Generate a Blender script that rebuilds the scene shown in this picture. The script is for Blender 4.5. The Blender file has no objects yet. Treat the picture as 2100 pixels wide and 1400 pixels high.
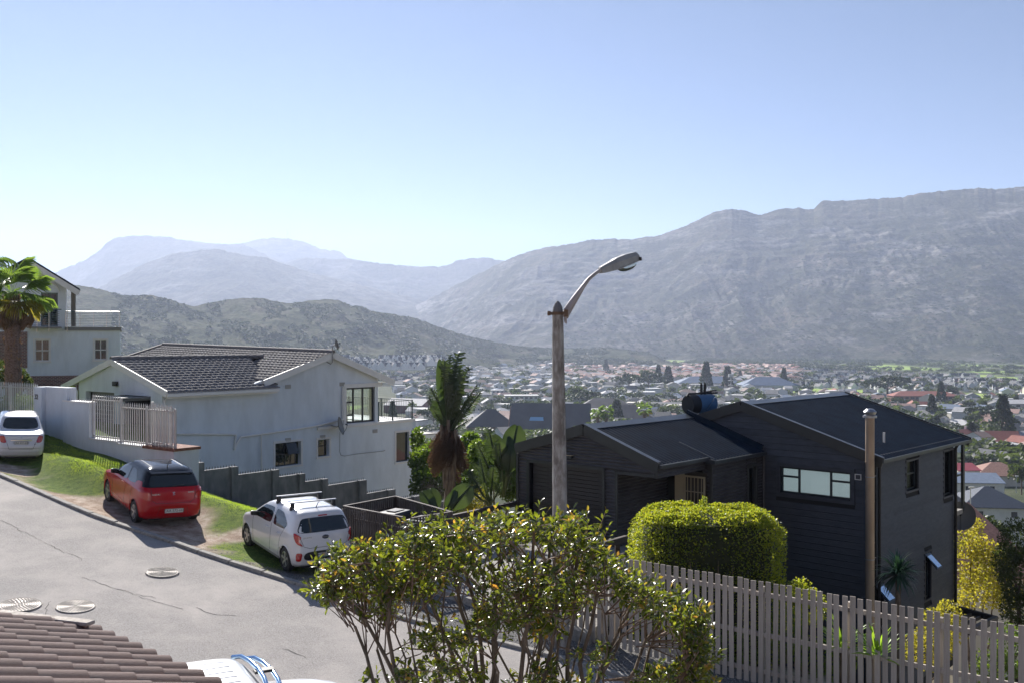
import bpy, bmesh, math, random
import numpy as np
from mathutils import Vector, Matrix
R = math.radians
rnd = random.Random(7)
npr = np.random.RandomState(7)
scene = bpy.context.scene
COL = scene.collection
# ---------------------------------------------------------------- camera, sky, sun, exposure
F = 1960.0                       # focal length in photograph pixels (2100 x 1400)
cam = bpy.data.objects.new('camera', bpy.data.cameras.new('camera'))
COL.objects.link(cam)
cam.location = (0, 0, 0)
cam.rotation_euler = (R(90), 0, 0)
cam.data.sensor_width = 36.0
cam.data.lens = 36.0 * F / 2100.0
cam.data.clip_start = 0.1
cam.data.clip_end = 40000
scene.camera = cam
SUN_AZ, SUN_EL = -22.0, 34.0     # azimuth left of the view axis, elevation
world = bpy.data.worlds.new('World')
scene.world = world
world.use_nodes = True
wn = world.node_tree.nodes
wl = world.node_tree.links
for n in list(wn):
 wn.remove(n)
sky = wn.new('ShaderNodeTexSky')
sky.sky_type = 'NISHITA'
sky.sun_disc = False
sky.sun_elevation = R(SUN_EL)
sky.sun_rotation = R(SUN_AZ)
sky.altitude = 60
sky.air_density = 0.6
sky.dust_density = 0.0
sky.ozone_density = 3.0
bg = wn.new('ShaderNodeBackground')
bg.inputs['Strength'].default_value = 0.056
wo = wn.new('ShaderNodeOutputWorld')
wl.new(sky.outputs[0], bg.inputs['Color'])
wl.new(bg.outputs[0], wo.inputs['Surface'])
sd = Vector((math.sin(R(SUN_AZ)) * math.cos(R(SUN_EL)), math.cos(R(SUN_AZ)) * math.cos(R(SUN_EL)), math.sin(R(SUN_EL))))
sun = bpy.data.objects.new('sun', bpy.data.lights.new('sun', 'SUN'))
COL.objects.link(sun)
sun.data.energy = 5.0
sun.data.angle = R(0.53)
sun.data.color = (1.0, 0.95, 0.885)
sun.rotation_euler = sd.to_track_quat('Z', 'Y').to_euler()
sun.location = (-60, 120, 90)
vs = scene.view_settings
vs.view_transform = 'Standard'
vs.look = 'None'
vs.exposure = 0.92
vs.gamma = 1.0
vs.use_curve_mapping = False
scene.cycles.use_denoising = True
scene.cycles.use_adaptive_sampling = True
scene.cycles.adaptive_threshold = 0.02
scene.cycles.max_bounces = 7
scene.cycles.diffuse_bounces = 3
scene.cycles.glossy_bounces = 3
scene.cycles.transmission_bounces = 4
scene.cycles.transparent_max_bounces = 8
scene.cycles.volume_bounces = 1
scene.cycles.sample_clamp_indirect = 6.0
scene.cycles.caustics_reflective = False
scene.cycles.caustics_refractive = False
# ---------------------------------------------------------------- helpers
def P(px, py, D):
 """world point at depth D seen at photograph pixel (px, py)"""
 return Vector(((px - 1050.0) / F * D, D, (700.0 - py) / F * D))
def link(o, parent=None):
 COL.objects.link(o)
 if parent is not None:
  o.parent = parent
 return o
def tag(o, label=None, cat=None, group=None, kind=None):
 if label: o['label'] = label
 if cat: o['category'] = cat
 if group: o['group'] = group
 if kind: o['kind'] = kind
 return o
def empty(name, loc=(0, 0, 0), rz=0.0, label=None, cat=None, group=None):
 o = bpy.data.objects.new(name, None)
 COL.objects.link(o)
 o.location = loc
 o.rotation_euler = (0, 0, rz)
 o.empty_display_size = 0.2
 return tag(o, label, cat, group)
def children(o):
 return [c for c in bpy.data.objects if c.parent == o]
KIDS = {}
def copy_tree(o, parent=None, kids=None):
 """a copy of a thing, its parts and sub-parts (shared mesh data)"""
 c = o.copy()
 COL.objects.link(c)
 c.parent = parent
 if o.name not in KIDS:
  KIDS[o.name] = children(o)
 for ch in KIDS[o.name]:
  k = copy_tree(ch, c)
  k.matrix_parent_inverse = ch.matrix_parent_inverse
 return c
def mesh_np(name, V, Fc, mat=None, smooth=False):
 """mesh from numpy arrays, faces (n,3) or (n,4) or list of both"""
 me = bpy.data.meshes.new(name)
 V = np.asarray(V, dtype=np.float32).reshape(-1, 3)
 groups = Fc if isinstance(Fc, list) else [Fc]
 groups = [np.asarray(g, dtype=np.int32) for g in groups if len(g)]
 me.vertices.add(len(V))
 me.vertices.foreach_set('co', V.ravel())
 nl = sum(g.size for g in groups)
 npoly = sum(len(g) for g in groups)
 me.loops.add(nl)
 me.polygons.add(npoly)
 me.loops.foreach_set('vertex_index', np.concatenate([g.ravel() for g in groups]))
 tot = np.concatenate([np.full(len(g), g.shape[1], dtype=np.int32) for g in groups])
 st = np.concatenate([[0], np.cumsum(tot)[:-1]]).astype(np.int32)
 me.polygons.foreach_set('loop_start', st)
 me.polygons.foreach_set('loop_total', tot)
 if smooth:
  me.polygons.foreach_set('use_smooth', np.ones(npoly, dtype=bool))
 me.update(calc_edges=True)
 me.validate()
 if mat: me.materials.append(mat)
 return me
class MB:
 """collects boxes, bars, tubes and faces; build() links them as one mesh object"""
 def __init__(s):
  s.v = []; s.f = []
 def add(s, vs_, fs):
  b = len(s.v)
  s.v.extend([tuple(v) for v in vs_])
  s.f.extend([tuple(i + b for i in f) for f in fs])
  return s
 def box(s, x0, x1, y0, y1, z0, z1, M=None):
  vs_ = [Vector(p) for p in ((x0,y0,z0),(x1,y0,z0),(x1,y1,z0),(x0,y1,z0),(x0,y0,z1),(x1,y0,z1),(x1,y1,z1),(x0,y1,z1))]
  if M is not None: vs_ = [M @ v for v in vs_]
  return s.add(vs_, [(0,3,2,1),(4,5,6,7),(0,1,5,4),(1,2,6,5),(2,3,7,6),(3,0,4,7)])
 def hexa(s, pts):
  """8 points: bottom ring 4, top ring 4"""
  return s.add(pts, [(0,3,2,1),(4,5,6,7),(0,1,5,4),(1,2,6,5),(2,3,7,6),(3,0,4,7)])
 def bar(s, a, b, w, h=None, up=(0, 0, 1)):
  """square bar from a to b, w across, h along up"""
  a = Vector(a); b = Vector(b); h = w if h is None else h
  d = (b - a).normalized(); u = Vector(up)
  r = d.cross(u)
  if r.length < 1e-4: r = d.cross(Vector((0, 1, 0)))
  r.normalize(); u = r.cross(d).normalized()
  r = r * (w / 2); u = u * (h / 2)
  return s.hexa([a - r - u, a + r - u, b + r - u, b - r - u, a - r + u, a + r + u, b + r + u, b - r + u])
 def tube(s, pts, rad, n=8, cap=True):
  pts = [Vector(p) for p in pts]
  rads = rad if isinstance(rad, (list, tuple)) else [rad] * len(pts)
  rings = []
  ref = None
  for i, p in enumerate(pts):
   d = (pts[min(i + 1, len(pts) - 1)] - pts[max(i - 1, 0)])
   if d.length < 1e-9: d = Vector((0, 0, 1))
   d.normalize()
   if ref is None:
    ref = d.cross(Vector((0, 0, 1)))
    if ref.length < 1e-3: ref = Vector((1, 0, 0))
   ref = (ref - d * ref.dot(d)).normalized()
   o = d.cross(ref)
   rings.append([p + (ref * math.cos(2 * math.pi * k / n) + o * math.sin(2 * math.pi * k / n)) * rads[i] for k in range(n)])
  vs_ = [v for r in rings for v in r]
  fs = []
  for i in range(len(rings) - 1):
   for k in range(n):
    fs.append((i * n + k, i * n + (k + 1) % n, (i + 1) * n + (k + 1) % n, (i + 1) * n + k))
  if cap:
   fs.append(tuple(range(n))[::-1]); fs.append(tuple((len(rings) - 1) * n + k for k in range(n)))
  return s.add(vs_, fs)
 def prism(s, poly, off):
  """polygon (3-D points) extruded by vector off"""
  off = Vector(off); n = len(poly)
  vs_ = [Vector(p) for p in poly] + [Vector(p) + off for p in poly]
  fs = [tuple(range(n))[::-1], tuple(range(n, 2 * n))] + [(i, (i + 1) % n, n + (i + 1) % n, n + i) for i in range(n)]
  return s.add(vs_, fs)
 def mesh(s, name, mat=None, smooth=False, bevel=0.0, recalc=True):
  me = bpy.data.meshes.new(name)
  me.from_pydata(s.v, [], s.f)
  if recalc or bevel:
   bm = bmesh.new(); bm.from_mesh(me)
   bmesh.ops.recalc_face_normals(bm, faces=bm.faces)
   if bevel:
    es = [e for e in bm.edges if len(e.link_faces) == 2 and e.calc_face_angle(0) > 0.6]
    bmesh.ops.bevel(bm, geom=es, offset=bevel, segments=2 if bevel > 0.01 else 1, profile=0.5, affect='EDGES', clamp_overlap=True)
   bm.to_mesh(me); bm.free()
  if smooth:
   for p in me.polygons: p.use_smooth = True
  if mat: me.materials.append(mat)
  if smooth: me.set_sharp_from_angle(angle=R(38))
  return me
 def build(s, name, mat=None, parent=None, smooth=False, bevel=0.0, loc=None):
  o = bpy.data.objects.new(name, s.mesh(name, mat, smooth, bevel))
  link(o, parent)
  if loc is not None: o.location = loc
  return o
def obj(name, me, parent=None, loc=None, rot=None, scale=None):
 o = bpy.data.objects.new(name, me)
 link(o, parent)
 if loc is not None: o.location = loc
 if rot is not None: o.rotation_euler = rot
 if scale is not None: o.scale = scale
 return o
# ---- numpy noise
def _h(ix, iy, seed):
 n = (ix.astype(np.int64) * 374761393 + iy.astype(np.int64) * 668265263 + seed * 974634777) & 0x7fffffff
 n = ((n ^ (n >> 13)) * 1274126177) & 0x7fffffff
 n = n ^ (n >> 16)
 return (n & 0xffff) / 65535.0
def vnoise(x, y, seed=0):
 ix = np.floor(x); iy = np.floor(y); fx = x - ix; fy = y - iy
 fx = fx * fx * fx * (fx * (fx * 6 - 15) + 10); fy = fy * fy * fy * (fy * (fy * 6 - 15) + 10)
 a = _h(ix, iy, seed); b = _h(ix + 1, iy, seed); c = _h(ix, iy + 1, seed); d = _h(ix + 1, iy + 1, seed)
 return (a + (b - a) * fx) * (1 - fy) + (c + (d - c) * fx) * fy - 0.5
def fbm(x, y, o=5, seed=0, gain=0.5, lac=2.03):
 s = 0; a = 1.0; f = 1.0
 for i in range(o):
  s = s + a * vnoise(x * f + 17.3 * i, y * f - 9.1 * i, seed + i); a *= gain; f *= lac
 return s
def ridged(x, y, o=5, seed=0, gain=0.5):
 s = 0; a = 1.0; f = 1.0
 for i in range(o):
  s = s + a * (0.5 - 2 * np.abs(vnoise(x * f + 7.7 * i, y * f + 3.1 * i, seed + i))); a *= gain; f *= 2.07
 return s
def sstep(a, b, x):
 t = np.clip((x - a) / (b - a), 0, 1)
 return t * t * (3 - 2 * t)
# ---------------------------------------------------------------- materials
def mat(name, c1, c2=None, scale=5.0, rough=0.6, bump=0.0, bscale=None, metal=0.0, c3=None, scale3=0.7, amt3=0.5,
  coat=0.0, spec=None, stretch=None, translucent=0.0, tcol=None, detail=6, lo=0.35, hi=0.65, alpha=None, trans=0.0, rand=0.0):
 m = bpy.data.materials.new(name)
 m.use_nodes = True
 nt = m.node_tree; N = nt.nodes; L = nt.links
 b = N['Principled BSDF']; out = N['Material Output']
 b.inputs['Roughness'].default_value = rough
 b.inputs['Metallic'].default_value = metal
 if coat: b.inputs['Coat Weight'].default_value = coat; b.inputs['Coat Roughness'].default_value = 0.03
 if spec is not None: b.inputs['Specular IOR Level'].default_value = spec
 if trans: b.inputs['Transmission Weight'].default_value = trans
 co = N.new('ShaderNodeTexCoord'); src = co.outputs['Object']
 if stretch:
  mp = N.new('ShaderNodeMapping'); mp.inputs['Scale'].default_value = stretch
  L.new(src, mp.inputs['Vector']); src = mp.outputs['Vector']
 c1 = tuple(c1) + (1,)
 if c2 is not None:
  nz = N.new('ShaderNodeTexNoise'); nz.inputs['Scale'].default_value = scale; nz.inputs['Detail'].default_value = detail
  L.new(src, nz.inputs['Vector'])
  cr = N.new('ShaderNodeValToRGB')
  cr.color_ramp.elements[0].position = lo; cr.color_ramp.elements[1].position = hi
  cr.color_ramp.elements[0].color = c1; cr.color_ramp.elements[1].color = tuple(c2) + (1,)
  L.new(nz.outputs['Fac'], cr.inputs['Fac']); col = cr.outputs['Color']
  if c3 is not None:
   n3 = N.new('ShaderNodeTexNoise'); n3.inputs['Scale'].default_value = scale3; n3.inputs['Detail'].default_value = 8
   n3.inputs['Roughness'].default_value = 0.65
   L.new(src, n3.inputs['Vector'])
   r3 = N.new('ShaderNodeValToRGB'); r3.color_ramp.elements[0].position = 0.45; r3.color_ramp.elements[1].position = 0.7
   r3.color_ramp.elements[1].color = (amt3, amt3, amt3, 1)
   L.new(n3.outputs['Fac'], r3.inputs['Fac'])
   mx = N.new('ShaderNodeMix'); mx.data_type = 'RGBA'
   L.new(r3.outputs['Color'], mx.inputs['Factor']); L.new(col, mx.inputs['A']); mx.inputs['B'].default_value = tuple(c3) + (1,)
   col = mx.outputs['Result']
 else:
  rgb = N.new('ShaderNodeRGB'); rgb.outputs[0].default_value = c1; col = rgb.outputs[0]
 if rand:
  oi = N.new('ShaderNodeObjectInfo'); hs = N.new('ShaderNodeHueSaturation')
  mr = N.new('ShaderNodeMapRange'); mr.inputs['To Min'].default_value = 1 - rand; mr.inputs['To Max'].default_value = 1 + rand
  L.new(oi.outputs['Random'], mr.inputs['Value']); L.new(mr.outputs['Result'], hs.inputs['Value']); L.new(col, hs.inputs['Color']); col = hs.outputs['Color']
 L.new(col, b.inputs['Base Color'])
 if bump:
  nb = N.new('ShaderNodeTexNoise'); nb.inputs['Scale'].default_value = bscale or scale * 3; nb.inputs['Detail'].default_value = 5
  L.new(src, nb.inputs['Vector'])
  bp = N.new('ShaderNodeBump'); bp.inputs['Strength'].default_value = min(1, bump); bp.inputs['Distance'].default_value = 0.02 * max(1, bump)
  L.new(nb.outputs['Fac'], bp.inputs['Height']); L.new(bp.outputs['Normal'], b.inputs['Normal'])
 if translucent:
  tr = N.new('ShaderNodeBsdfTranslucent'); ms = N.new('ShaderNodeMixShader'); ms.inputs[0].default_value = translucent
  if tcol is not None: tr.inputs['Color'].default_value = tuple(tcol) + (1,)
  else: L.new(col, tr.inputs['Color'])
  L.new(b.outputs[0], ms.inputs[1]); L.new(tr.outputs[0], ms.inputs[2]); L.new(ms.outputs[0], out.inputs['Surface'])
 m['_col'] = True
 return m
def leafmat(name, c1, c2, t1, t2, scale=3.0, rough=0.35, tw=0.45, rand=0.15, spec=0.5):
 """leaf: reflecting colour c1..c2, transmitting colour t1..t2 (varied in space)"""
 m = mat(name, c1, c2, scale=scale, rough=rough, translucent=tw, rand=rand, spec=spec, lo=0.3, hi=0.7)
 nt = m.node_tree; N = nt.nodes; L = nt.links
 tr = [n for n in N if n.type == 'BSDF_TRANSLUCENT'][0]
 nz = [n for n in N if n.type == 'TEX_NOISE'][0]
 cr = N.new('ShaderNodeValToRGB'); cr.color_ramp.elements[0].position = 0.3; cr.color_ramp.elements[1].position = 0.7
 cr.color_ramp.elements[0].color = tuple(t1) + (1,); cr.color_ramp.elements[1].color = tuple(t2) + (1,)
 L.new(nz.outputs['Fac'], cr.inputs['Fac']); L.new(cr.outputs['Color'], tr.inputs['Color'])
 return m
def glass(name, col=(0.02, 0.03, 0.04), rough=0.02, trans=0.0):
 m = bpy.data.materials.new(name); m.use_nodes = True
 b = m.node_tree.nodes['Principled BSDF']
 b.inputs['Base Color'].default_value = tuple(col) + (1,); b.inputs['Roughness'].default_value = rough
 b.inputs['IOR'].default_value = 1.5; b.inputs['Specular IOR Level'].default_value = 0.8
 b.inputs['Transmission Weight'].default_value = trans
 return m
# ---------------------------------------------------------------- the lie of the land
CREST = [(-60, 63), (-20, 37), (-17, 34.4), (-14.6, 30.9), (-12.4, 29.3), (-9.9, 28.6), (-6.2, 26.2), (-4.2, 25.1), (-2.6, 23.6), (2, 20.3), (8.5, 16.4), (20, 9.4), (60, -14)]
KPX = [(-260, 872), (0, 974), (41, 991.5), (110, 1023), (188.6, 1056), (270, 1085), (352, 1111), (440, 1143), (527.6, 1171), (591, 1190), (657, 1214)]
def plane(x, y):
 x = np.asarray(x, dtype=float); y = np.asarray(y, dtype=float)
 xx = np.where(x < 2, x, 2 + 0.3 * (x - 2))
 return -7.68 - 0.0992 * xx + 0.0744 * y
def on_plane(px, py):
 dx = (px - 1050) / F; dz = (py - 700) / F
 D = 7.68 / (dz + 0.0744 - 0.0992 * dx)
 return (dx * D, D)
KERB = [on_plane(*p) for p in KPX]
KERB += [(-2.6, 20.55), (-0.6, 19.75), (1.3, 19.0), (3.2, 17.9), (5.2, 16.6), (8.0, 14.6), (14, 10.3), (30, -1)]
KERB = [(-45.0, 47.5)] + KERB
def kerb_y(x): return np.interp(x, [k[0] for k in KERB], [k[1] for k in KERB])
def crest_y(x): return np.interp(x, [c[0] for c in CREST], [c[1] for c in CREST])
VALLEY = -44.0
def ground(x, y, sheet=False):
 x = np.asarray(x, dtype=float); y = np.asarray(y, dtype=float)
 cy = crest_y(x)
 yy = np.minimum(y, cy); xx = np.clip(x, -22, 30)
 z = plane(xx, np.clip(yy, 2, 40)) + 0.03
 ky_ = kerb_y(x); fr_ = np.clip((y - ky_) / np.maximum(1.5, cy - ky_), 0, 1)
 z = z - 0.20 * np.sin(np.pi * fr_) * sstep(-3.5, -5.5, x) + 0.12 * sstep(0.4, 1.0, fr_) * sstep(-4.5, -7.5, x) * sstep(-19, -15, x) + 0.16 * sstep(0.3, 1.0, fr_) * sstep(-15.5, -13.5, x) * sstep(-10.0, -12.5, x)
 s = np.maximum(0, (y - cy) * 0.8)
 xw = np.interp(y, [0, 29.5, 39.0, 52.0, 70], [-11.2, -11.2, -15.6, -7.2, -9.0])
 pad = sstep(0.6, -0.6, x - xw) * sstep(58, 50, y + 0.35 * (x + 14)) * sstep(0.0, 1.0, s)
 pad2 = sstep(-14, -22, x) * sstep(110, 80, y) * sstep(0, 1, s)
 pad = np.maximum(pad, pad2)
 fall = np.where(s < 3, 0.30 * s - 0.10 * s * (1 - s / 3), 0.90 + 0.30 * (s - 3)) * sstep(0, 0.8, s)
 zf = z - fall + 0.25 * fbm(x * 0.25, y * 0.25, 3, 5) * sstep(1, 6, s)
 zp = np.interp(s, [0, 6, 30], [0, -0.6, -0.6]) * 0 + np.clip(z, -4.6, -3.4) - 0.03 * s.clip(0, 12)
 z = zf * (1 - pad) + zp * pad
 v = VALLEY + 1.6 * fbm(x / 260.0, y / 260.0, 3, 11)
 z = np.where(z > v + 4, z, v + 4 * np.exp(np.clip((z - v - 4) / 4, -30, 0)))
 return z
def gz(x, y): return float(ground(x, y))
def gcar(x, y):
 ky = kerb_y(x); f = np.clip((y - ky) / max(1.5, crest_y(x) - ky), 0, .62)
 return float(plane(x, y)) + .03 - .2 * math.sin(math.pi * f) * float(sstep(-3.5, -5.5, x))
def cgrid(vals):
 out = []
 for a, b, st in vals:
  n = max(1, int(round((b - a) / st)))
  out += list(np.linspace(a, b, n, endpoint=False))
 return out
def geo(a, b, n): return list(a * (b / a) ** (np.arange(n) / float(n)))
gx = sorted([-g for g in geo(24, 5900, 70)] + cgrid([(-24, 24, 0.3)]) + geo(24, 5900, 110) + [5900.0])
gy = sorted([-420.0, -260.0, -160.0, -100.0, -60.0, -30.0, -12.0] + cgrid([(0, 12, 1.0), (12, 46, 0.28), (46, 160, 1.6), (160, 420, 7)]) + geo(420, 7700, 120) + [7700.0])
GX, GY = np.meshgrid(np.array(gx), np.array(gy))
GZ = ground(GX, GY)
inroad = sstep(0.02, -0.05, GY - kerb_y(GX) + 0.0)
near = (np.abs(GX) < 46) & (GY < 60)
GZ = np.where(near, GZ - 0.22 * inroad, GZ)
GZ = GZ + 0.26 * np.maximum(0, -GY - 8) * (1 + 0.2 * fbm(GX / 60, GY / 60, 3, 4))  # unseen rise behind the camera, added to bounce sun into the shade
nx, ny = len(gx), len(gy)
idx = np.arange(nx * ny).reshape(ny, nx)
quads = np.stack([idx[:-1, :-1], idx[:-1, 1:], idx[1:, 1:], idx[1:, :-1]], -1).reshape(-1, 4)
VV = np.stack([GX, GY, GZ], -1).reshape(-1, 3)
def ground_mat():
 m = bpy.data.materials.new('ground_earth'); m.use_nodes = True
 N = m.node_tree.nodes; L = m.node_tree.links; b = N['Principled BSDF']
 b.inputs['Roughness'].default_value = 0.95; b.inputs['Specular IOR Level'].default_value = 0.15
 at = N.new('ShaderNodeAttribute'); at.attribute_name = 'cover'
 sep = N.new('ShaderNodeSeparateColor'); L.new(at.outputs['Color'], sep.inputs[0])
 co = N.new('ShaderNodeTexCoord')
 def noise(sc, det=8, ro=0.6):
  n = N.new('ShaderNodeTexNoise'); n.inputs['Scale'].default_value = sc; n.inputs['Detail'].default_value = det; n.inputs['Roughness'].default_value = ro
  L.new(co.outputs['Object'], n.inputs['Vector']); return n.outputs['Fac']
 def ramp(f, stops):
  r = N.new('ShaderNodeValToRGB')
  while len(r.color_ramp.elements) < len(stops): r.color_ramp.elements.new(0.5)
  for e, (p, c) in zip(r.color_ramp.elements, stops): e.position = p; e.color = tuple(c) + (1,)
  L.new(f, r.inputs['Fac']); return r.outputs['Color']
 def mix(f, a, b_):
  x = N.new('ShaderNodeMix'); x.data_type = 'RGBA'; L.new(f, x.inputs['Factor']); L.new(a, x.inputs['A']); L.new(b_, x.inputs['B']); return x.outputs['Result']
 dirt = ramp(noise(3.0), [(0.3, (0.30, 0.21, 0.155)), (0.5, (0.50, 0.39, 0.31)), (0.66, (0.66, 0.56, 0.47))])
 fine = ramp(noise(45.0, 4), [(0.35, (0.35, 0.33, 0.3)), (0.6, (1, 1, 1))])
 mu = N.new('ShaderNodeMix'); mu.data_type = 'RGBA'; mu.blend_type = 'MULTIPLY'; mu.inputs['Factor'].default_value = 0.6
 L.new(dirt, mu.inputs['A']); L.new(fine, mu.inputs['B']); dirt = mu.outputs['Result']
 grass = ramp(noise(6.0), [(0.3, (0.05, 0.085, 0.015)), (0.55, (0.11, 0.17, 0.03)), (0.75, (0.20, 0.20, 0.06))])
 grav = ramp(noise(60.0, 3), [(0.35, (0.05, 0.05, 0.055)), (0.5, (0.16, 0.155, 0.15)), (0.66, (0.42, 0.41, 0.40))])
 bush = ramp(noise(0.03, 12, 0.75), [(0.35, (0.03, 0.042, 0.02)), (0.5, (0.06, 0.075, 0.035)), (0.65, (0.15, 0.14, 0.10))])
 c = mix(sep.outputs[0], dirt, grass)
 c = mix(sep.outputs[1], c, grav)
 lawn = ramp(noise(0.01, 4), [(0.4, (0.24, 0.36, 0.07)), (0.6, (0.34, 0.44, 0.11))])
 far = mix(sep.outputs[0], bush, lawn)
 at2 = N.new('ShaderNodeAttribute'); at2.attribute_name = 'cover'
 c = mix(sep.outputs[2], c, far)
 L.new(c, b.inputs['Base Color'])
 bp = N.new('ShaderNodeBump'); bp.inputs['Strength'].default_value = 0.8; bp.inputs['Distance'].default_value = 0.05
 L.new(noise(28.0, 6), bp.inputs['Height']); L.new(bp.outputs['Normal'], b.inputs['Normal'])
 return m
gm = mesh_np('ground', VV, quads, ground_mat(), smooth=True)
def cover(x, y):
 """r = grass, g = gravel, b = far"""
 ky = kerb_y(x); cy = crest_y(x)
 d = (y - ky) * 0.83                       # distance above the kerb
 w = np.maximum(0.5, (cy - ky) * 0.83)
 n = fbm(x * 0.7, y * 0.7, 4, 3)
 g = sstep(0.34, 0.62, d / w + n * 0.8 + 0.16 * sstep(-10.5, -7, x) + 0.16 * sstep(-11, -14, x))
 g = g * sstep(-3.9, -5.2, x + 0.15 * n)
 r = np.where(y > ky, g, 0)
 r = np.where((x > -4) & (y > cy + 0.5), 0.35, r)
 gr = sstep(-7.4, -6.2, x + 1.2 * n + (y - 22.5) * 0.25) * (y < cy + 1.2) * (1 - r)
 b_ = sstep(60, 160, y)
 return r, gr, b_
cr_, cg_, cb_ = cover(GX, GY)
def pxpy(x, y, z): return 1050 + F * x / np.maximum(y, 1), 700 - F * z / np.maximum(y, 1)
FIELDS = []   # (x, y, rx, ry)
def lawn_at(px, py, wpx, ry):
 D = 44.0 * F / (py - 700.0); FIELDS.append(((px - 1050) / F * D, D, wpx / F * D / 2, ry))
for a in [(1380, 741, 60, 60), (1395, 738, 50, 70), (1800, 748, 90, 90), (1850, 756, 150, 70), (1835, 752, 80, 120), (1880, 745, 110, 60), (1960, 742, 120, 60),
   (2060, 750, 130, 130), (2075, 762, 120, 60), (1940, 768, 150, 60), (2010, 778, 150, 40), (1700, 752, 70, 50), (2085, 775, 90, 60), (1770, 739, 90, 60)]:
 lawn_at(*a)
for a in [(1690, 800, 210, 34), (1800, 806, 120, 26), (2030, 812, 190, 45), (1950, 806, 120, 30), (1500, 803, 30, 12), (985, 754, 26, 26), (1010, 755, 26, 22), (725, 832, 44, 22), (640, 831, 30, 20)]:
 lawn_at(*a)
def lawnmask(x, y):
 m = np.zeros_like(x)
 for (fx, fy, rx, ry) in FIELDS:
  n = 0.35 * fbm(x / 45.0, y / 45.0, 2, 21)
  m = np.maximum(m, sstep(1.12, 0.9, np.sqrt(((x - fx) / rx) ** 2 + ((y - fy) / ry) ** 2) + n))
 return m
cr_ = np.where(GY > 120, lawnmask(GX, GY), cr_)
ca = gm.color_attributes.new('cover', 'FLOAT_COLOR', 'POINT')
ca.data.foreach_set('color', np.stack([cr_, cg_, cb_, np.ones_like(cr_)], -1).astype(np.float32).ravel())
tag(obj('ground', gm), kind='structure')
# ---------------------------------------------------------------- hills and mountains
def hill_mat(name, cols, rock, rscale, rlo, rhi, vs_=1.0, bumpd=6.0, bumps=0.02):
 m = bpy.data.materials.new(name); m.use_nodes = True
 N = m.node_tree.nodes; L = m.node_tree.links; b = N['Principled BSDF']
 b.inputs['Roughness'].default_value = 1.0; b.inputs['Specular IOR Level'].default_value = 0.05
 co = N.new('ShaderNodeTexCoord')
 def noise(sc, det=10, ro=0.62, st=(1, 1, 1)):
  mp = N.new('ShaderNodeMapping'); mp.inputs['Scale'].default_value = st; L.new(co.outputs['Object'], mp.inputs['Vector'])
  n = N.new('ShaderNodeTexNoise'); n.inputs['Scale'].default_value = sc; n.inputs['Detail'].default_value = det; n.inputs['Roughness'].default_value = ro
  L.new(mp.outputs['Vector'], n.inputs['Vector']); return n.outputs['Fac']
 def ramp(f, stops):
  r = N.new('ShaderNodeValToRGB')
  while len(r.color_ramp.elements) < len(stops): r.color_ramp.elements.new(0.5)
  for e, (p, c) in zip(r.color_ramp.elements, stops): e.position = p; e.color = tuple(c) + (1,)
  L.new(f, r.inputs['Fac']); return r.outputs['Color']
 veg = ramp(noise(0.006 * vs_, 12, 0.75), [(0.36, cols[0]), (0.5, cols[1]), (0.64, cols[2])])
 spots = ramp(noise(0.09 * vs_, 4, 0.7), [(0.42, (0.35, 0.35, 0.35)), (0.56, (1.15, 1.15, 1.15))])
 mu = N.new('ShaderNodeMix'); mu.data_type = 'RGBA'; mu.blend_type = 'MULTIPLY'; mu.inputs['Factor'].default_value = 0.6
 L.new(veg, mu.inputs['A']); L.new(spots, mu.inputs['B'])
 rk = ramp(noise(rscale, 12, 0.8, (1, 1, 2.6)), [(rlo, (0, 0, 0)), (rhi, (1, 1, 1))])
 rc = ramp(noise(rscale * 6, 6, 0.7, (1, 1, 4)), [(0.35, (0.10, 0.09, 0.085)), (0.6, rock)])
 mx = N.new('ShaderNodeMix'); mx.data_type = 'RGBA'; L.new(rk, mx.inputs['Factor']); L.new(mu.outputs['Result'], mx.inputs['A']); L.new(rc, mx.inputs['B'])
 L.new(mx.outputs['Result'], b.inputs['Base Color'])
 bp = N.new('ShaderNodeBump'); bp.inputs['Strength'].default_value = 1.0; bp.inputs['Distance'].default_value = bumpd
 L.new(noise(bumps, 12, 0.72), bp.inputs['Height']); L.new(bp.outputs['Normal'], b.inputs['Normal'])
 return m
HILLS = {}
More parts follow.
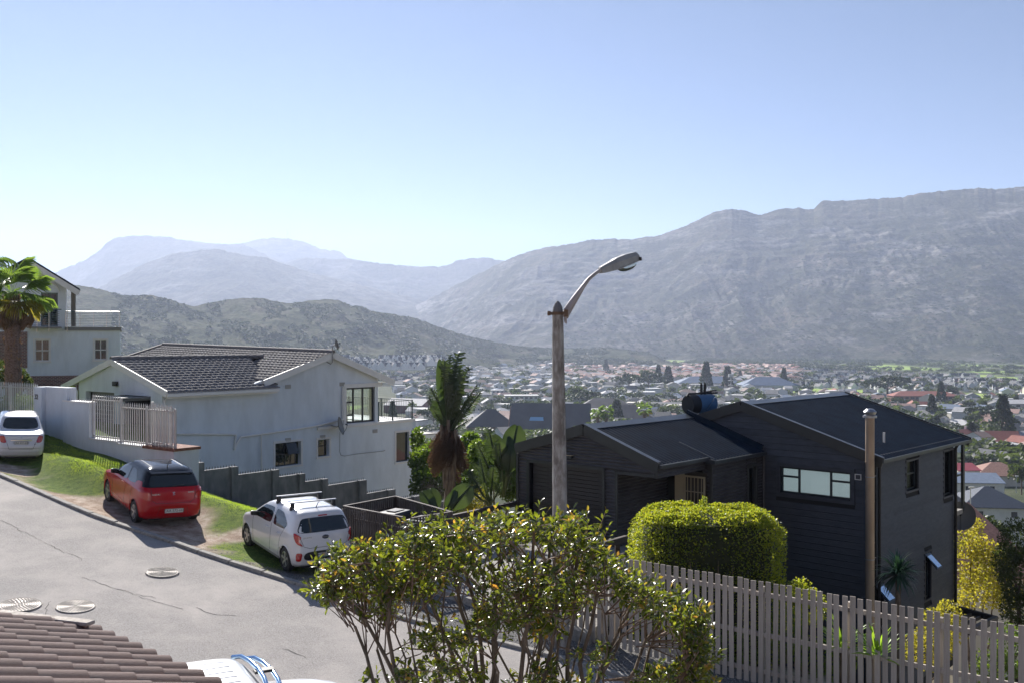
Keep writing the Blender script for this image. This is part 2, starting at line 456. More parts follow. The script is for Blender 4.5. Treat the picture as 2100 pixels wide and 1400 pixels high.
def hill(name, ridge, D0, Dr, Dend, material, zfoot=-50.0, power=1.4, amp=8.0, nscale=120.0, ncol=520, nrow=150, seed=1, terr=0.0, jag=1.0, kind='structure'):
 """ridge: [(px, py)], Dr: ridge distance as [(px, D)], D0: foot distance"""
 rx = np.array([r[0] for r in ridge], float); ry = np.array([r[1] for r in ridge], float)
 U = np.linspace(rx[0], rx[-1], ncol)
 dr = np.interp(U, [d[0] for d in Dr], [d[1] for d in Dr]); d0 = np.interp(U, [d[0] for d in D0], [d[1] for d in D0])
 py = np.interp(U, rx, ry)
 ker = np.array([1, 2, 3, 2, 1.]) / 9; pp = np.pad(py, 2, mode='edge'); py = np.convolve(pp, ker, 'valid')
 zr = (700 - py) / F * dr
 zr = zr + jag * dr / F * 2.4 * fbm(U / 9.0, U * 0, 4, seed + 40)
 kk = max(9, ncol // 9) | 1
 zsmooth = np.convolve(np.pad(zr, kk // 2, mode='edge'), np.hanning(kk + 2)[1:-1] / np.hanning(kk + 2)[1:-1].sum(), 'valid')
 T1 = np.linspace(0, 1, nrow) ; T2 = np.linspace(0, 1, 30)[1:]
 def zfun(u, t):
  dd0 = np.interp(u, U, d0); ddr = np.interp(u, U, dr); zz = np.interp(u, U, zr)
  zsm = np.interp(u, U, zsmooth); kt = np.clip(t, 0, 1) ** 6
  D = dd0 + (ddr - dd0) * t
  x = (u - 1050) / F * D
  base = zfoot + ((zz * kt + zsm * (1 - kt)) - zfoot) * np.power(np.clip(t, 0, 1), power)
  env = np.sin(np.pi * np.clip(t, 0, 1)) ** 0.55
  n = ridged(x / nscale * 1.3 + 0.4 * fbm(x / nscale, D / nscale, 3, seed + 2), D / nscale * 0.45, 6, seed, 0.55) * amp + fbm(x / (nscale * 0.14), D / (nscale * 0.14), 3, seed + 9) * amp * 0.22
  z = base + (n - amp * 0.35) * env
  if terr:
   wv = z + terr * 1.5 * fbm(x / 350, D / 350, 4, seed + 3); fr_ = wv / terr; zt = (np.floor(fr_) + sstep(0.25, 0.8, fr_ - np.floor(fr_)) - fr_) * terr
   k = sstep(0.4, 0.75, t) * sstep(-0.15, 0.25, fbm(x / 260, D / 500, 3, seed + 6)) * 0.4 * env; zt = z + zt
   z = z * (1 - k) + zt * k
  lim = zz * D / ddr - 2.0
  z = np.where(t < 1, np.minimum(z, np.maximum(lim, zfoot) + 0 * z), z)
  return x, D, z
 Ug, Tg = np.meshgrid(U, T1)
 X1, Y1, Z1 = zfun(Ug, Tg)
 Ug2, Tg2 = np.meshgrid(U, T2)
 Db = np.interp(Ug2, U, dr) + (Dend) * Tg2
 Xb = (Ug2 - 1050) / F * Db
 Zb = np.interp(Ug2, U, zr) * (1 - Tg2) + (zfoot) * Tg2 - 0.1 * np.abs(np.interp(Ug2, U, zr)) * np.sin(np.pi * Tg2)
 X = np.vstack([X1, Xb]); Y = np.vstack([Y1, Db]); Z = np.vstack([Z1, Zb])
 ny_, nx_ = X.shape
 ix = np.arange(nx_ * ny_).reshape(ny_, nx_)
 q = np.stack([ix[:-1, :-1], ix[:-1, 1:], ix[1:, 1:], ix[1:, :-1]], -1).reshape(-1, 4)
 o = obj(name, mesh_np(name, np.stack([X, Y, Z], -1), q, material, smooth=True))
 tag(o, kind=kind)
 HILLS[name] = lambda px, D: (lambda t: [float(a) for a in zfun(np.array([float(px)]), np.array([t]))])((D - np.interp(px, U, d0)) / (np.interp(px, U, dr) - np.interp(px, U, d0)))
 return o
M_HILL_NEAR = hill_mat('scrub_hill', [(0.03, 0.042, 0.018), (0.065, 0.078, 0.034), (0.15, 0.135, 0.09)], (0.34, 0.32, 0.29), 0.008, 0.56, 0.66, 2.2, 4.0, 0.05)
M_MOUNT = hill_mat('fynbos_mountain', [(0.030, 0.036, 0.02), (0.075, 0.078, 0.048), (0.15, 0.125, 0.10)], (0.30, 0.28, 0.27), 0.004, 0.5, 0.62, 1.2, 9.0, 0.022)
M_FAR = hill_mat('far_mountain', [(0.05, 0.055, 0.04), (0.08, 0.08, 0.06), (0.12, 0.11, 0.09)], (0.25, 0.24, 0.23), 0.002, 0.5, 0.65, 0.5, 14.0, 0.008)
hill('mountain', [(780, 648), (850, 628), (900, 603), (960, 573), (1030, 537), (1070, 520), (1110, 509), (1160, 502), (1215, 492), (1255, 490), (1300, 491), (1350, 483),
  (1400, 466), (1450, 443), (1462, 436), (1475, 432), (1500, 428), (1530, 433), (1548, 440), (1565, 440), (1580, 434), (1600, 428), (1640, 427), (1668, 431), (1676, 422), (1685, 412), (1750, 411),
  (1800, 408), (1850, 405), (1880, 397), (1950, 390), (2000, 386), (2050, 388), (2100, 383), (2400, 372), (2700, 400)],
  [(780, 2900), (1100, 2350), (1400, 2250), (2100, 1950), (2700, 1900)], [(780, 4300), (1030, 3700), (1500, 3300), (2100, 3100), (2700, 3100)], 900, M_MOUNT,
  power=1.25, amp=44, nscale=420, ncol=1000, nrow=230, seed=4, terr=26.0)
hill('far_mountain', [(-500, 640), (60, 577), (115, 558), (160, 540), (200, 518), (214, 502), (222, 495), (240, 487), (270, 483), (350, 485), (362, 491), (420, 497), (450, 500), (500, 501), (560, 530), (620, 552), (700, 575), (800, 600)],
  [(-500, 3900), (800, 3900)], [(-500, 5600), (800, 5700)], 700, M_FAR, power=1.1, amp=45, nscale=900, ncol=420, nrow=110, seed=12, terr=40)
hill('mast_mountain', [(380, 560), (440, 530), (500, 497), (530, 490), (560, 488), (567, 487), (590, 490), (620, 494), (660, 511), (690, 515), (700, 518), (715, 530), (780, 541), (850, 547), (900, 549), (1000, 560)],
  [(380, 5000), (1000, 5000)], [(380, 6700), (1000, 6700)], 800, M_FAR, power=1.1, amp=45, nscale=900, ncol=320, nrow=90, seed=15, terr=40)
hill('far_plateau', [(520, 552), (620, 530), (715, 531), (780, 540), (850, 547), (900, 547), (922, 543), (935, 535), (960, 530), (1000, 529), (1030, 535), (1080, 545), (1200, 600)],
  [(520, 3900), (1200, 3900)], [(520, 5300), (1200, 5300)], 700, M_FAR, power=1.1, amp=40, nscale=700, ncol=320, nrow=100, seed=18, terr=30)
hill('middle_mountain', [(120, 640), (200, 592), (240, 570), (300, 540), (355, 520), (380, 517), (400, 514), (440, 511), (470, 517), (500, 524), (540, 527), (580, 540), (640, 560), (700, 575), (760, 590), (850, 612), (960, 640)],
  [(120, 2900), (960, 2900)], [(120, 4200), (960, 4300)], 600, M_FAR, power=1.15, amp=34, nscale=600, ncol=420, nrow=110, seed=22)
hill('hill', [(-400, 560), (100, 590), (150, 584), (170, 586), (200, 592), (230, 600), (260, 607), (310, 605), (345, 613), (380, 625), (400, 629), (430, 621), (450, 617), (500, 611), (540, 612), (560, 618), (600, 622),
  (640, 616), (680, 613), (700, 617), (718, 628), (740, 627), (760, 637), (800, 643), (850, 652), (900, 670), (950, 686), (1000, 699), (1060, 709), (1130, 714), (1200, 714), (1250, 713), (1330, 722), (1365, 738), (1385, 746), (1420, 752)],
  [(-400, 700), (400, 800), (700, 960), (900, 1120), (1100, 1500), (1420, 1600)], [(-400, 1300), (400, 1500), (800, 1700), (1100, 2000), (1420, 2050)], 500, M_HILL_NEAR,
  power=1.25, amp=15, nscale=190, ncol=900, nrow=260, seed=31, jag=0.8)
mm = MB()
mt = P(590, 490, 6700)
mm.tube([mt - Vector((0, 0, 20)), mt + Vector((0, 0, 98))], [2.4, 0.9], 6)
o = mm.build('mast_pole', mat('mast_paint', (0.4, 0.25, 0.22)), None)
o.name = 'radio_mast'
tag(o, 'thin radio mast standing on the far flat-topped summit', 'radio mast')
# ---------------------------------------------------------------- haze
hz = MB(); hz.box(-6000, 6000, -430, 7800, -60, 850)
ho = hz.build('haze')
hm = bpy.data.materials.new('haze_air'); hm.use_nodes = True
hn = hm.node_tree.nodes; hl = hm.node_tree.links
for n in list(hn): hn.remove(n)
hv = hn.new('ShaderNodeVolumePrincipled'); hv.inputs['Color'].default_value = (0.66, 0.76, 1.0, 1); hv.inputs['Density'].default_value = 0.000125
hv.inputs['Anisotropy'].default_value = 0.35
hoo = hn.new('ShaderNodeOutputMaterial'); hl.new(hv.outputs[0], hoo.inputs['Volume'])
ho.data.materials.append(hm)
tag(ho, kind='stuff')
# ---------------------------------------------------------------- shared materials
M_ASPH = mat('asphalt', (0.25, 0.232, 0.22), (0.43, 0.405, 0.385), scale=38, rough=0.9, bump=0.9, bscale=70, c3=(0.52, 0.475, 0.44), scale3=0.45, amt3=0.8, spec=0.3, lo=0.3, hi=0.7)
M_CONC = mat('kerb_concrete', (0.26, 0.25, 0.23), (0.40, 0.38, 0.35), scale=12, rough=0.9, bump=0.5, bscale=60, c3=(0.16, 0.15, 0.14), scale3=2.0, amt3=0.6)
M_IRON = mat('manhole_iron', (0.19, 0.175, 0.16), (0.31, 0.29, 0.27), scale=30, rough=0.75, metal=0.0, bump=0.3)
M_CRACK = mat('crack_tar', (0.11, 0.10, 0.095), rough=0.9)
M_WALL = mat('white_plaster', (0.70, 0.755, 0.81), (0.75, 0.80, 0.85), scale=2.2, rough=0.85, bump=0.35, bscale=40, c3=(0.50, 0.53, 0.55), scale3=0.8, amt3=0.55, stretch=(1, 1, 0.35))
M_TRIM = mat('white_trim', (0.74, 0.73, 0.71), (0.80, 0.79, 0.77), scale=6, rough=0.55, c3=(0.55, 0.53, 0.50), scale3=3, amt3=0.35)
M_ROOFT = mat('grey_roof_tile', (0.15, 0.14, 0.14), (0.24, 0.225, 0.22), scale=5, rough=0.85, bump=0.3, bscale=50, c3=(0.10, 0.10, 0.10), scale3=1.5, amt3=0.5)
M_PRE = mat('grey_precast', (0.17, 0.175, 0.18), (0.27, 0.27, 0.265), scale=4, rough=0.9, bump=0.5, bscale=30, c3=(0.11, 0.115, 0.12), scale3=1.3, amt3=0.8, stretch=(1, 1, 0.5))
M_PALE = mat('palisade_paint', (0.50, 0.49, 0.47), (0.58, 0.57, 0.55), scale=6, rough=0.4)
M_ALU = mat('dark_aluminium', (0.02, 0.025, 0.03), rough=0.35)
M_GLASS = glass('window_glass', (0.015, 0.02, 0.022), 0.03)
M_BRICK = None
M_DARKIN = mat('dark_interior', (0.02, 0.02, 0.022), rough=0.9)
M_STEEL = mat('steel_rail', (0.62, 0.62, 0.62), rough=0.22, metal=1.0)
M_PAVE = mat('brick_paving', (0.16, 0.07, 0.05), (0.28, 0.14, 0.10), scale=9, rough=0.9, bump=0.4)
def simple_glass(name='clear_pane'):
 m = bpy.data.materials.new(name); m.use_nodes = True; N = m.node_tree.nodes; L = m.node_tree.links
 for n in list(N): N.remove(n)
 t = N.new('ShaderNodeBsdfTransparent'); g = N.new('ShaderNodeBsdfGlossy'); g.inputs['Roughness'].default_value = 0.02
 fz = N.new('ShaderNodeFresnel'); fz.inputs['IOR'].default_value = 1.45; mx = N.new('ShaderNodeMixShader'); o = N.new('ShaderNodeOutputMaterial')
 t.inputs['Color'].default_value = (0.82, 0.88, 0.88, 1)
 L.new(fz.outputs[0], mx.inputs[0]); L.new(t.outputs[0], mx.inputs[1]); L.new(g.outputs[0], mx.inputs[2]); L.new(mx.outputs[0], o.inputs['Surface']); return m
M_CLEAR = simple_glass()
def brickmat(name, c1, c2, mortar, sc=1.0, off=0.5):
 m = bpy.data.materials.new(name); m.use_nodes = True
 N = m.node_tree.nodes; L = m.node_tree.links; b = N['Principled BSDF']; b.inputs['Roughness'].default_value = 0.9
 co = N.new('ShaderNodeTexCoord'); mp = N.new('ShaderNodeMapping'); mp.inputs['Rotation'].default_value = (R(90), 0, 0)
 L.new(co.outputs['Object'], mp.inputs['Vector'])
 bt = N.new('ShaderNodeTexBrick'); L.new(mp.outputs['Vector'], bt.inputs['Vector'])
 bt.inputs['Scale'].default_value = sc; bt.inputs['Brick Width'].default_value = 0.235; bt.inputs['Row Height'].default_value = 0.085
 bt.inputs['Mortar Size'].default_value = 0.012; bt.inputs['Mortar Smooth'].default_value = 0.2
 bt.inputs['Color1'].default_value = tuple(c1) + (1,); bt.inputs['Color2'].default_value = tuple(c2) + (1,); bt.inputs['Mortar'].default_value = tuple(mortar) + (1,)
 L.new(bt.outputs['Color'], b.inputs['Base Color'])
 bp = N.new('ShaderNodeBump'); bp.inputs['Strength'].default_value = 0.7; bp.inputs['Distance'].default_value = 0.01; bp.invert = True
 L.new(bt.outputs['Fac'], bp.inputs['Height']); L.new(bp.outputs['Normal'], b.inputs['Normal'])
 return m
M_BRICK = brickmat('face_brick', (0.24, 0.10, 0.075), (0.13, 0.06, 0.055), (0.42, 0.38, 0.34))
class Fr:
 """a building's own frame: x along ang, y to its left"""
 def __init__(s, px, D, ang):
  s.o = P(px, 700, D); s.ang = ang
  s.u = Vector((math.cos(ang), math.sin(ang), 0)); s.v = Vector((-math.sin(ang), math.cos(ang), 0))
 def hy(s, px, py, c):
  """point seen at pixel lying on local plane y=c -> (x, z)"""
  d = Vector(((px - 1050) / F, 1, (700 - py) / F)); D = (c + s.o.dot(s.v)) / d.dot(s.v); p = d * D
  return ((p - s.o).dot(s.u), p.z)
 def hx(s, px, py, c):
  d = Vector(((px - 1050) / F, 1, (700 - py) / F)); D = (c + s.o.dot(s.u)) / d.dot(s.u); p = d * D
  return ((p - s.o).dot(s.v), p.z)
 def loc(s, p):
  p = Vector(p) - s.o; return Vector((p.dot(s.u), p.dot(s.v), p.z))
 def w(s, x, y, z): return s.o + s.u * x + s.v * y + Vector((0, 0, z))
 def root(s, name, label, cat, group=None): return empty(name, s.o, s.ang, label, cat, group)
def wall_cells(mb, a0, a1, z0, z1, holes, axis, c0, c1):
 """wall between a0..a1 along an axis and z0..z1 with rectangular holes (a,b,za,zb); c0..c1 its thickness"""
 xs = sorted(set([a0, a1] + [h[0] for h in holes] + [h[1] for h in holes])); xs = [x for x in xs if a0 <= x <= a1]
 for i in range(len(xs) - 1):
  xa, xb = xs[i], xs[i + 1]; xm = (xa + xb) / 2
  hs = sorted([h for h in holes if h[0] < xm < h[1]], key=lambda h: h[2])
  z = z0
  for h in hs + [(0, 0, z1, z1)]:
   if h[2] > z + 1e-4:
    if axis == 'x': mb.box(xa, xb, c0, c1, z, min(h[2], z1))
    else: mb.box(c0, c1, xa, xb, z, min(h[2], z1))
   z = max(z, h[3])
def frame_bars(mb, a0, a1, z0, z1, w, axis, c0, c1, muls=(), trans=()):
 """window frame: rim bars, vertical mullions muls, horizontal transoms (a, b, z)"""
 def bx(A0, A1, Z0, Z1):
  if axis == 'x': mb.box(A0, A1, c0, c1, Z0, Z1)
  else: mb.box(c0, c1, A0, A1, Z0, Z1)
 bx(a0, a0 + w, z0, z1); bx(a1 - w, a1, z0, z1)
 bx(a0 + w, a1 - w, z0, z0 + w); bx(a0 + w, a1 - w, z1 - w, z1)
 for m_ in muls: bx(m_ - w / 2, m_ + w / 2, z0 + w, z1 - w)
 for (ta, tb, tz) in trans: bx(ta + w / 2, tb - w / 2, tz - w / 2, tz + w / 2)
def window(parent, axis, a0, a1, z0, z1, out, depth=0.10, fw=0.05, muls=(), trans=(), fmat=None, gmat=None, name='window'):
 """window set back by depth behind the wall plane c=out; inward is +1/-1 along the normal axis given by sign of depth"""
 fmat = fmat or M_ALU; gmat = gmat or M_GLASS
 c0, c1 = sorted((out + depth, out + depth + math.copysign(0.05, depth)))
 mb = MB(); frame_bars(mb, a0, a1, z0, z1, fw, axis, c0, c1, muls, trans)
 fr = mb.build(name, fmat, parent)
 g = MB(); gc = (c0 + c1) / 2
 if axis == 'x': g.box(a0 + fw * .4, a1 - fw * .4, gc - 0.004, gc + 0.004, z0 + fw * .4, z1 - fw * .4)
 else: g.box(gc - 0.004, gc + 0.004, a0 + fw * .4, a1 - fw * .4, z0 + fw * .4, z1 - fw * .4)
 g.build('pane', gmat, fr)
 return fr
def tile_field(poly, along, up, width, gauge, amp, step, material, name, parent, per=4, nrm=None):
 """roof tiling over a planar polygon: rolls run up the slope, courses step; one mesh"""
 poly = [Vector(p) for p in poly]; along = Vector(along).normalized(); up = Vector(up); up = (up - along * up.dot(along)).normalized()
 n = along.cross(up).normalized()
 if n.z < 0: n = -n
 o = poly[0]
 uv = [((p - o).dot(along), (p - o).dot(up)) for p in poly]
 u0 = min(a for a, b in uv); u1 = max(a for a, b in uv); v0 = min(b for a, b in uv); v1 = max(b for a, b in uv)
 nu = int(math.ceil((u1 - u0) / width)) * per; nv = int(math.ceil((v1 - v0) / gauge))
 def span(v):
  xs = []
  for i in range(len(uv)):
   (a0, b0), (a1, b1) = uv[i], uv[(i + 1) % len(uv)]
   if (b0 - v) * (b1 - v) <= 0 and abs(b1 - b0) > 1e-9: xs.append(a0 + (a1 - a0) * (v - b0) / (b1 - b0))
  return (min(xs), max(xs)) if len(xs) >= 2 else None
 V = []; Fq = []
 for j in range(nv):
  va = v0 + j * gauge; vb = min(v1, va + gauge); sp = span(min(v1 - 1e-3, max(v0 + 1e-3, (va + vb) / 2)))
  if sp is None: continue
  cols = [u for u in (u0 + i * width / per for i in range(nu + 1)) if sp[0] < u < sp[1]]
  cols = [sp[0]] + cols + [sp[1]]
  b = len(V)
  for u in cols:
   ph = ((u - u0) / width) % 1.0
   h = amp * (0.5 - 0.5 * math.cos(2 * math.pi * ph)) ** 1.6
   dz = 0.004 * math.sin(u * 7.1 + j * 3.7)
   for (v, k) in ((va - 0.012, -step * 0.2), (va, step + dz), (vb, 0.0)):
    V.append(o + along * u + up * v + n * (h + k if k >= 0 else h * 0.2 + k))
  for i in range(len(cols) - 1):
   p = b + i * 3; q = p + 3
   Fq.append((p, q, q + 1, p + 1)); Fq.append((p + 1, q + 1, q + 2, p + 2))
 me = mesh_np(name, np.array([tuple(v) for v in V]), np.array(Fq), material, smooth=False)
 return tag(obj(name, me, parent), kind='stuff' if 'tiles' in name else None)
def corrugated(name, o, du, dv, pitch, amp, material, parent, clip=None, per=6):
 """corrugated sheet: waves across du, ribs running along dv; clip(u, v0, v1) gives the rib's extent"""
 o = Vector(o); du = Vector(du); dv = Vector(dv); L1 = du.length; L2 = dv.length; a = du.normalized(); b = dv.normalized(); n = a.cross(b).normalized()
 N_ = int(L1 / pitch * per); V = []; Q = []
 for i in range(N_ + 1):
  u = L1 * i / N_; h = amp * math.sin(2 * math.pi * u / pitch)
  va, vb = clip(u) if clip else (0, L2)
  V.append(o + a * u + b * va + n * h); V.append(o + a * u + b * vb + n * h)
 for i in range(N_): Q.append((2 * i, 2 * i + 2, 2 * i + 3, 2 * i + 1))
 return obj(name, mesh_np(name, np.array([tuple(v) for v in V]), np.array(Q), material, smooth=True), parent)
# ---------------------------------------------------------------- road, kerb, manholes
rxs = np.concatenate([np.arange(-44, 24, 0.5)])
rows = np.concatenate([[0], np.geomspace(0.25, 26, 26)])
V = []; kern = []
for x in rxs:
 yk = float(kerb_y(x))
 for r in rows: V.append((x - 0.35 * r, yk - 0.06 - r, 0))
V = np.array(V)
V[:, 2] = plane(np.clip(V[:, 0], -46, 60), V[:, 1]) + 0.02 * fbm(V[:, 0] * 0.5, V[:, 1] * 0.5, 3, 2)
nr = len(rows); ii = np.arange(len(rxs) * nr).reshape(len(rxs), nr)
q = np.stack([ii[:-1, :-1], ii[:-1, 1:], ii[1:, 1:], ii[1:, :-1]], -1).reshape(-1, 4)
road = tag(obj('road', mesh_np('road', V, q, M_ASPH, smooth=True)), kind='structure')
kerb = empty('kerb', (0, 0, 0)); tag(kerb, kind='structure')
dense = []
for i in range(len(KERB) - 1):
 (x0, y0), (x1, y1) = KERB[i], KERB[i + 1]; n = max(1, int(math.hypot(x1 - x0, y1 - y0) / 0.1))
 dense += [(x0 + (x1 - x0) * k / n, y0 + (y1 - y0) * k / n) for k in range(n)]
acc = 0; start = 0; kmeshes = {}
kst = []
i0 = 0
while i0 < len(dense) - 12:
 L_ = 0; i1 = i0
 while L_ < 0.97 and i1 < len(dense) - 1:
  L_ += math.hypot(dense[i1 + 1][0] - dense[i1][0], dense[i1 + 1][1] - dense[i1][1]); i1 += 1
 kst.append((dense[i0], dense[i1])); i0 = i1
ks = MB(); ks.box(-0.475, 0.475, -0.075, 0.075, -0.22, 0.0)
ksm = ks.mesh('kerb_stone', M_CONC, bevel=0.018)
for (a, b) in kst:
 mx_, my_ = (a[0] + b[0]) / 2, (a[1] + b[1]) / 2
 if mx_ < -20 or mx_ > 12: continue
 z = float(plane(mx_, my_)) + 0.075 + rnd.uniform(-0.008, 0.008)
 za = float(plane(*a)); zb = float(plane(*b))
 d = Vector((b[0] - a[0], b[1] - a[1], zb - za)); Lk = d.length
 o = obj('kerb_stone', ksm, kerb, (mx_, my_, z)); o.rotation_euler = (0, -math.asin((zb - za) / Lk) + rnd.uniform(-.006, .006), math.atan2(d.y, d.x))
 o.scale = (Lk / 0.97, 1, 1)
def tilt_to_plane(o, x, y, rz=0):
 n = Vector((0.0992 if x < 2 else 0.03, -0.0744, 1)).normalized()
 q_ = Vector((0, 0, 1)).rotation_difference(n)
 o.rotation_mode = 'QUATERNION'; o.rotation_quaternion = q_ @ Matrix.Rotation(rz, 3, 'Z').to_quaternion()
def manhole(px, py, r, label, rz):
 x, y = on_plane(px, py); z = float(plane(x, y)) + 0.022
 e = empty('manhole_cover', (x, y, z), 0, label, 'manhole cover', 'cast iron manhole covers in the road')
 tilt_to_plane(e, x, y, rz)
 rim = MB(); n = 40
 rim.v = [];
 for rr, zz in ((r + 0.035, -0.02), (r + 0.035, 0.004), (r + 0.012, 0.004), (r + 0.012, -0.008)):
  rim.v += [(rr * math.cos(2 * math.pi * k / n), rr * math.sin(2 * math.pi * k / n), zz) for k in range(n)]
 rim.f = [(j * n + k, j * n + (k + 1) % n, (j + 1) * n + (k + 1) % n, (j + 1) * n + k) for j in range(3) for k in range(n)]
 rim.build('rim', M_IRON, e)
 lid = MB(); lid.tube([(0, 0, -0.03), (0, 0, -0.004)], r, 40)
 lo = lid.build('lid', mat_or('manhole_dark', (0.16, 0.14, 0.13), 0.5, 0.5), e)
 st = MB()                                                   # raised studs in rings
 for ring in range(1, 9):
  R_ = r * ring / 8.6; cnt = max(6, int(2 * math.pi * R_ / 0.062))
  for k in range(cnt):
   a = 2 * math.pi * (k + 0.5 * (ring % 2)) / cnt
   M = Matrix.Translation((R_ * math.cos(a), R_ * math.sin(a), 0)) @ Matrix.Rotation(a, 4, 'Z')
   st.box(-0.012, 0.012, -0.019, 0.019, -0.006, 0.007, M)
 so = st.build('stud_pattern', M_IRON, e)
 return e
_mo = {}
def mat_or(name, col, rough=0.6, metal=0.0):
 if name not in _mo: _mo[name] = mat(name, col, rough=rough, metal=metal)
 return _mo[name]
manhole(333, 1173, 0.33, 'bright round manhole cover in the middle of the road below the white hatchback', 0.3)
manhole(155, 1243.5, 0.34, 'round manhole cover in the road just above the end of the weathered roof board', 0.8)
manhole(42, 1240, 0.36, 'round manhole cover with a broken tar edge at the left edge of the photo', 0.1)
def crack(pts, w=0.008):
 mb = MB(); P3 = []
 for i in range(len(pts) - 1):
  a = Vector(on_plane(*pts[i])); b = Vector(on_plane(*pts[i + 1])); n = max(2, int((b - a).length / 0.12))
  for k in range(n):
   p = a.lerp(b, k / n); P3.append(p + Vector((rnd.gauss(0, 0.018), rnd.gauss(0, 0.03))))
 vs_ = []; fs = []
 for i, p in enumerate(P3):
  d = (P3[min(i + 1, len(P3) - 1)] - P3[max(0, i - 1)]).normalized(); nrm_ = Vector((-d.y, d.x)); ww = w * rnd.uniform(0.3, 1.3)
  for sgn in (-1, 1):
   q_ = p + nrm_ * ww * sgn; z = float(plane(q_.x, q_.y)) + 0.02 * float(fbm(np.array(q_.x * .5), np.array(q_.y * .5), 3, 2)) + 0.006
   vs_.append((q_.x, q_.y, z))
 for i in range(len(P3) - 1): fs.append((2 * i, 2 * i + 2, 2 * i + 3, 2 * i + 1))
 mb.add(vs_, fs); return mb
ck = MB()
for c in [[(0, 1066), (40, 1085), (92, 1112)], [(92, 1112), (125, 1128), (160, 1140), (172, 1152)], [(170, 1180), (215, 1200), (262, 1213), (330, 1228)], [(240, 1205), (300, 1228), (385, 1250)],
   [(400, 1245), (440, 1258), (500, 1262)], [(90, 1265), (96, 1240), (108, 1225)], [(580, 1330), (600, 1336), (640, 1352)]]:
 m_ = crack(c); ck.add(m_.v, m_.f)
ck.build('crack', M_CRACK, road)
# ---------------------------------------------------------------- grass and stones on the verge
def scatter(name, pv, pf, pos, mats, material, parent=None, smooth=False):
 """copies of a small proto mesh, placed by arrays of positions and 3x3 matrices, as one mesh"""
 pv = np.asarray(pv, np.float32); pf = np.asarray(pf, np.int32); n = len(pos)
 V_ = np.einsum('nij,kj->nki', mats, pv) + pos[:, None, :]
 F_ = pf[None, :, :] + (np.arange(n) * len(pv))[:, None, None]
 return obj(name, mesh_np(name, V_.reshape(-1, 3), F_.reshape(-1, pf.shape[1]), material, smooth), parent)
def rand_mats(n, smin, smax, tilt=0.5, rs=npr, zs=None):
 a = rs.uniform(0, 2 * np.pi, n); b = rs.normal(0, tilt, n); c = rs.normal(0, tilt, n); s = rs.uniform(smin, smax, n)
 ca, sa, cb, sb, cc, sc = np.cos(a), np.sin(a), np.cos(b), np.sin(b), np.cos(c), np.sin(c); Z = np.zeros(n); O = np.ones(n)
 Rz = np.stack([np.stack([ca, -sa, Z], -1), np.stack([sa, ca, Z], -1), np.stack([Z, Z, O], -1)], 1)
 Rx = np.stack([np.stack([O, Z, Z], -1), np.stack([Z, cb, -sb], -1), np.stack([Z, sb, cb], -1)], 1)
 Ry = np.stack([np.stack([cc, Z, sc], -1), np.stack([Z, O, Z], -1), np.stack([-sc, Z, cc], -1)], 1)
 M = Rx @ Ry @ Rz
 return M * s[:, None, None]
M_GRASS = leafmat('grass_blade', (0.10, 0.16, 0.02), (0.20, 0.24, 0.05), (0.40, 0.62, 0.04), (0.62, 0.72, 0.10), scale=1.3, rough=0.5, tw=0.55, rand=0)
N = 230000
X = npr.uniform(-22, -3.6, N); Y = npr.uniform(22, 38, N)
r_, g_, b_ = cover(X, Y)
cyy = crest_y(X)
keep = (npr.uniform(0, 1, N) < np.clip(r_ * 1.25 - 0.02, 0.0, 1)) & (Y > kerb_y(X) + 0.1) & (Y < cyy + 1.4) & (r_ > 0.06)
X = X[keep]; Y = Y[keep]; rr_ = r_[keep]
pos = np.stack([X, Y, ground(X, Y) - 0.01], -1)
hgt = 0.62 * (0.55 + 0.9 * np.clip(0.5 + fbm(X * 0.9, Y * 0.9, 3, 8), 0, 1)) * (0.55 + 0.6 * sstep(-1.2, 0.6, Y - cyy[keep]))
M3 = rand_mats(len(X), 1, 1, 0.38) * hgt[:, None, None]
pv = [(-0.007, 0, 0), (0.007, 0, 0), (0.005, 0.012, 0.05), (-0.005, 0.012, 0.05), (0, 0.04, 0.095)]
go = scatter('grass', pv, [(0, 1, 2), (0, 2, 3), (3, 2, 4)], pos, M3, M_GRASS)
tag(go, 'lush sunlit green grass on the sloping verge behind the cars', 'grass', kind='stuff')
N = 26000
X = npr.uniform(-8.5, 12, N); Y = npr.uniform(12, 25.5, N)
r_, g_, b_ = cover(X, Y)
keep = (npr.uniform(0, 1, N) < g_) & (Y > kerb_y(X) + 0.1)
X = X[keep]; Y = Y[keep]
st_v = [(1, 0, 0), (-0.9, 0.2, 0), (0, 0.8, 0.1), (0.1, -0.9, 0), (0, 0, 0.6), (0, 0, -0.5)]
st_f = [(0, 2, 4), (2, 1, 4), (1, 3, 4), (3, 0, 4), (2, 0, 5), (1, 2, 5), (3, 1, 5), (0, 3, 5)]
pos = np.stack([X, Y, ground(X, Y) + 0.006], -1)
M3 = rand_mats(len(X), 0.010, 0.030, 0.6)
M_STONE = mat('gravel_stone', (0.10, 0.10, 0.105), (0.40, 0.39, 0.38), scale=9, rough=0.8, lo=0.3, hi=0.7)
gv = scatter('gravel', st_v, st_f, pos, M3, M_STONE); tag(gv, 'grey crushed stone scattered by the kerb and along the picket fence', 'gravel', kind='stuff')
N = 9000
X = npr.uniform(-22, -5, N); Y = npr.uniform(22, 37, N); r_, g_, b_ = cover(X, Y)
keep = (npr.uniform(0, 1, N) < 0.55 * (1 - r_)) & (Y > kerb_y(X) + 0.12) & (Y < crest_y(X))
X = X[keep]; Y = Y[keep]; pos = np.stack([X, Y, ground(X, Y)], -1); M3 = rand_mats(len(X), 0.008, 0.03, 0.6)
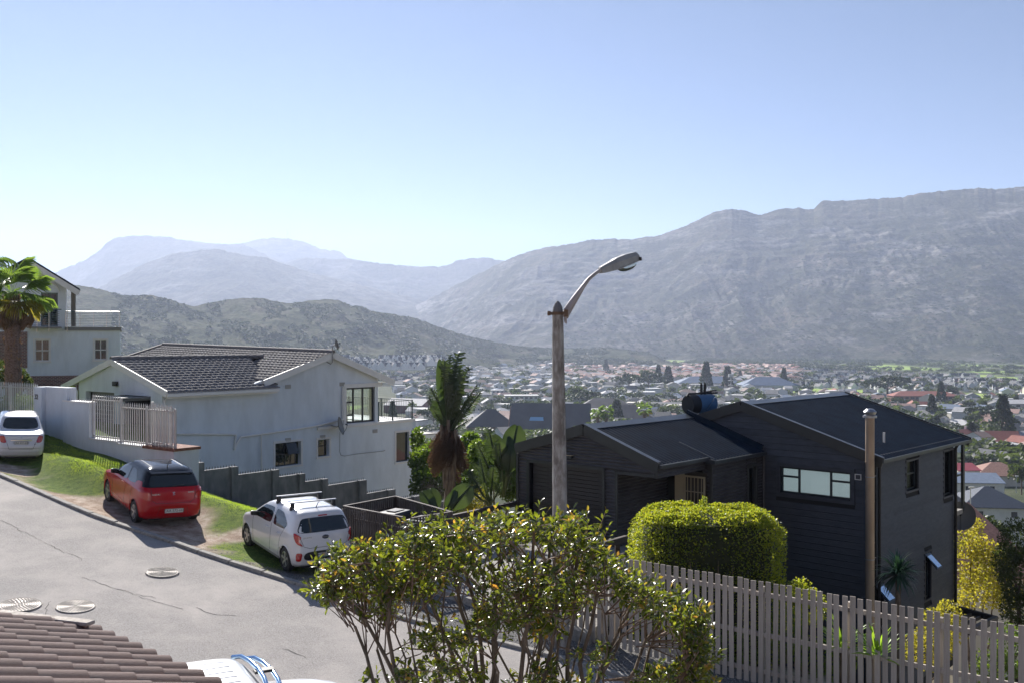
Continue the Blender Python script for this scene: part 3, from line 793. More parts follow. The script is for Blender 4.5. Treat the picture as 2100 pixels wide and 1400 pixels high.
cl = scatter('dirt_clods', st_v, st_f, pos, M3, mat('clod', (0.22, 0.15, 0.10), (0.42, 0.33, 0.25), scale=6, rough=0.95)); tag(cl, 'small clods and pebbles on the bare sandy verge', 'dirt', kind='stuff')
# ---------------------------------------------------------------- the white house on the left slope
WH = Fr(333, 39.3, math.atan2(0.785, 0.62))
wh = WH.root('white_house', 'long white plastered house with grey tiled roof stepping down behind the grey wall', 'house')
yap, zap = WH.hx(228, 736, -0.1)
ylf, zlf = WH.hx(127, 790, -0.1)
xe, ze = WH.hy(345, 803, -0.45)
z_g = ze
xre, _ = WH.hy(571, 795, -0.45)
ywl = WH.hx(162, 800, 0)[0]
z_fl = WH.hx(309, 908, 0)[1]
xup = WH.hy(775, 800, 0)[0]; xend = WH.hy(846, 862, 0)[0]
z_ter = WH.hy(780, 869, 0)[1]
xg1, zg1 = WH.hy(683, 722, -0.2)         # main gable apex
xg0, zg0 = WH.hy(545, 779, -0.2)         # foot of the left rake
xg2, zg2 = WH.hy(808, 779, -0.2)         # foot of the right rake
def rect(px0, py0, px1, py1):            # left-top, right-bottom pixels on the long wall
 a, zt = WH.hy(px0, py0, 0); b, zb = WH.hy(px1, py1, 0); return a, b, zb, zt
w1 = rect(564, 908.5, 617, 950); w1 = (w1[0], w1[1], WH.hy(564, 957, 0)[1], w1[3])
w2 = rect(651.5, 901, 675, 933)
w3 = (WH.hy(709, 0, 0)[0], WH.hy(769, 0, 0)[0], WH.hy(709, 868, 0)[1], WH.hy(709, 795, 0)[1])
w4 = (WH.hy(812, 0, 0)[0], WH.hy(838, 0, 0)[0], WH.hy(812, 947, 0)[1], WH.hy(812, 886.5, 0)[1])
mb = MB()
zb = -10.5
wall_cells(mb, 0.0, xup, zb, ze + 0.1, [w1, w2, w3], 'x', 0.0, 0.22)
wall_cells(mb, xup, xend, zb, z_ter, [w4], 'x', 0.0, 0.22)
zE = ze + 0.1
def rz_(x): return zg0 + (zg1 - zg0) * (x - xg0) / (xg1 - xg0) if x < xg1 else zg1 + (zg2 - zg1) * (x - xg1) / (xg2 - xg1)
xa = xg0 + (zE - zg0) * (xg1 - xg0) / (zg1 - zg0)
mb.prism([(max(xa, 0) , 0.0, zE), (xup, 0.0, zE), (xup, 0.0, rz_(xup) - 0.05), (xg1, 0.0, zg1 - 0.05)], (0, 0.22, 0))
d_l = (WH.hx(234, 0, 0)[0], WH.hx(176, 0, 0)[0], z_fl, WH.hx(176, 801, 0)[1])
d_r = (WH.hx(309, 0, 0)[0], WH.hx(246, 0, 0)[0], z_fl, WH.hx(246, 808, 0)[1])
wall_cells(mb, 0.22, ywl, z_fl - 1.5, zlf + 0.0, [d_l, d_r], 'y', 0.0, 0.22)
zt = zlf
mb.prism([(0.0, 0.0, zt), (0.0, ywl, zt), (0.0, ywl + (0), zlf + (zap - zlf) * (ylf - ywl) / (ylf - yap) - 0.12), (0.0, yap, zap - 0.12), (0.0, 0.0, ze + 0.35 * 0.45 - 0.1)], (0.22, 0, 0))
mb.box(0.22, xup, ywl - 0.22, ywl, z_fl - 1.5, zlf + 0.05)
wall_cells(mb, 0.22, ywl + 4, zb, ze + 0.2, [(0.4, 4.6, z_ter + 0.2, w3[3])], 'y', xup - 0.22, xup)
mb.box(xend - 0.22, xend, 0.22, 9.0, zb, z_ter)
mb.box(0.22, xend - 0.22, 9.0, 9.22, zb, z_ter)
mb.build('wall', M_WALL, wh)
fl = MB(); fl.box(0.22, xup - 0.22, 0.22, ywl - 0.22, z_fl - 0.2, z_fl); fl.build('garage_floor', M_CONC, wh)
fl = MB(); fl.box(xup - 4, xend + 0.12, -0.10, 9.2, z_ter - 0.001, z_ter + 0.14); fl.build('terrace_slab', M_TRIM, wh)
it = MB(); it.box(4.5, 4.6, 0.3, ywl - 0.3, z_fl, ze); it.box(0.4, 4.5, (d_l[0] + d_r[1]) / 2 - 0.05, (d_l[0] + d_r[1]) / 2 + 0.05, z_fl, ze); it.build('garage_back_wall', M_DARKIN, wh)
z0, z1 = d_l[2], d_l[3]; npan = 10
for k in range(npan):
 pm = MB(); pm.box(0.26, 0.30, d_l[0] + 0.02, d_l[1] - 0.02, z0 + (z1 - z0) * k / npan + 0.008, z0 + (z1 - z0) * (k + 1) / npan - 0.008)
 pm.build('door_panel', mat_or('garage_door_grey', (0.15, 0.15, 0.155), 0.5), wh)
tm = MB(); dz = d_r[3]
tm.hexa([(-1.25, d_r[0] + .05, dz - 0.06), (-1.25, d_r[1] - .05, dz - 0.06), (0.95, d_r[1] - .05, dz - 0.12), (0.95, d_r[0] + .05, dz - 0.12), (-1.25, d_r[0] + .05, dz + 0.0), (-1.25, d_r[1] - .05, dz + 0.0), (0.95, d_r[1] - .05, dz - 0.06), (0.95, d_r[0] + .05, dz - 0.06)])
td = tm.build('raised_door', mat_or('garage_door_grey2', (0.17, 0.175, 0.18), 0.5), wh)
rb = MB()
for k in range(4):
 yy = d_r[0] + 0.2 + k * (d_r[1] - d_r[0] - .4) / 3; rb.box(-1.24, 0.93, yy - 0.03, yy + 0.03, dz - 0.16, dz - 0.10)
rb.build('rib', mat_or('garage_door_grey2', (0, 0, 0)), td)
hp = MB()
for k, (hy_, hz, wd) in enumerate([(0.4, 0.9, 0.5), (1.0, 1.25, 0.55), (1.6, 1.0, 0.5)]):
 c = Vector((2.0, d_r[0] + hy_, z_fl)); ring = []
 hp.tube([c, c + Vector((0, 0, hz * .6)), c + Vector((0, 0, hz))], [wd, wd * .8, wd * .25], 9)
o = hp.build('dust_sheet_heap', mat_or('dust_sheet', (0.16, 0.12, 0.10), 0.9), None, smooth=True); o.location = WH.o; o.rotation_euler = (0, 0, WH.ang)
tag(o, 'brown dust sheet draped over stored things inside the open garage', 'dust sheet')
fb = MB(); up = (0, 0, 1)
def rake(mb, a, b, h, w=0.06): mb.bar(a, b, w, h)
rake(fb, (-0.12, -0.5, ze - 0.08), (-0.12, yap, zap - 0.12), 0.26); rake(fb, (-0.12, yap, zap - 0.12), (-0.12, ylf + 0.0, zlf - 0.1), 0.26)
o_ = fb.build('bargeboard', M_TRIM, wh)
fb = MB(); rake(fb, (xg0 - 0.1, -0.22, zg0 - 0.14), (xg1, -0.22, zg1 - 0.14), 0.30); fb.build('bargeboard', M_TRIM, wh)
fb = MB(); rake(fb, (xg1, -0.22, zg1 - 0.14), (xg2, -0.22, zg2 - 0.14), 0.30); fb.build('bargeboard', M_TRIM, wh)
gm_ = MB(); gm_.box(-0.1, xre - 0.02, -0.56, -0.42, ze - 0.20, ze - 0.07); gm_.box(-0.1, xre - 0.02, -0.42, -0.40, ze - 0.28, ze - 0.03); gm_.build('gutter', M_TRIM, wh)
sf = MB(); sf.box(-0.08, xre - 0.05, -0.40, 0.0, ze - 0.10, ze - 0.07); sf.build('soffit', M_TRIM, wh)
sl = 'roof'
tile_field([(-0.14, -0.5, ze - 0.02), (xre, -0.5, ze - 0.02), (xre + 1.5, yap, zap), (-0.14, yap, zap)], (1, 0, 0), (0, yap + 0.5, zap - ze + 0.02), 0.30, 0.33, 0.034, 0.024, M_ROOFT, 'roof_tiles', wh)
tile_field([(-0.14, ylf, zlf), (9.0, ylf, zlf), (9.0, yap, zap), (-0.14, yap, zap)], (1, 0, 0), (0, yap - ylf, zap - zlf), 0.30, 0.33, 0.034, 0.024, M_ROOFT, 'roof_tiles', wh)
xr_end = WH.hy(549, 731, yap)[0]
xr_end = min(xr_end, 12.5)
for k in range(int((xr_end + 0.1) / 0.42)):                          # ridge caps one by one
 rcap = MB(); x0 = -0.12 + k * 0.42
 rcap.tube([(x0, yap, zap + 0.015), (x0 + 0.44, yap, zap + 0.035)], [0.115, 0.125], 8); rcap.build('ridge_tile', M_ROOFT, wh)
DR2 = 56.0; R2 = WH.loc(P(335, 707.5, DR2)); R1 = Vector((xg1, -0.25, zg1))
E1 = Vector((xg0, -0.25, zg0)); dirv = (R2 - R1)
E2 = E1 + dirv * 1.0
tile_field([E1, R1, R2, E2], dirv, R1 - E1, 0.30, 0.33, 0.034, 0.024, M_ROOFT, 'roof_tiles', wh)
E3 = Vector((xg2, -0.25, zg2))
tile_field([E3, R1, R2, E3 + dirv * 1.0], dirv, R1 - E3, 0.30, 0.33, 0.034, 0.024, M_ROOFT, 'roof_tiles', wh)
nk = int(dirv.length / 0.42)
capm = MB(); capm.tube([(0, 0, 0.015), (0.44, 0, 0.035)], [0.115, 0.125], 8); capm = capm.mesh('ridge_tile', M_ROOFT)
for k in range(nk):
 p = R1 + dirv * (k / nk); c = obj('ridge_tile', capm, wh, p); c.rotation_euler = (0, 0, math.atan2(dirv.y, dirv.x))
vl = MB(); vl.bar(R2 + Vector((0, 0, .05)), E2 + Vector((0, 0, 0.1)), 0.2, 0.08); vl.build('hip_ridge', M_ROOFT, wh)
W1 = window(wh, 'x', w1[0], w1[1] - 0.18, w1[2], w1[3], 0.0, 0.14, 0.05, muls=(w1[0] + (w1[1] - w1[0]) * 0.45,), trans=[(w1[0], w1[1] - 0.18, w1[3] - 0.55)])
W2 = window(wh, 'x', w2[0], w2[1] - 0.12, w2[2], w2[3], 0.0, 0.14, 0.05, trans=[(w2[0], w2[1] - .12, (w2[2] + w2[3]) / 2 + .08)])
xm1 = w3[0] + (w3[1] - w3[0]) * 0.30; xm2 = w3[0] + (w3[1] - w3[0]) * 0.62
W3 = window(wh, 'x', w3[0], w3[1], w3[2], w3[3], 0.0, 0.10, 0.09, muls=(xm1, xm2), trans=[(w3[0], xm1, w3[3] - 0.72), (w3[0], xm1, w3[3] - 1.35)], gmat=(lambda m: m)(M_CLEAR))
W4 = window(wh, 'x', w4[0], w4[1], w4[2], w4[3], 0.0, 0.10, 0.06)
sm = MB(); xs0 = w1[0] + (w1[1] - w1[0]) * 0.46; xs1 = w1[1] - 0.22; zs = w1[3] - 0.06
sm.hexa([(xs0, -0.10, zs - 0.50), (xs1, -0.10, zs - 0.50), (xs1, 0.10, zs), (xs0, 0.10, zs), (xs0, -0.125, zs - 0.49), (xs1, -0.125, zs - 0.49), (xs1, 0.075, zs + 0.01), (xs0, 0.075, zs + 0.01)])
so = sm.build('open_sash', M_GLASS, W1)
for (a0, a1, b0, b1) in (w1, w2, w4):
 rv = MB(); rv.box(a0 - 0.10, a1 + 0.10, -0.05, 0.0, b0 - 0.10, b0)
 rv.box(a0 - 0.10, a0, -0.03, 0.0, b0, b1 + 0.10); rv.box(a1, a1 + 0.10, -0.03, 0.0, b0, b1 + 0.10); rv.box(a0, a1, -0.03, 0.0, b1, b1 + 0.10); rv.build('window_surround', M_TRIM, wh)
(a0, a1, b0, b1) = w3; rv = MB()
rv.box(a0 - 0.16, a0 - 0.0, -0.06, 0.0, b0 - 0.2, b1 + 0.2); rv.box(a0, xup + 0.25, -0.06, 0.0, b1, b1 + 0.2); rv.box(a0, a1, -0.05, 0.0, b0 - 0.14, b0)
rv.build('window_surround', M_TRIM, wh)
cu = MB(); cu.box(w3[0] + 0.1, w3[0] + 0.75, 0.7, 0.75, w3[2], w3[2] + 0.95); cu.build('curtain', mat_or('grey_cloth', (0.35, 0.34, 0.34), 0.9), wh)
def wpt(px, py, off=-0.06):
 x, z = WH.hy(px, py, off); return Vector((x, off, z))
for pts, r in (([wpt(345, 812), wpt(345, 815), wpt(338, 818), wpt(338, 900)], 0.045), ([wpt(356, 888.5), wpt(484, 890)], 0.045), ([wpt(484, 890), wpt(481, 918)], 0.04),
    ([wpt(705, 858.5), wpt(680, 865), wpt(640, 874), wpt(560, 886), wpt(494, 895), wpt(483, 912), wpt(481, 922)], 0.05), ([wpt(536, 889), wpt(537, 965)], 0.03), ([wpt(703, 792), wpt(703, 858)], 0.045)):
 pb = MB(); pb.tube(pts, r, 8); pb.build('pipe', M_TRIM, wh, smooth=True)
for (a, b) in ((591, 792), (591, 901), (662, 895), (769.5, 883), (702, 787)):
 x, z = WH.hy(a, b, -0.02); vb = MB(); vb.box(x - 0.16, x + 0.16, -0.025, 0.0, z - 0.09, z + 0.09)
 for k in range(4): vb.box(x - 0.15, x + 0.15, -0.035, -0.025, z - 0.075 + k * 0.042, z - 0.055 + k * 0.042)
 vb.build('air_vent', mat_or('vent_grey', (0.42, 0.41, 0.39), 0.8), wh)
cb = MB(); cb.tube([wpt(697, 885), wpt(696.5, 925), wpt(699, 932), wpt(706, 934), wpt(730, 930), wpt(786, 924), wpt(790, 922)], 0.012, 5); cb.build('cable', mat_or('cable_grey', (0.2, 0.2, 0.2), 0.7), wh)
wl_ = MB(); y_, z_ = WH.hx(239.5, 786, 0); wl_.box(-0.14, -0.02, y_ - 0.16, y_ + 0.16, z_ - 0.10, z_ + 0.10); wl_.box(-0.16, -0.14, y_ - 0.12, y_ + 0.12, z_ - 0.08, z_ - 0.0)
wl_.build('wall_lamp', mat_or('lamp_brown', (0.03, 0.025, 0.02), 0.5), wh, bevel=0.02)
pb = MB(); y_, z_ = WH.hx(158, 798, -0.06); pb.tube([(-0.06, y_ + 1.0, z_ + .12), (-0.06, y_ + 0.15, z_ + .05), (-0.06, y_, z_ - 0.1), (-0.06, y_, z_fl)], 0.05, 8); pb.build('downpipe', M_TRIM, wh, smooth=True)
def dish(name, loc, r, axis, label, bracket):
 """satellite dish: shallow bowl, feed arm, head and a bracket"""
 e = empty(name, loc, 0, label, 'satellite dish')
 ax = Vector(axis).normalized(); q_ = ax.to_track_quat('Z', 'Y').to_matrix().to_4x4()
 mb = MB(); n = 24; rings = 5
 for k in range(rings + 1):
  rr = r * k / rings
  for j in range(n): mb.v.append(tuple(q_ @ Vector((rr * math.cos(2 * math.pi * j / n), rr * math.sin(2 * math.pi * j / n) * 1.08, 0.28 * rr * rr / r))))
 for k in range(rings):
  for j in range(n): mb.f.append((k * n + j, k * n + (j + 1) % n, (k + 1) * n + (j + 1) % n, (k + 1) * n + j))
 b0 = len(mb.v)
 mb.v += [tuple(Vector(v) + ax * -0.012) for v in mb.v[:b0]]; mb.f += [tuple(i + b0 for i in f[::-1]) for f in mb.f[:rings * n]]
 mb.build('bowl', mat_or('dish_grey', (0.20, 0.20, 0.195), 0.5), e, smooth=True)
 arm = MB(); arm.tube([q_ @ Vector((0, -r * 1.02, 0.15 * r)), q_ @ Vector((0, -r * 0.5, r * 0.75)), q_ @ Vector((0, -r * 0.05, r * 1.0))], 0.012, 6); arm.build('feed_arm', M_ALU, e)
 hd = MB(); hd.tube([q_ @ Vector((0, -r * 0.1, r * 1.02)), q_ @ Vector((0, 0.02, r * 0.8))], 0.035, 8); hd.build('feed_head', M_ALU, e)
 bk = MB(); bk.tube([ax * -0.02, ax * -0.12] + [Vector(b) for b in bracket], 0.022, 8); bk.build('bracket', mat_or('pipe_grey', (0.25, 0.25, 0.25), 0.5), e, smooth=True)
 return e
pd = WH.w(WH.hy(688, 706, -0.35)[0], -0.35, WH.hy(688, 706, -0.35)[1])
base = WH.w(*[WH.hy(667, 739, -0.0)[0], -0.0, WH.hy(667, 739, 0)[1]]) - pd
dish('satellite_dish', pd, 0.24, (0.85, 0.45, 0.25), 'small round satellite dish on a bent pipe at the peak of the white gable',
  [(-0.14, -0.05, -0.10), (-0.14, -0.05, -0.85), (-0.22, -0.06, -0.95), tuple(base)])
pd = WH.w(WH.hy(695, 873, -0.45)[0], -0.45, WH.hy(695, 873, -0.45)[1])
dish('satellite_dish', pd, 0.42, (0.97, -0.05, 0.25), 'satellite dish seen edge-on against the long white wall under the terrace window', [(-0.4, 0.1, 0.02), (-0.45, 0.35, 0.03)])
def railing(root, pts, h, gap, rad, material, post_every=None, top=0.02):
 """railing along local points: posts at the points, rails and balusters as parts"""
 for i, p in enumerate(pts):
  m_ = MB(); m_.box(p[0] - 0.03, p[0] + 0.03, p[1] - 0.03, p[1] + 0.03, p[2], p[2] + h + 0.03); m_.build('post', material, root)
 bm_ = MB(); bm_.tube([(0, 0, 0.06), (0, 0, h)], rad, 5); bme = bm_.mesh('baluster', material)
 for i in range(len(pts) - 1):
  a = Vector(pts[i]); b = Vector(pts[i + 1]); m_ = MB(); m_.bar(a + Vector((0, 0, h)), b + Vector((0, 0, h)), 0.045, 0.03); m_.build('top_rail', material, root)
  m_ = MB(); m_.bar(a + Vector((0, 0, .06)), b + Vector((0, 0, .06)), 0.03, 0.02); m_.build('bottom_rail', material, root)
  n = int((b - a).length / gap)
  for k in range(1, n): obj('baluster', bme, root, a.lerp(b, k / n))
tr = empty('terrace_railing', WH.o, WH.ang, 'thin green metal railing round the white terrace of the long house', 'railing')
zt_ = z_ter + 0.14
xm_ = WH.hy(806, 860, 0.02)[0]
railing(tr, [(xup + 0.1, 0.05, zt_), (xm_, 0.05, zt_), (xend + 0.02, 0.05, zt_), (xend + 0.02, 2.4, zt_), (xend + 0.02, 5.0, zt_), (xm_, 5.0, zt_), (xup - 0.4, 5.0, zt_)], 0.98, 0.13, 0.008, mat_or('rail_green', (0.02, 0.045, 0.045), 0.4))
# ---------------------------------------------------------------- boundary wall with palisade, number 32
BW = Fr(352, 30.0, math.atan2(-0.6, 0.8))
bw = BW.root('boundary_wall', 'white plastered boundary wall with number 32 and stepped plinth in front of the garage', 'wall')
bx_ = lambda px: BW.hy(px, 700, 0)[0]
bz_ = lambda px, py: BW.hy(px, py, 0)[1]
secs = [(70, 85, 793, 0.0, 0.5), (85, 129, 795, 0.15, 0.35), (129, 183, 826, 0.0, 0.24), (183, 240.5, 906, 0.0, 0.24), (240.5, 294, 916, 0.0, 0.24), (294, 357, 925, 0.0, 0.9)]
for (a, b, ty, y0, th) in secs:
 m_ = MB(); m_.box(bx_(a), bx_(b) - 0.003, y0, y0 + th, -6.2, bz_(b, ty)); m_.build('wall_section', M_WALL, bw)
 if ty in (826, 906, 916):
  m_ = MB(); m_.box(bx_(a) - 0.0, bx_(b) - 0.006, y0 - 0.03, y0 + th + 0.03, bz_(b, ty) + 0.001, bz_(b, ty) + 0.045); m_.build('coping', M_TRIM, bw)
bc = MB(); bc.box(bx_(294), bx_(357) + 0.04, -0.04, 0.95, bz_(357, 925) + 0.002, bz_(357, 925) + 0.09)
bc.build('brick_coping', M_PAVE, bw)
def text_mesh(s, size, depth, material, name='lettering', font_scale=(1, 1)):
 cu_ = bpy.data.curves.new(name, 'FONT'); cu_.body = s; cu_.size = size; cu_.extrude = depth; cu_.align_x = 'CENTER'; cu_.align_y = 'CENTER'; cu_.resolution_u = 2
 to = bpy.data.objects.new(name, cu_); COL.objects.link(to)
 dg = bpy.context.evaluated_depsgraph_get(); me = bpy.data.meshes.new_from_object(to.evaluated_get(dg)); bpy.data.objects.remove(to)
 me.materials.clear(); me.materials.append(material); me.name = name
 return me
def place_text(s, size, material, parent, loc, right, upv, depth=0.002, name='lettering', sx=1.0):
 o = obj(name, text_mesh(s, size, depth, material, name), parent)
 r_ = Vector(right).normalized(); u_ = Vector(upv); u_ = (u_ - r_ * u_.dot(r_)).normalized(); n_ = r_.cross(u_)
 M = Matrix((r_ * sx, u_, n_)).transposed().to_4x4(); M.translation = Vector(loc); o.matrix_local = M
 return o
x_, z_ = BW.hy(75, 813, 0)
place_text('32', 0.26, mat_or('number_black', (0.02, 0.02, 0.02), 0.5), bw, (x_, -0.012, z_), (1, 0, 0), (0, 0, 1), 0.008, 'house_number')
def palisade(px0, px1, rail_y0, bot_y, post_px, post_y, label, gap=0.135, y=0.12, extra=0.12, x1=None):
 e = BW.root('palisade_fence', label, 'fence', 'palisade fence sections on the boundary wall')
 zr = bz_(px1, rail_y0); zb_ = bz_(px1, bot_y); x0 = bx_(px0) + 0.03; x1 = bx_(px1) - 0.02
 pl = MB(); pl.hexa([(-0.014, -0.014, 0), (0.014, -0.014, 0), (0.014, 0.014, 0), (-0.014, 0.014, 0), (-0.014, -0.014, 1), (0.014, -0.014, 1), (0.014, 0.014, 1), (-0.014, 0.014, 1)])
 pl.add([(-0.014, -0.014, 1), (0.014, -0.014, 1), (0.014, 0.014, 1), (-0.014, 0.014, 1), (0, 0, 1.07)], [(0, 1, 4), (1, 2, 4), (2, 3, 4), (3, 0, 4)])
 plm = pl.mesh('pale', M_PALE); n = max(2, int(round((x1 - x0) / gap)))
 for k in range(n + 1):
  o = obj('pale', plm, e, (x0 + (x1 - x0) * k / n, y, zb_)); o.scale = (1, 1, (zr + extra - zb_))
 for zz in (zr, zb_ + 0.06):
  m_ = MB(); m_.box(x0 - 0.02, x1 + 0.02, y + 0.016, y + 0.045, zz - 0.022, zz + 0.022); m_.build('rail', M_PALE, e)
 m_ = MB(); m_.box(bx_(post_px) - 0.035, bx_(post_px) + 0.035, y - 0.02, y + 0.05, zb_ - 0.1, bz_(post_px, post_y)); m_.build('post', M_PALE, e, bevel=0.01)
 return e
palisade(183, 240, 823, 903, 241, 815, 'palisade section left of the open garage, right beside the solid white wall')
palisade(241.5, 293, 839, 913, 294, 832, 'middle palisade section in front of the open garage door')
palisade(294.5, 351, 844, 920, 352, 838, 'palisade section at the corner above the red car')
palisade(-70, 70, 796, 857, 14, 788, 'pale palisade gate left of the number 32 pillar')
m_ = MB(); m_.box(bx_(-70), bx_(70), 0.0, 0.2, -5, bz_(70, 858)); m_.build('wall_section', M_WALL, bw)
sp = MB()
for k in range(11):
 x_ = bx_(131) + (bx_(182) - bx_(131)) * k / 10; z_ = bz_(183, 826) + 0.04
 sp.add([(x_ - .015, .10, z_), (x_ + .015, .10, z_), (x_ + .015, .13, z_), (x_ - .015, .13, z_), (x_, .115, z_ + .14)], [(0, 1, 4), (1, 2, 4), (2, 3, 4), (3, 0, 4)])
sp.build('spike_row', M_PALE, bw)
RF = Fr(352, 30.0, math.atan2(0.8, -0.6))
e = RF.root('palisade_fence', 'short palisade return running back from the wall corner beside the brick coping', 'fence', 'palisade fence sections on the boundary wall')
plm = [c for c in bpy.data.meshes if c.name.startswith('pale')][0]
zb_ = bz_(352, 918); zr = bz_(352, 843)
for k in range(13): o = obj('pale', plm, e, (0.1 + 0.16 * k, -0.05, zb_)); o.scale = (1, 1, zr + .12 - zb_)
for zz in (zr, zb_ + .06): m_ = MB(); m_.box(0, 2.15, -0.03, -0.005, zz - .022, zz + .022); m_.build('rail', M_PALE, e)
m_ = MB(); m_.box(2.12, 2.19, -0.08, 0.0, zb_, zr + 0.2); m_.build('post', M_PALE, e)
pf = MB(); pf.box(-9, 0.9, 0.26, 9.5, z_fl - 0.4, z_fl - 0.0)
cy_ = MB(); cy_.v = [];
o = MB().hexa([BW.w(-12, 0.3, -3.9), BW.w(-0.1, 0.3, -3.95), WH.w(-0.02, 0.4, z_fl - 0.02), WH.w(-0.02, ywl, z_fl - 0.02), BW.w(-12, 0.3, -3.72), BW.w(-0.1, 0.3, -3.75), WH.w(-0.02, 0.4, z_fl + 0.02), WH.w(-0.02, ywl, z_fl + 0.02)]).build('courtyard_paving', M_PAVE)
tag(o, kind='structure')
# ---------------------------------------------------------------- grey stepped wall running downhill
PW = Fr(355, 30.2, math.atan2(0.785, 0.62))
pw = PW.root('stepped_wall', 'grey concrete wall stepping downhill with spikes along its top', 'wall')
psec = [(352, 416, 946, 404), (417, 486, 954.6, 472), (487, 569.6, 961, 556), (570, 623, 969, 611), (624, 669.6, 979.5, 658), (670, 749, 982, 734), (750, 808, 1001, 793), (809, 862, 1014, 846), (863, 930, 1022, 915), (931, 1000, 1032, 985)]
for (a, b, ty, pp) in psec:
 xa_ = PW.hy(a, 0, 0)[0]; xb_ = PW.hy(b, 0, 0)[0]; zt_ = PW.hy(b, ty, 0)[1]; xp = PW.hy(pp, 0, 0)[0]
 if xb_ > 40: continue
 m_ = MB(); m_.box(xa_, xp, 0.0, 0.14, -10 - (xb_ * .2), zt_ - 0.02); m_.build('wall_panel', M_PRE, pw)
 m_ = MB(); m_.box(xp + 0.002, xb_ - 0.002, -0.10, 0.2, -10 - (xb_ * .2), zt_); m_.build('pier', M_PRE, pw, bevel=0.015)
 s_ = MB(); n = max(3, int((xb_ - xa_) / 0.10))
 for k in range(n):
  x_ = xa_ + (k + .5) * (xb_ - xa_) / n; s_.add([(x_ - .02, .04, zt_), (x_ + .02, .04, zt_), (x_ + .02, .08, zt_), (x_ - .02, .08, zt_), (x_, .06, zt_ + .09)], [(0, 1, 4), (1, 2, 4), (2, 3, 4), (3, 0, 4)])
 s_.build('spike_strip', mat_or('spike_grey', (0.25, 0.26, 0.27), 0.5, 0.3), pw)
# ---------------------------------------------------------------- the tall white house at the left edge
LH = Fr(1050, 60.0, 0.0)      # frontal: x to the right, y away
VA = R(22); VS = .90; VP_ = ((lambda p: (p - math.cos(VA) * VS * p, 60 - math.sin(VA) * VS * p, 0))((246 - 1050) / F * 60))
lh = empty('villa', VP_, VA, 'tall white villa with brick panels and a steel-railed terrace at the left edge', 'house')
lx = lambda px, d=0: (px - 1050) / F * (60 + d)
lz = lambda py, d=0: (700 - py) / F * (60 + d)
wa = (lx(72), lx(101), lz(739), lz(697)); wb_ = (lx(192.5), lx(218.5), lz(737), lz(697))
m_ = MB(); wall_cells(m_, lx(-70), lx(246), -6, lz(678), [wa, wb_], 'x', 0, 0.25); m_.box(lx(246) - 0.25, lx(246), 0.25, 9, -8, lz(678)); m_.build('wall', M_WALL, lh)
m_ = MB(); m_.box(lx(132), lx(248.5), -0.12, 9, lz(678), lz(671)); m_.build('terrace_slab', mat_or('slab_grey', (0.22, 0.21, 0.2), 0.9), lh)
wc = (lx(84), lx(118), lz(670), lz(603))
m_ = MB(); wall_cells(m_, lx(-70), lx(134), lz(678), lz(590), [wc], 'x', 0, 0.25); m_.box(lx(134) - .25, lx(134), .25, 1, lz(671), lz(592))
m_.prism([(lx(-70), 0, lz(590)), (lx(134), 0, lz(590)), (lx(134), 0, lz(584)), (lx(60), 0, lz(541)), (lx(-14), 0, lz(584)), (lx(-70), 0, lz(584))], (0, 0.25, 0)); m_.build('upper_wall', M_WALL, lh)
rs_ = MB(); a = (lx(60), -0.5, lz(537)); b = (lx(162), -0.5, lz(597))
rs_.hexa([(a[0], -.5, a[2] - .04), (b[0], -.5, b[2] - .04), (b[0], .9, b[2] - .04), (a[0], .9, a[2] - .04), (a[0], -.5, a[2] + .10), (b[0], -.5, b[2] + .10), (b[0], .9, b[2] + .10), (a[0], .9, a[2] + .10)]).build('roof', mat_or('slate_dark', (0.03, 0.035, 0.045), 0.95), lh)
b2 = (lx(-45), 0, lz(597))
rs_ = MB().hexa([(b2[0], -.5, b2[2] - .04), (a[0], -.5, a[2] - .04), (a[0], .9, a[2] - .04), (b2[0], .9, b2[2] - .04), (b2[0], -.5, b2[2] + .1), (a[0], -.5, a[2] + .1), (a[0], .9, a[2] + .1), (b2[0], .9, b2[2] + .1)]).build('roof', mat_or('slate_dark', (0, 0, 0)), lh)
m_ = MB(); m_.bar((a[0], -.53, a[2] - .22), (b[0], -.53, b[2] - .22), 0.05, 0.34); m_.build('bargeboard', M_TRIM, lh)
m_ = MB(); m_.hexa([(lx(134), -.45, lz(588)), (b[0], -.45, b[2] - .1), (b[0], .8, b[2] - .1), (lx(134), .8, lz(588)), (lx(134), -.45, lz(588) + .05), (b[0], -.45, b[2] - .05), (b[0], .8, b[2] - .05), (lx(134), .8, lz(588) + .05)]); m_.build('soffit', mat_or('cream_board', (0.6, 0.5, 0.38), 0.7), lh)
m_ = MB(); m_.tube([(lx(149), 0.3, lz(670)), (lx(149), 0.3, lz(598))], 0.15, 14); m_.build('column', mat_or('column_taupe', (0.16, 0.14, 0.11), 0.7), lh, smooth=True)
for (a0, a1, b0, b1) in (wa, wb_):
 window(lh, 'x', a0, a1, b0, b1, 0.0, 0.08, 0.06, muls=((a0 + a1) / 2,), trans=[(a0, a1, (b0 + b1) / 2)], fmat=M_TRIM)
 m_ = MB(); m_.box(a0 - .12, a1 + .12, -.06, 0, b0 - .1, b0); m_.box(a0 - .1, a0, -.04, 0, b0, b1 + .1); m_.box(a1, a1 + .1, -.04, 0, b0, b1 + .1); m_.box(a0, a1, -.04, 0, b1, b1 + .1); m_.build('window_surround', M_TRIM, lh)
window(lh, 'x', wc[0], wc[1], wc[2], wc[3], 0, 0.1, 0.08, muls=(wc[0] + .55 * (wc[1] - wc[0]),), trans=[(wc[0], wc[1], wc[3] - .8)], fmat=mat_or('frame_green', (0.12, 0.16, 0.15), 0.4))
am = MB(); arcp = []
for k in range(9):
 t = math.pi * k / 8; arcp.append(((wc[0] + wc[1]) / 2 + .62 * math.cos(t), -.03, wc[3] + .62 * math.sin(t)))
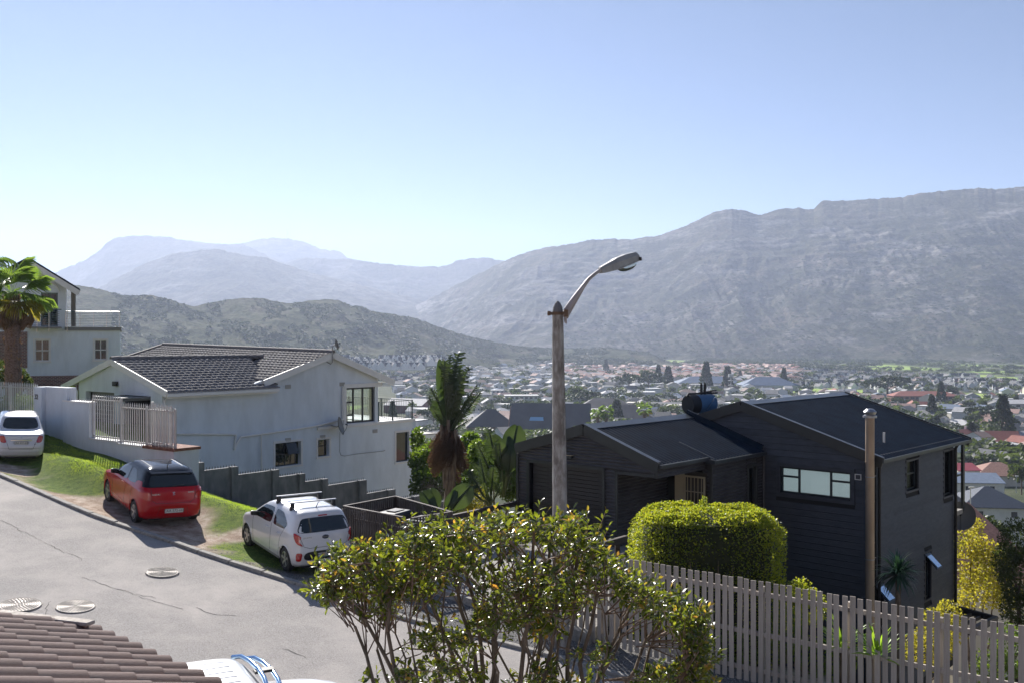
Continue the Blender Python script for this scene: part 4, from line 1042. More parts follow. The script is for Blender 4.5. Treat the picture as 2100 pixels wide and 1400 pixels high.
am.tube(arcp, 0.035, 6); am.build('arch_trim', M_TRIM, lh)
m_ = MB(); m_.box(lx(-70), lx(57), -0.06, -0.002, lz(752), lz(681)); m_.build('brick_panel', M_BRICK, lh)
m_ = MB(); m_.box(lx(57), lx(160), -0.06, -0.002, lz(820), lz(768)); m_.build('brick_plinth', M_BRICK, lh)
lh.scale = (VS, 1, 1)
sr = empty('steel_railing', VP_, VA, 'bright steel railing of horizontal bars round the villa terrace', 'railing')
for px in (134, 163, 191, 218, 244.5):
 m_ = MB(); m_.tube([(lx(px), 0, lz(671)), (lx(px), 0, lz(641))], 0.025, 8); m_.build('post', M_STEEL, sr)
m_ = MB(); m_.tube([(lx(133), 0, lz(640)), (lx(245.5), 0, lz(640))], 0.03, 8); m_.build('handrail', M_STEEL, sr, smooth=True)
m_ = MB(); m_.tube([(lx(245), 0, lz(640)), (lx(245), 8.5, lz(640))], 0.03, 8); m_.build('handrail', M_STEEL, sr, smooth=True)
for k in range(8):
 z_ = lz(668) + (lz(643) - lz(668)) * k / 7.5
 m_ = MB(); m_.tube([(lx(134), -0.02, z_), (lx(245), -0.02, z_)], 0.011, 6); m_.build('bar', M_STEEL, sr)
 m_ = MB(); m_.tube([(lx(245), 0, z_), (lx(245), 8.5, z_)], 0.011, 6); m_.build('bar', M_STEEL, sr)
sr.scale = (VS, 1, 1)
br = empty('balcony_railing', VP_, VA, 'small steel balcony railing in front of the arched villa window', 'railing')
for px in (62, 86, 123): m_ = MB(); m_.tube([(lx(px, -1), -.8, lz(681)), (lx(px, -1), -.8, lz(638))], 0.025, 6); m_.build('post', M_STEEL, br)
m_ = MB(); m_.tube([(lx(60), -.8, lz(637)), (lx(127), -.8, lz(637))], 0.03, 8); m_.build('handrail', M_STEEL, br)
for k in range(7): z_ = lz(668) + (lz(641) - lz(668)) * k / 6; m_ = MB(); m_.tube([(lx(62), -.8, z_), (lx(123), -.8, z_)], 0.010, 5); m_.build('bar', M_STEEL, br)
m_ = MB(); m_.box(lx(58), lx(126), -.85, 0, lz(674), lz(671)); m_.build('balcony_slab', mat_or('slab_grey', (0, 0, 0)), lh)
br.scale = (VS, 1, 1)
# ---------------------------------------------------------------- the charcoal clad house
M_CLAD = mat('charcoal_board', (0.040, 0.046, 0.060), (0.058, 0.065, 0.084), scale=3, rough=0.6, bump=0.35, bscale=30, stretch=(1, 1, 4), c3=(0.066, 0.07, 0.082), scale3=0.8, amt3=0.5, rand=0.12)
M_SHEET = mat('charcoal_sheet', (0.042, 0.040, 0.045), (0.058, 0.055, 0.061), scale=2, rough=0.5, c3=(0.075, 0.072, 0.076), scale3=1.0, amt3=0.4)
M_ROOFD = mat('midnight_roof_sheet', (0.004, 0.012, 0.028), (0.007, 0.020, 0.042), scale=2, rough=0.65, spec=0.10)
M_FLASH = mat('roof_flashing', (0.030, 0.036, 0.045), (0.045, 0.055, 0.065), scale=1.5, rough=0.38, spec=0.5, coat=0.15)
M_FASC = mat('charcoal_fascia', (0.032, 0.034, 0.034), (0.042, 0.045, 0.044), scale=1.4, rough=0.5)
M_FLUE = mat('flue_steel', (0.34, 0.26, 0.19), (0.46, 0.36, 0.27), scale=3, rough=0.5, metal=0.6, stretch=(1, 1, 0.3), c3=(0.26, 0.18, 0.13), scale3=2, amt3=0.4)
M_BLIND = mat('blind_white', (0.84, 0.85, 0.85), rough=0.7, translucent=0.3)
DH = Fr(1794, 27.5, math.atan2(0.737, 0.676))
dh = DH.root('clad_house', 'charcoal boarded house with dark metal roofs and a garage wing below the road', 'house')
LX = DH.hy(1957, 900, 0)[0]
yA, zA = DH.hx(1522, 826, 0); zA_ = -1.90
zc_ = DH.hy(1797, 932, 0)[1]
XR = DH.hy(1987, 886, -0.2)[0]
yE = 2 * yA
slope = (zA - 0.0 - zc_) / yA
zbot = -11.0
WL = [DH.hx(1600, 954.5, 0), DH.hx(1745, 1025, 0), DH.hx(1745, 968.5, 0), DH.hx(1600, 1009, 0)]
wy0, wy1 = WL[1][0], WL[0][0]; wz1 = (WL[0][1] + WL[2][1]) / 2; wz0 = (WL[1][1] + WL[3][1]) / 2
A_ = (DH.hy(1859, 0, 0)[0], DH.hy(1883, 0, 0)[0], DH.hy(1859, 1007, 0)[1], DH.hy(1859, 946.5, 0)[1])
B_ = (DH.hy(1936, 0, 0)[0], DH.hy(1955, 0, 0)[0], DH.hy(1936, 1018, 0)[1], DH.hy(1936, 925.5, 0)[1])
C_ = (DH.hy(1897, 0, 0)[0], DH.hy(1909, 0, 0)[0], DH.hy(1897, 1230, 0)[1], DH.hy(1897, 1134, 0)[1])
D_ = (DH.hy(1795.5, 0, 0)[0], DH.hy(1812, 0, 0)[0], DH.hy(1797, 1290, 0)[1], DH.hy(1797, 1198, 0)[1])
mb = MB()
wall_cells(mb, 0.12, yE, zbot, zc_ - 0.05, [(wy0, wy1, wz0, wz1)], 'y', 0.03, 0.12)
mb.prism([(0.03, 0.05, zc_ - 0.06), (0.03, yE - .05, zc_ - 0.06), (0.03, yA, zA - 0.12)], (0.09, 0, 0))
wall_cells(mb, 0.03, LX, zbot, zc_ - 0.05, [A_, B_, C_, D_], 'x', 0.03, 0.12)
mb.box(LX - .1, LX, 0.12, yE, zbot, zc_ - .05); mb.box(0.12, LX - .1, yE - .1, yE, zbot, zc_ - .05)
mb.build('wall', mat_or('carcass_black', (0.012, 0.012, 0.014), 0.9), dh)
EXP = 0.195
def board(parent, a0, a1, z, axis, hgt=EXP):
 """lapped board: bottom edge proud"""
 m = MB(); t0, t1 = -0.022, 0.014
 def p(a, c, zz): return (c, a, zz) if axis == 'y' else (a, c, zz)
 m.hexa([p(a0, t0, z), p(a1, t0, z), p(a1, 0.028, z), p(a0, 0.028, z), p(a0, t1, z + hgt - .013), p(a1, t1, z + hgt - .013), p(a1, 0.028, z + hgt - .013), p(a0, 0.028, z + hgt - .013)])
 return m.build('siding_board', M_CLAD, parent)
z = zc_ - 0.06 - EXP * 36
k = 0
while z < zA - 0.2:
 y1 = yE; y0 = 0.0
 if z + EXP > zc_:
  t = (z + EXP * .6 - zc_) / slope; y0 = t; y1 = yE - t
 if y1 - y0 > 0.3:
  segs = [(y0, y1)]
  if z < wz1 + .10 and z + EXP > wz0 - .12: segs = [(y0, wy0 - 0.13), (wy1 + 0.13, y1)]
  if z < zc_ - 0.4 and len(segs) == 1 and k % 3 == 1: segs = [(y0, 4.4 - .003), (4.4 + .003, y1)]
  for (a, b) in segs: board(dh, a, b, z, 'y')
 z += EXP; k += 1
JO = [1.43, 2.73, 4.13, 5.44]
z = zc_ - 0.16 - EXP * 37; k = 0
holes = [A_, B_, C_, D_]
while z < zc_ - 0.18:
 js = [j for i, j in enumerate(JO) if (i + k) % 2 == 0] if k % 5 else [JO[k % 4]]
 cuts = [0.0] + js + [LX]
 segs = [(cuts[i] + .003, cuts[i + 1] - .003) for i in range(len(cuts) - 1)]
 out = []
 for (a, b) in segs:
  parts_ = [(a, b)]
  for h in holes:
   if z < h[3] + .09 and z + EXP > h[2] - .09:
    np_ = []
    for (c, d) in parts_:
     if d <= h[0] - .07 or c >= h[1] + .07: np_.append((c, d)); continue
     if c < h[0] - .12: np_.append((c, h[0] - .07))
     if d > h[1] + .12: np_.append((h[1] + .07, d))
    parts_ = np_
  out += parts_
 for (a, b) in out: board(dh, a, b, z, 'x')
 z += EXP; k += 1
fr_ = MB(); fr_.box(0, LX + 0.9, -0.03, 0.03, zc_ - 0.20, zc_ - 0.02); fr_.build('frieze_board', M_CLAD, dh)
def surround(axis, a0, a1, z0, z1, w, mat_, parent, out=-0.03, inn=0.10):
 m = MB()
 def bx(A0, A1, Z0, Z1):
  if axis == 'y': m.box(out, inn, A0, A1, Z0, Z1)
  else: m.box(A0, A1, out, inn, Z0, Z1)
 bx(a0 - w, a0, z0 - w, z1 + w); bx(a1, a1 + w, z0 - w, z1 + w); bx(a0, a1, z0 - w, z0); bx(a0, a1, z1, z1 + w)
 return m.build('window_surround', mat_, parent)
surround('y', wy0, wy1, wz0, wz1, 0.12, M_CLAD, dh)
for h in (A_, B_, C_, D_): surround('x', h[0], h[1], h[2], h[3], 0.06, M_CLAD, dh, -0.02)
m1 = wy0 + (wy1 - wy0) * 0.285; m2 = wy0 + (wy1 - wy0) * 0.735
W = window(dh, 'y', wy0, wy1, wz0, wz1, 0.0, 0.06, 0.06, muls=(m1, m2), trans=[(wy0, m1, wz1 - .30), (m2, wy1, wz1 - .30)], gmat=M_CLEAR, fmat=mat_or('frame_teal_black', (0.012, 0.022, 0.03), 0.35))
bl = MB(); nb = 24
for k in range(nb):
 zz = wz0 + .03 + (wz1 - wz0 - .06) * k / nb
 bl.hexa([(0.13, wy0 + .03, zz), (0.155, wy0 + .03, zz + .012), (0.155, wy1 - .03, zz + .012), (0.13, wy1 - .03, zz), (0.13, wy0 + .03, zz + .008), (0.155, wy0 + .03, zz + .036), (0.155, wy1 - .03, zz + .036), (0.13, wy1 - .03, zz + .008)])
pb_ = M_BLIND.node_tree.nodes['Principled BSDF']; pb_.inputs['Emission Color'].default_value = (.85, .95, 1, 1); pb_.inputs['Emission Strength'].default_value = 0.12   # glow added to the blinds, standing in for daylight behind them
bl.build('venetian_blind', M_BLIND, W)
bk = MB(); bk.box(0.2, 0.22, wy0, wy1, wz0, wz1); bk.build('blind_backing', mat_or('blind_back', (0.8, 0.8, 0.8), 0.9), W)
for h, tr in ((A_, 0.42), (B_, None), (C_, 0.35), (D_, None)):
 Wn = window(dh, 'x', h[0], h[1], h[2], h[3], 0.0, 0.10, 0.05, trans=[(h[0], h[1], h[3] - tr)] if tr else (), gmat=M_CLEAR if h in (A_, B_) else M_GLASS, fmat=mat_or('frame_teal_black', (0, 0, 0)))
 if h in (A_, B_):
  b_ = MB(); n = int((h[3] - h[2]) / .045)
  for k in range(n): zz = h[2] + .05 + k * .045; b_.hexa([(h[0] + .05, .19, zz), (h[1] - .05, .19, zz), (h[1] - .05, .215, zz + .012), (h[0] + .05, .215, zz + .012), (h[0] + .05, .19, zz + .006), (h[1] - .05, .19, zz + .006), (h[1] - .05, .215, zz + .034), (h[0] + .05, .215, zz + .034)])
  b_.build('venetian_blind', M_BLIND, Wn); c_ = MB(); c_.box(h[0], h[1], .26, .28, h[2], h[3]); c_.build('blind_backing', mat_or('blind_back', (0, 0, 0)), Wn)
def sash(parent, h, drop, out):
 s_ = MB(); zt = h[3] - .05; x0, x1 = h[0] + .04, h[1] - .04
 s_.hexa([(x0, -out, zt - drop), (x1, -out, zt - drop), (x1, 0.04, zt), (x0, 0.04, zt), (x0, -out - .03, zt - drop + .02), (x1, -out - .03, zt - drop + .02), (x1, 0.01, zt + .02), (x0, 0.01, zt + .02)])
 f_ = s_.build('open_sash', mat_or('frame_teal_black', (0, 0, 0)), parent)
 g_ = MB(); g_.hexa([(x0 + .05, -out - .032 + .02, zt - drop + .06), (x1 - .05, -out - .032 + .02, zt - drop + .06), (x1 - .05, -.01, zt - .03), (x0 + .05, -.01, zt - .03), (x0 + .05, -out - .045 + .02, zt - drop + .07), (x1 - .05, -out - .045 + .02, zt - drop + .07), (x1 - .05, -.023, zt - .02), (x0 + .05, -.023, zt - .02)])
 g_.build('pane', glass('mirror_glass', (0.5, 0.6, 0.7), 0.02) if not _mo.get('mg') else _mo['mg'], f_)
_mo['mg'] = mat('sky_glass', (0.55, 0.68, 0.80), rough=0.06, metal=0.9)  # blue of the reflected sky put into the pane colour
sash(dh, C_, 0.42, 0.34); sash(dh, D_, 0.42, 0.34)
zR = zA + 0.02; zEv = zR - (zR - zc_ + .03) / yA * (yA + 0.22)
def slopes(x0, x1, yr, zr, ye, ze_, nm='roof_sheet'):
 L_ = Vector((0, ye - yr, ze_ - zr))
 return corrugated(nm, (x0, yr, zr), (x1 - x0, 0, 0), L_, 0.19, 0.022, M_ROOFD, dh, per=8)
slopes(0.02, XR, yA, zR, -0.24, zEv); slopes(0.02, XR, yA, zR, yE + 0.22, zEv)
fl = MB(); fl.hexa([(-.10, yA - .26, zR - .26 * slope + .02), (XR + .04, yA - .26, zR - .26 * slope + .02), (XR + .04, yA, zR + .03), (-.10, yA, zR + .03), (-.10, yA - .26, zR - .26 * slope + .035), (XR + .04, yA - .26, zR - .26 * slope + .035), (XR + .04, yA, zR + .05), (-.10, yA, zR + .05)])
fl.hexa([(-.10, yA, zR + .03), (XR + .04, yA, zR + .03), (XR + .04, yA + .26, zR - .26 * slope + .02), (-.10, yA + .26, zR - .26 * slope + .02), (-.10, yA, zR + .05), (XR + .04, yA, zR + .05), (XR + .04, yA + .26, zR - .26 * slope + .035), (-.10, yA + .26, zR - .26 * slope + .035)])
fl.build('ridge_flashing', M_FLASH, dh)
def barge(ya, za, yb, zb__, x, nm, h=0.30, w=0.05, top=0.14):
 m = MB(); m.bar((x, ya, za - h / 2 + .05), (x, yb, zb__ - h / 2 + .05), w, h); m.build(nm, M_FASC, dh)
 m = MB(); m.bar((x + top / 2 - .02, ya, za + .058), (x + top / 2 - .02, yb, zb__ + .058), top, 0.012); m.build('verge_flashing', M_FLASH, dh)
barge(yA, zR, -0.26, zEv, -0.07, 'bargeboard'); barge(yA, zR, yE + .2, zEv, -0.07, 'bargeboard')
m = MB(); m.bar((XR, yA, zR - .08), (XR, -.24, zEv - .08), .05, .3); m.build('bargeboard', M_FASC, dh)
m = MB(); m.bar((XR - .05, yA, zR + .03), (XR - .05, -.24, zEv + .03), .16, .012); m.build('verge_flashing', M_FLASH, dh)
m = MB(); m.box(-0.1, XR, -0.30, -0.245, zEv - .10, zEv + .0); m.build('gutter', M_FLASH, dh)
m = MB(); m.box(-0.1, XR, -0.24, -0.0, zEv - .06, zEv - .04); m.build('soffit', M_FASC, dh)
for (xx, yy) in ((LX + 1.0, 0.05), (LX + 1.25, 0.1)):
 m = MB(); m.box(xx - .04, xx + .04, yy - .04, yy + .04, -5.9, zc_); m.build('balcony_post', M_ALU, dh)
m = MB(); m.box(LX, XR, 0.0, yE, -5.95, -5.8); m.build('balcony_slab', M_CONC, dh)
m = MB(); m.box(LX, XR - .2, 0.0, 0.05, -4.62, -4.55); m.build('balcony_rail', M_ALU, dh)
for (xx, yy, z0, r_) in ((0.10, -0.09, zbot, .05), (LX - 0.08, -0.07, zbot, .05)):
 m = MB(); m.tube([(xx, yy - .1, zEv - .05), (xx, yy, zEv - .25), (xx, yy, z0)], r_, 8); m.build('downpipe', mat_or('pipe_black', (0.008, 0.009, 0.011), 0.6), dh, smooth=True)
m = MB(); m.box(-0.012, 0.05, -0.03, 0.04, zbot, zc_ - .1); m.build('corner_trim', mat_or('pipe_black', (0, 0, 0)), dh)
y_, z_ = DH.hx(1760, 977, -0.02); m = MB(); frame_bars(m, y_ - .095, y_ + .095, z_ - .085, z_ + .085, .022, 'y', -.045, -.015); m.build('extractor_vent', M_TRIM, dh); m = MB(); m.box(-.03, -.012, y_ - .075, y_ + .075, z_ - .065, z_ + .065); m.build('vent_grille', mat_or('vent_dark', (0.05, 0.05, 0.06), 0.6), dh)
fy, fz = DH.hx(1784, 700, -0.30)
fl_ = DH.root('flue_pipe', 'brownish stainless steel flue pipe standing up the corner of the charcoal house', 'flue')
ztop = DH.hx(1786, 852, -0.30)[1]; zs_ = [-7.9, -6.72, -5.52, -4.42, -3.3, ztop]
zs_ = [zbot, -8.2, -6.9, -5.72, -4.55, -3.42, ztop]
for a, b in zip(zs_[:-1], zs_[1:]):
 m = MB(); m.tube([(-.30, fy, a), (-.30, fy, b - .004)], 0.125, 20); m.build('pipe_section', M_FLUE, fl_, smooth=True)
 m = MB(); m.tube([(-.30, fy, b - .02), (-.30, fy, b + .012)], 0.132, 20); m.build('joint_band', M_FLUE, fl_, smooth=True)
m = MB(); m.tube([(-.30, fy, ztop - .05), (-.30, fy, ztop + .01), (-.30, fy, ztop + .02), (-.30, fy, ztop + .12), (-.30, fy, ztop + .2), (-.30, fy, ztop + .21)], [0.19, 0.19, 0.14, 0.185, 0.10, 0.02], 20); m.build('cowl', mat_or('cowl_steel', (0.34, 0.35, 0.38), 0.35, 0.8), fl_)
for zz in (-3.85, -6.2): m = MB(); m.tube([(-.30, fy, zz - .012), (-.30, fy, zz + .012)], 0.135, 20); m.bar((-.2, fy, zz), (.02, fy - .05, zz), .02, .02); m.build('bracket', mat_or('cowl_steel', (0, 0, 0)), fl_)
vx, vz = DH.hy(1813, 912, 0.55); m = MB(); m.tube([(vx, 0.55, vz - .1), (vx, 0.55, vz + .40)], 0.032, 10); o = m.build('vent_pipe', mat_or('pvc_white', (0.7, 0.68, 0.66), 0.4)); o.location = DH.o; o.rotation_euler = (0, 0, DH.ang)
tag(o, 'short white vent pipe poking through the dark metal roof beside the flue', 'vent pipe')
# ---- garage wing
gp = P(1061, 700, 29.4); gl = DH.loc(gp); XG = gl.x
yGL = gl.y; yGR, zGR = DH.hx(1348, 951, XG); yGA, zGA = DH.hx(1199, 872, XG); zGL = DH.hx(1061, 912, XG)[1]
gd = (DH.hx(1235.5, 0, XG)[0], DH.hx(1087, 0, XG)[0], -5.85, DH.hx(1087, 948, XG)[1])
pc = (yGR, DH.hx(1263, 0, XG)[0]); zpc = DH.hx(1345, 980, XG)[1]
z0g = -10.5; zfloor = -5.78
xstep = DH.hy(1447, 937, yGR)[0]; y2, _z2 = None, None
ySt = DH.hx(1461, 950, xstep)[0]
sG = (zGA - zGR) / (yGA - yGR)
zSt = zGR - sG * (yGR - ySt)
corrugated('roof_sheet', (XG + .02, yGA, zGA), (-XG - .02 - .05, 0, 0), (0, yGR - .06 - yGA, zGR - zGA - sG * .06), 0.19, 0.022, M_ROOFD, dh, clip=lambda u: (0, math.hypot(yGA - yGR + .06, zGA - zGR + sG * .06) + (0 if u < xstep - XG else math.hypot(yGR - ySt, zGR - zSt))), per=8)
corrugated('roof_sheet', (XG + .02, yGA, zGA), (-XG - .02 - .05, 0, 0), (0, yGL + .1 - yGA, zGL - zGA), 0.19, 0.022, M_ROOFD, dh, per=8)
m = MB(); m.hexa([(XG - .05, yGA - .28, zGA - .28 * sG + .02), (-.02, yGA - .28, zGA - .28 * sG + .02), (-.02, yGA, zGA + .03), (XG - .05, yGA, zGA + .03), (XG - .05, yGA - .28, zGA - .28 * sG + .035), (-.02, yGA - .28, zGA - .28 * sG + .035), (-.02, yGA, zGA + .05), (XG - .05, yGA, zGA + .05)])
m.hexa([(XG - .05, yGA, zGA + .03), (-.02, yGA, zGA + .03), (-.02, yGA + .28, zGA - .28 * sG + .02), (XG - .05, yGA + .28, zGA - .28 * sG + .02), (XG - .05, yGA, zGA + .05), (-.02, yGA, zGA + .05), (-.02, yGA + .28, zGA - .28 * sG + .035), (XG - .05, yGA + .28, zGA - .28 * sG + .035)]); m.build('ridge_flashing', M_FLASH, dh)
for (ya, za, yb, zb__) in ((yGA, zGA, yGR - .05, zGR), (yGA, zGA, yGL + .05, zGL)):
 m = MB(); m.bar((XG - .05, ya, za - .10), (XG - .05, yb, zb__ - .10), .05, .30); m.build('bargeboard', M_FASC, dh)
 m = MB(); m.bar((XG + .02, ya, za + .058), (XG + .02, yb, zb__ + .058), .18, .012); m.build('verge_flashing', M_FLASH, dh)
m = MB(); m.box(XG, xstep, yGR - .14, yGR - .05, zGR - .12, zGR - .02); m.build('gutter', M_FLASH, dh)
m = MB(); m.box(xstep - .02, -0.05, ySt - .14, ySt - .05, zSt - .12, zSt - .02); m.box(xstep - .11, xstep - .02, ySt - .14, yGR - .05, zSt - .12, zSt - .0); m.build('gutter', M_FLASH, dh)
m = MB(); m.bar((xstep, ySt - .05, zSt + .03), (xstep, yGR + .9, zGR + .9 * sG + .03), .03, .02); m.build('verge_flashing', M_FLASH, dh)
m = MB(); m.bar((-.06, ySt, zSt + .10), (-.06, yGA, zGA + .10), .08, .16); m.build('wall_flashing', M_ROOFD, dh)
def csheet(nm, o, length, height, axis, pitch=0.092, clip=None, amp=0.020):
 o = Vector(o); dv = Vector((0, length, 0)) if axis == 'y' else Vector((length, 0, 0))
 return corrugated(nm, o, (0, 0, height), dv, pitch, amp, M_SHEET, dh, clip=clip, per=6)
zsp = gd[3] + .10
def gclip(u):
 z = zsp + u; a = yGR + .02; b = yGL - .02
 if z > zGR - .05: a = max(a, yGR + (z - zGR + .07) / sG)
 sL = (zGA - zGL) / (yGL - yGA)
 if z > zGL - .05: b = min(b, yGL - (z - zGL + .07) / sL)
 return (max(0, a - yGR), max(0, b - yGR)) if b > a else (0, 0)
csheet('wall_sheet', (XG, yGR, zsp), 1, zGA - .10 - zsp, 'y', clip=gclip)
csheet('wall_sheet', (XG, gd[1] + .1, z0g), yGL - gd[1] - .1, zsp - z0g, 'y')
csheet('wall_sheet', (XG, pc[1], z0g), gd[0] - .1 - pc[1], zsp - z0g, 'y')
csheet('wall_sheet', (XG, yGR, zpc + .1), pc[1] - yGR, zsp - zpc - .1, 'y')
csheet('wall_sheet', (XG, yGR, zpc), xstep - XG, zGR - zpc, 'x')
csheet('wall_sheet', (XG, pc[1], z0g), xstep - XG + .2, zpc - z0g + .5, 'x')         # porch side wall
csheet('wall_sheet', (xstep, ySt, z0g), yGR - ySt + .1, zSt - z0g - .05, 'y')
nw = (DH.hy(1534, 0, ySt)[0], DH.hy(1549, 0, ySt)[0], -7.5, DH.hy(1534, 958, ySt)[1])
csheet('wall_sheet', (xstep, ySt, z0g), nw[0] - .08 - xstep, zSt - z0g, 'x')
csheet('wall_sheet', (nw[1] + .08, ySt, z0g), 0 - nw[1] - .08, zSt - z0g, 'x')
csheet('wall_sheet', (nw[0] - .1, ySt, nw[3]), nw[1] - nw[0] + .2, zSt - nw[3], 'x')
surround('x', nw[0], nw[1], nw[2], nw[3], .09, M_FASC, dh, ySt - .04, ySt + .08)
Wn = window(dh, 'x', nw[0], nw[1], nw[2], nw[3], ySt, 0.05, 0.04, gmat=M_CLEAR)
m = MB()
for k in range(40): zz = nw[2] + .05 + k * .045; m.box(nw[0] + .04, nw[1] - .04, ySt + .12, ySt + .14, zz, zz + .03) if zz < nw[3] else None
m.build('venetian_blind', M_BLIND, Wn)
m = MB(); m.box(XG + .05, XG + .1, gd[1] + .05, yGL, z0g, zGL - .2); m.box(XG + .05, XG + .1, pc[1], gd[0] - .05, z0g, zGR - .3); m.box(XG + .05, -0.02, yGL - .06, yGL, z0g, zGL - .1)
m.box(XG + .3, xstep, pc[1] + .03, pc[1] + .10, z0g, zGR - .2); m.box(xstep + .1, xstep + .15, ySt + .05, gd[0], zfloor, zSt)
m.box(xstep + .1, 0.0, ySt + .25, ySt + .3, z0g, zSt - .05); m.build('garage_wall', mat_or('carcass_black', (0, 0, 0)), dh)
m = MB(); m.box(XG + .05, 0, ySt + .05, yGL - .07, zfloor - .2, zfloor); m.build('garage_floor', M_CONC, dh)
def trim(a, b, w=.09, d=.05): m = MB(); m.bar(a, b, w, d, up=(1, 0, 0)); m.build('corner_trim', M_FASC, dh)
X_ = XG - .02
trim((X_, yGL - .03, z0g), (X_, yGL - .03, zGL - .24)); trim((X_, yGR + .03, zpc), (X_, yGR + .03, zGR - .2)); trim((X_, gd[0] - .06, zfloor), (X_, gd[0] - .06, zsp)); trim((X_, gd[1] + .06, zfloor), (X_, gd[1] + .06, zsp))
trim((X_, gd[0] - .1, zsp - .04), (X_, gd[1] + .1, zsp - .04)); trim((X_, pc[1] - .04, z0g), (X_, pc[1] - .04, zpc + .1)); trim((X_, yGR, zpc + .05), (X_, pc[1], zpc + .05))
trim((xstep - .02, ySt + .02, z0g), (xstep - .02, ySt + .02, zSt))
npn = 19
for k in range(npn):
 z0 = gd[2] + (gd[3] - gd[2]) * k / npn; z1 = gd[2] + (gd[3] - gd[2]) * (k + 1) / npn
 m = MB(); m.hexa([(XG + .14, gd[0], z0 + .005), (XG + .14, gd[1], z0 + .005), (XG + .17, gd[1], z0 + .005), (XG + .17, gd[0], z0 + .005), (XG + .125, gd[0], z1 - .004), (XG + .125, gd[1], z1 - .004), (XG + .17, gd[1], z1 - .004), (XG + .17, gd[0], z1 - .004)])
 m.build('door_panel', mat_or('garage_door_charcoal', (0.038, 0.037, 0.04), 0.55), dh)
y_, z_ = DH.hx(1168, 934.5, XG - .05); m = MB(); m.box(XG - .12, XG - .01, y_ - .12, y_ + .12, z_ - .06, z_ + .02); w_ = m.build('wall_lamp', M_ALU, dh, bevel=.01)
m = MB(); m.box(XG - .115, XG - .015, y_ - .11, y_ + .11, z_ + .022, z_ + .03); m.build('lamp_lens', mat_or('lens_cream', (0.75, 0.6, 0.4), 0.4), w_)
sg0, sg1 = DH.hx(1447, 0, xstep - .05)[0], DH.hx(1404, 0, xstep - .05)[0]; zgt = DH.hx(1447, 977, xstep - .05)[1]
M_CREAM = mat('cream_gate', (0.42, 0.36, 0.25), rough=0.5)
m = MB(); m.box(xstep - .02, xstep + .03, sg0 - .02, sg1 + .1, zfloor, zgt + .1); m.build('front_door', mat_or('door_brown', (0.05, 0.04, 0.03), 0.5), dh)
m = MB(); frame_bars(m, sg0, sg1, zfloor, zgt, .05, 'y', xstep - .10, xstep - .06)
n = 6
for k in range(1, n): yy = sg0 + (sg1 - sg0) * k / n; m.box(xstep - .09, xstep - .07, yy - .009, yy + .009, zfloor + .05, zgt - .05)
for k in range(1, 4): zz = zfloor + (zgt - zfloor) * k / 4; m.box(xstep - .092, xstep - .068, sg0 + .05, sg1 - .05, zz - .012, zz + .012)
m.build('security_gate', M_CREAM, dh)
m = MB(); m.box(xstep - .08, xstep + .0, sg1 + .02, sg1 + .32, zfloor, zgt + .05); m.build('door_jamb', M_CREAM, dh)
m = MB(); m.tube([(-.09, ySt - .06, zSt - .1), (-.09, ySt - .06, z0g)], .045, 8); m.build('downpipe', M_SHEET, dh, smooth=True)
a, b, c, d = (P(831, 700, 23.2), P(1232, 700, 22.8), DH.w(XG + .3, yGR - .2, 0), DH.w(XG + .3, yGL, 0))
dv_ = MB().hexa([(-2.3, 22.4, -6.1), (1.6, 19.9, -6.35), (c.x, c.y, -6.0), (d.x, d.y, -6.0), (-2.3, 22.4, -5.63), (1.6, 19.9, -6.08), (c.x, c.y, zfloor), (d.x, d.y, zfloor)])
o = dv_.build('driveway', M_CONC); tag(o, kind='structure')
M_DTIM = mat('dark_stained_timber', (0.035, 0.025, 0.022), (0.075, 0.055, 0.048), scale=8, rough=0.75, bump=0.4, stretch=(1, 1, 3))
def driverail(label, A, B, n, h, name='timber_railing'):
 e = empty(name, A, 0, label, 'railing'); A = Vector(A); B = Vector(B)
 m = MB(); m.bar((0, 0, 0), B - A, .13, .15); m.build('top_rail', M_DTIM, e, bevel=.01)
 m = MB(); m.bar((0, 0, -.42), B - A + Vector((0, 0, -.42)), .05, .13); m.build('lower_rail', M_DTIM, e)
 for k in range(n):
  p = (B - A) * (k / (n - 1)); m = MB(); m.box(p.x - .06, p.x + .06, p.y - .06, p.y + .06, p.z - h, p.z - .076); m.build('post', M_DTIM, e)
 return e
driverail('dark timber rail running from the bin enclosure to the charcoal garage', P(833, 1081, 23.3), P(1060, 1031, 29.2), 4, 2.2)
driverail('short dark timber rail with a post left of the clipped hedge', P(1228, 1119, 22.3), P(1300, 1098, 25.4), 3, 2.2)
gT = DH.root('solar_geyser', 'blue and black solar water tank lying on the dark house roof', 'water tank')
c0 = DH.loc(P(1410, 829, 33.2)); c1 = DH.loc(P(1456, 826, 33.7)); ax = (c1 - c0).normalized()
L0 = c0; L1 = c0 + ax * 1.10; rad = .325
def cyl(nm, a, b, r_, m_, n=26, par=gT): q = MB(); q.tube([a, b], r_, n); return q.build(nm, m_, par, smooth=False, bevel=.02)
cyl('tank_body', L0 + ax * .38, L1, rad, mat('tank_blue', (0.05, 0.13, 0.25), (0.07, 0.18, 0.33), scale=2, rough=.45)); cyl('tank_end', L0, L0 + ax * .38, rad + .012, mat_or('tank_black', (0.012, 0.012, 0.014), .6))
sd_ = ax.cross(Vector((0, 0, 1))).normalized()
m = MB(); m.tube([L0 + Vector((0, 0, rad - .05)) - ax * .03, L0 + ax * .05 + Vector((0, 0, rad + .05)), L1 + ax * .25 + Vector((0, 0, rad + .03))], .035, 8); m.tube([L0 + ax * .5 + Vector((0, 0, rad + .05)), L1 + ax * .2 + Vector((0, 0, rad + .12))], .03, 8); m.build('pipe', mat_or('tank_black', (0, 0, 0)), gT, smooth=True)
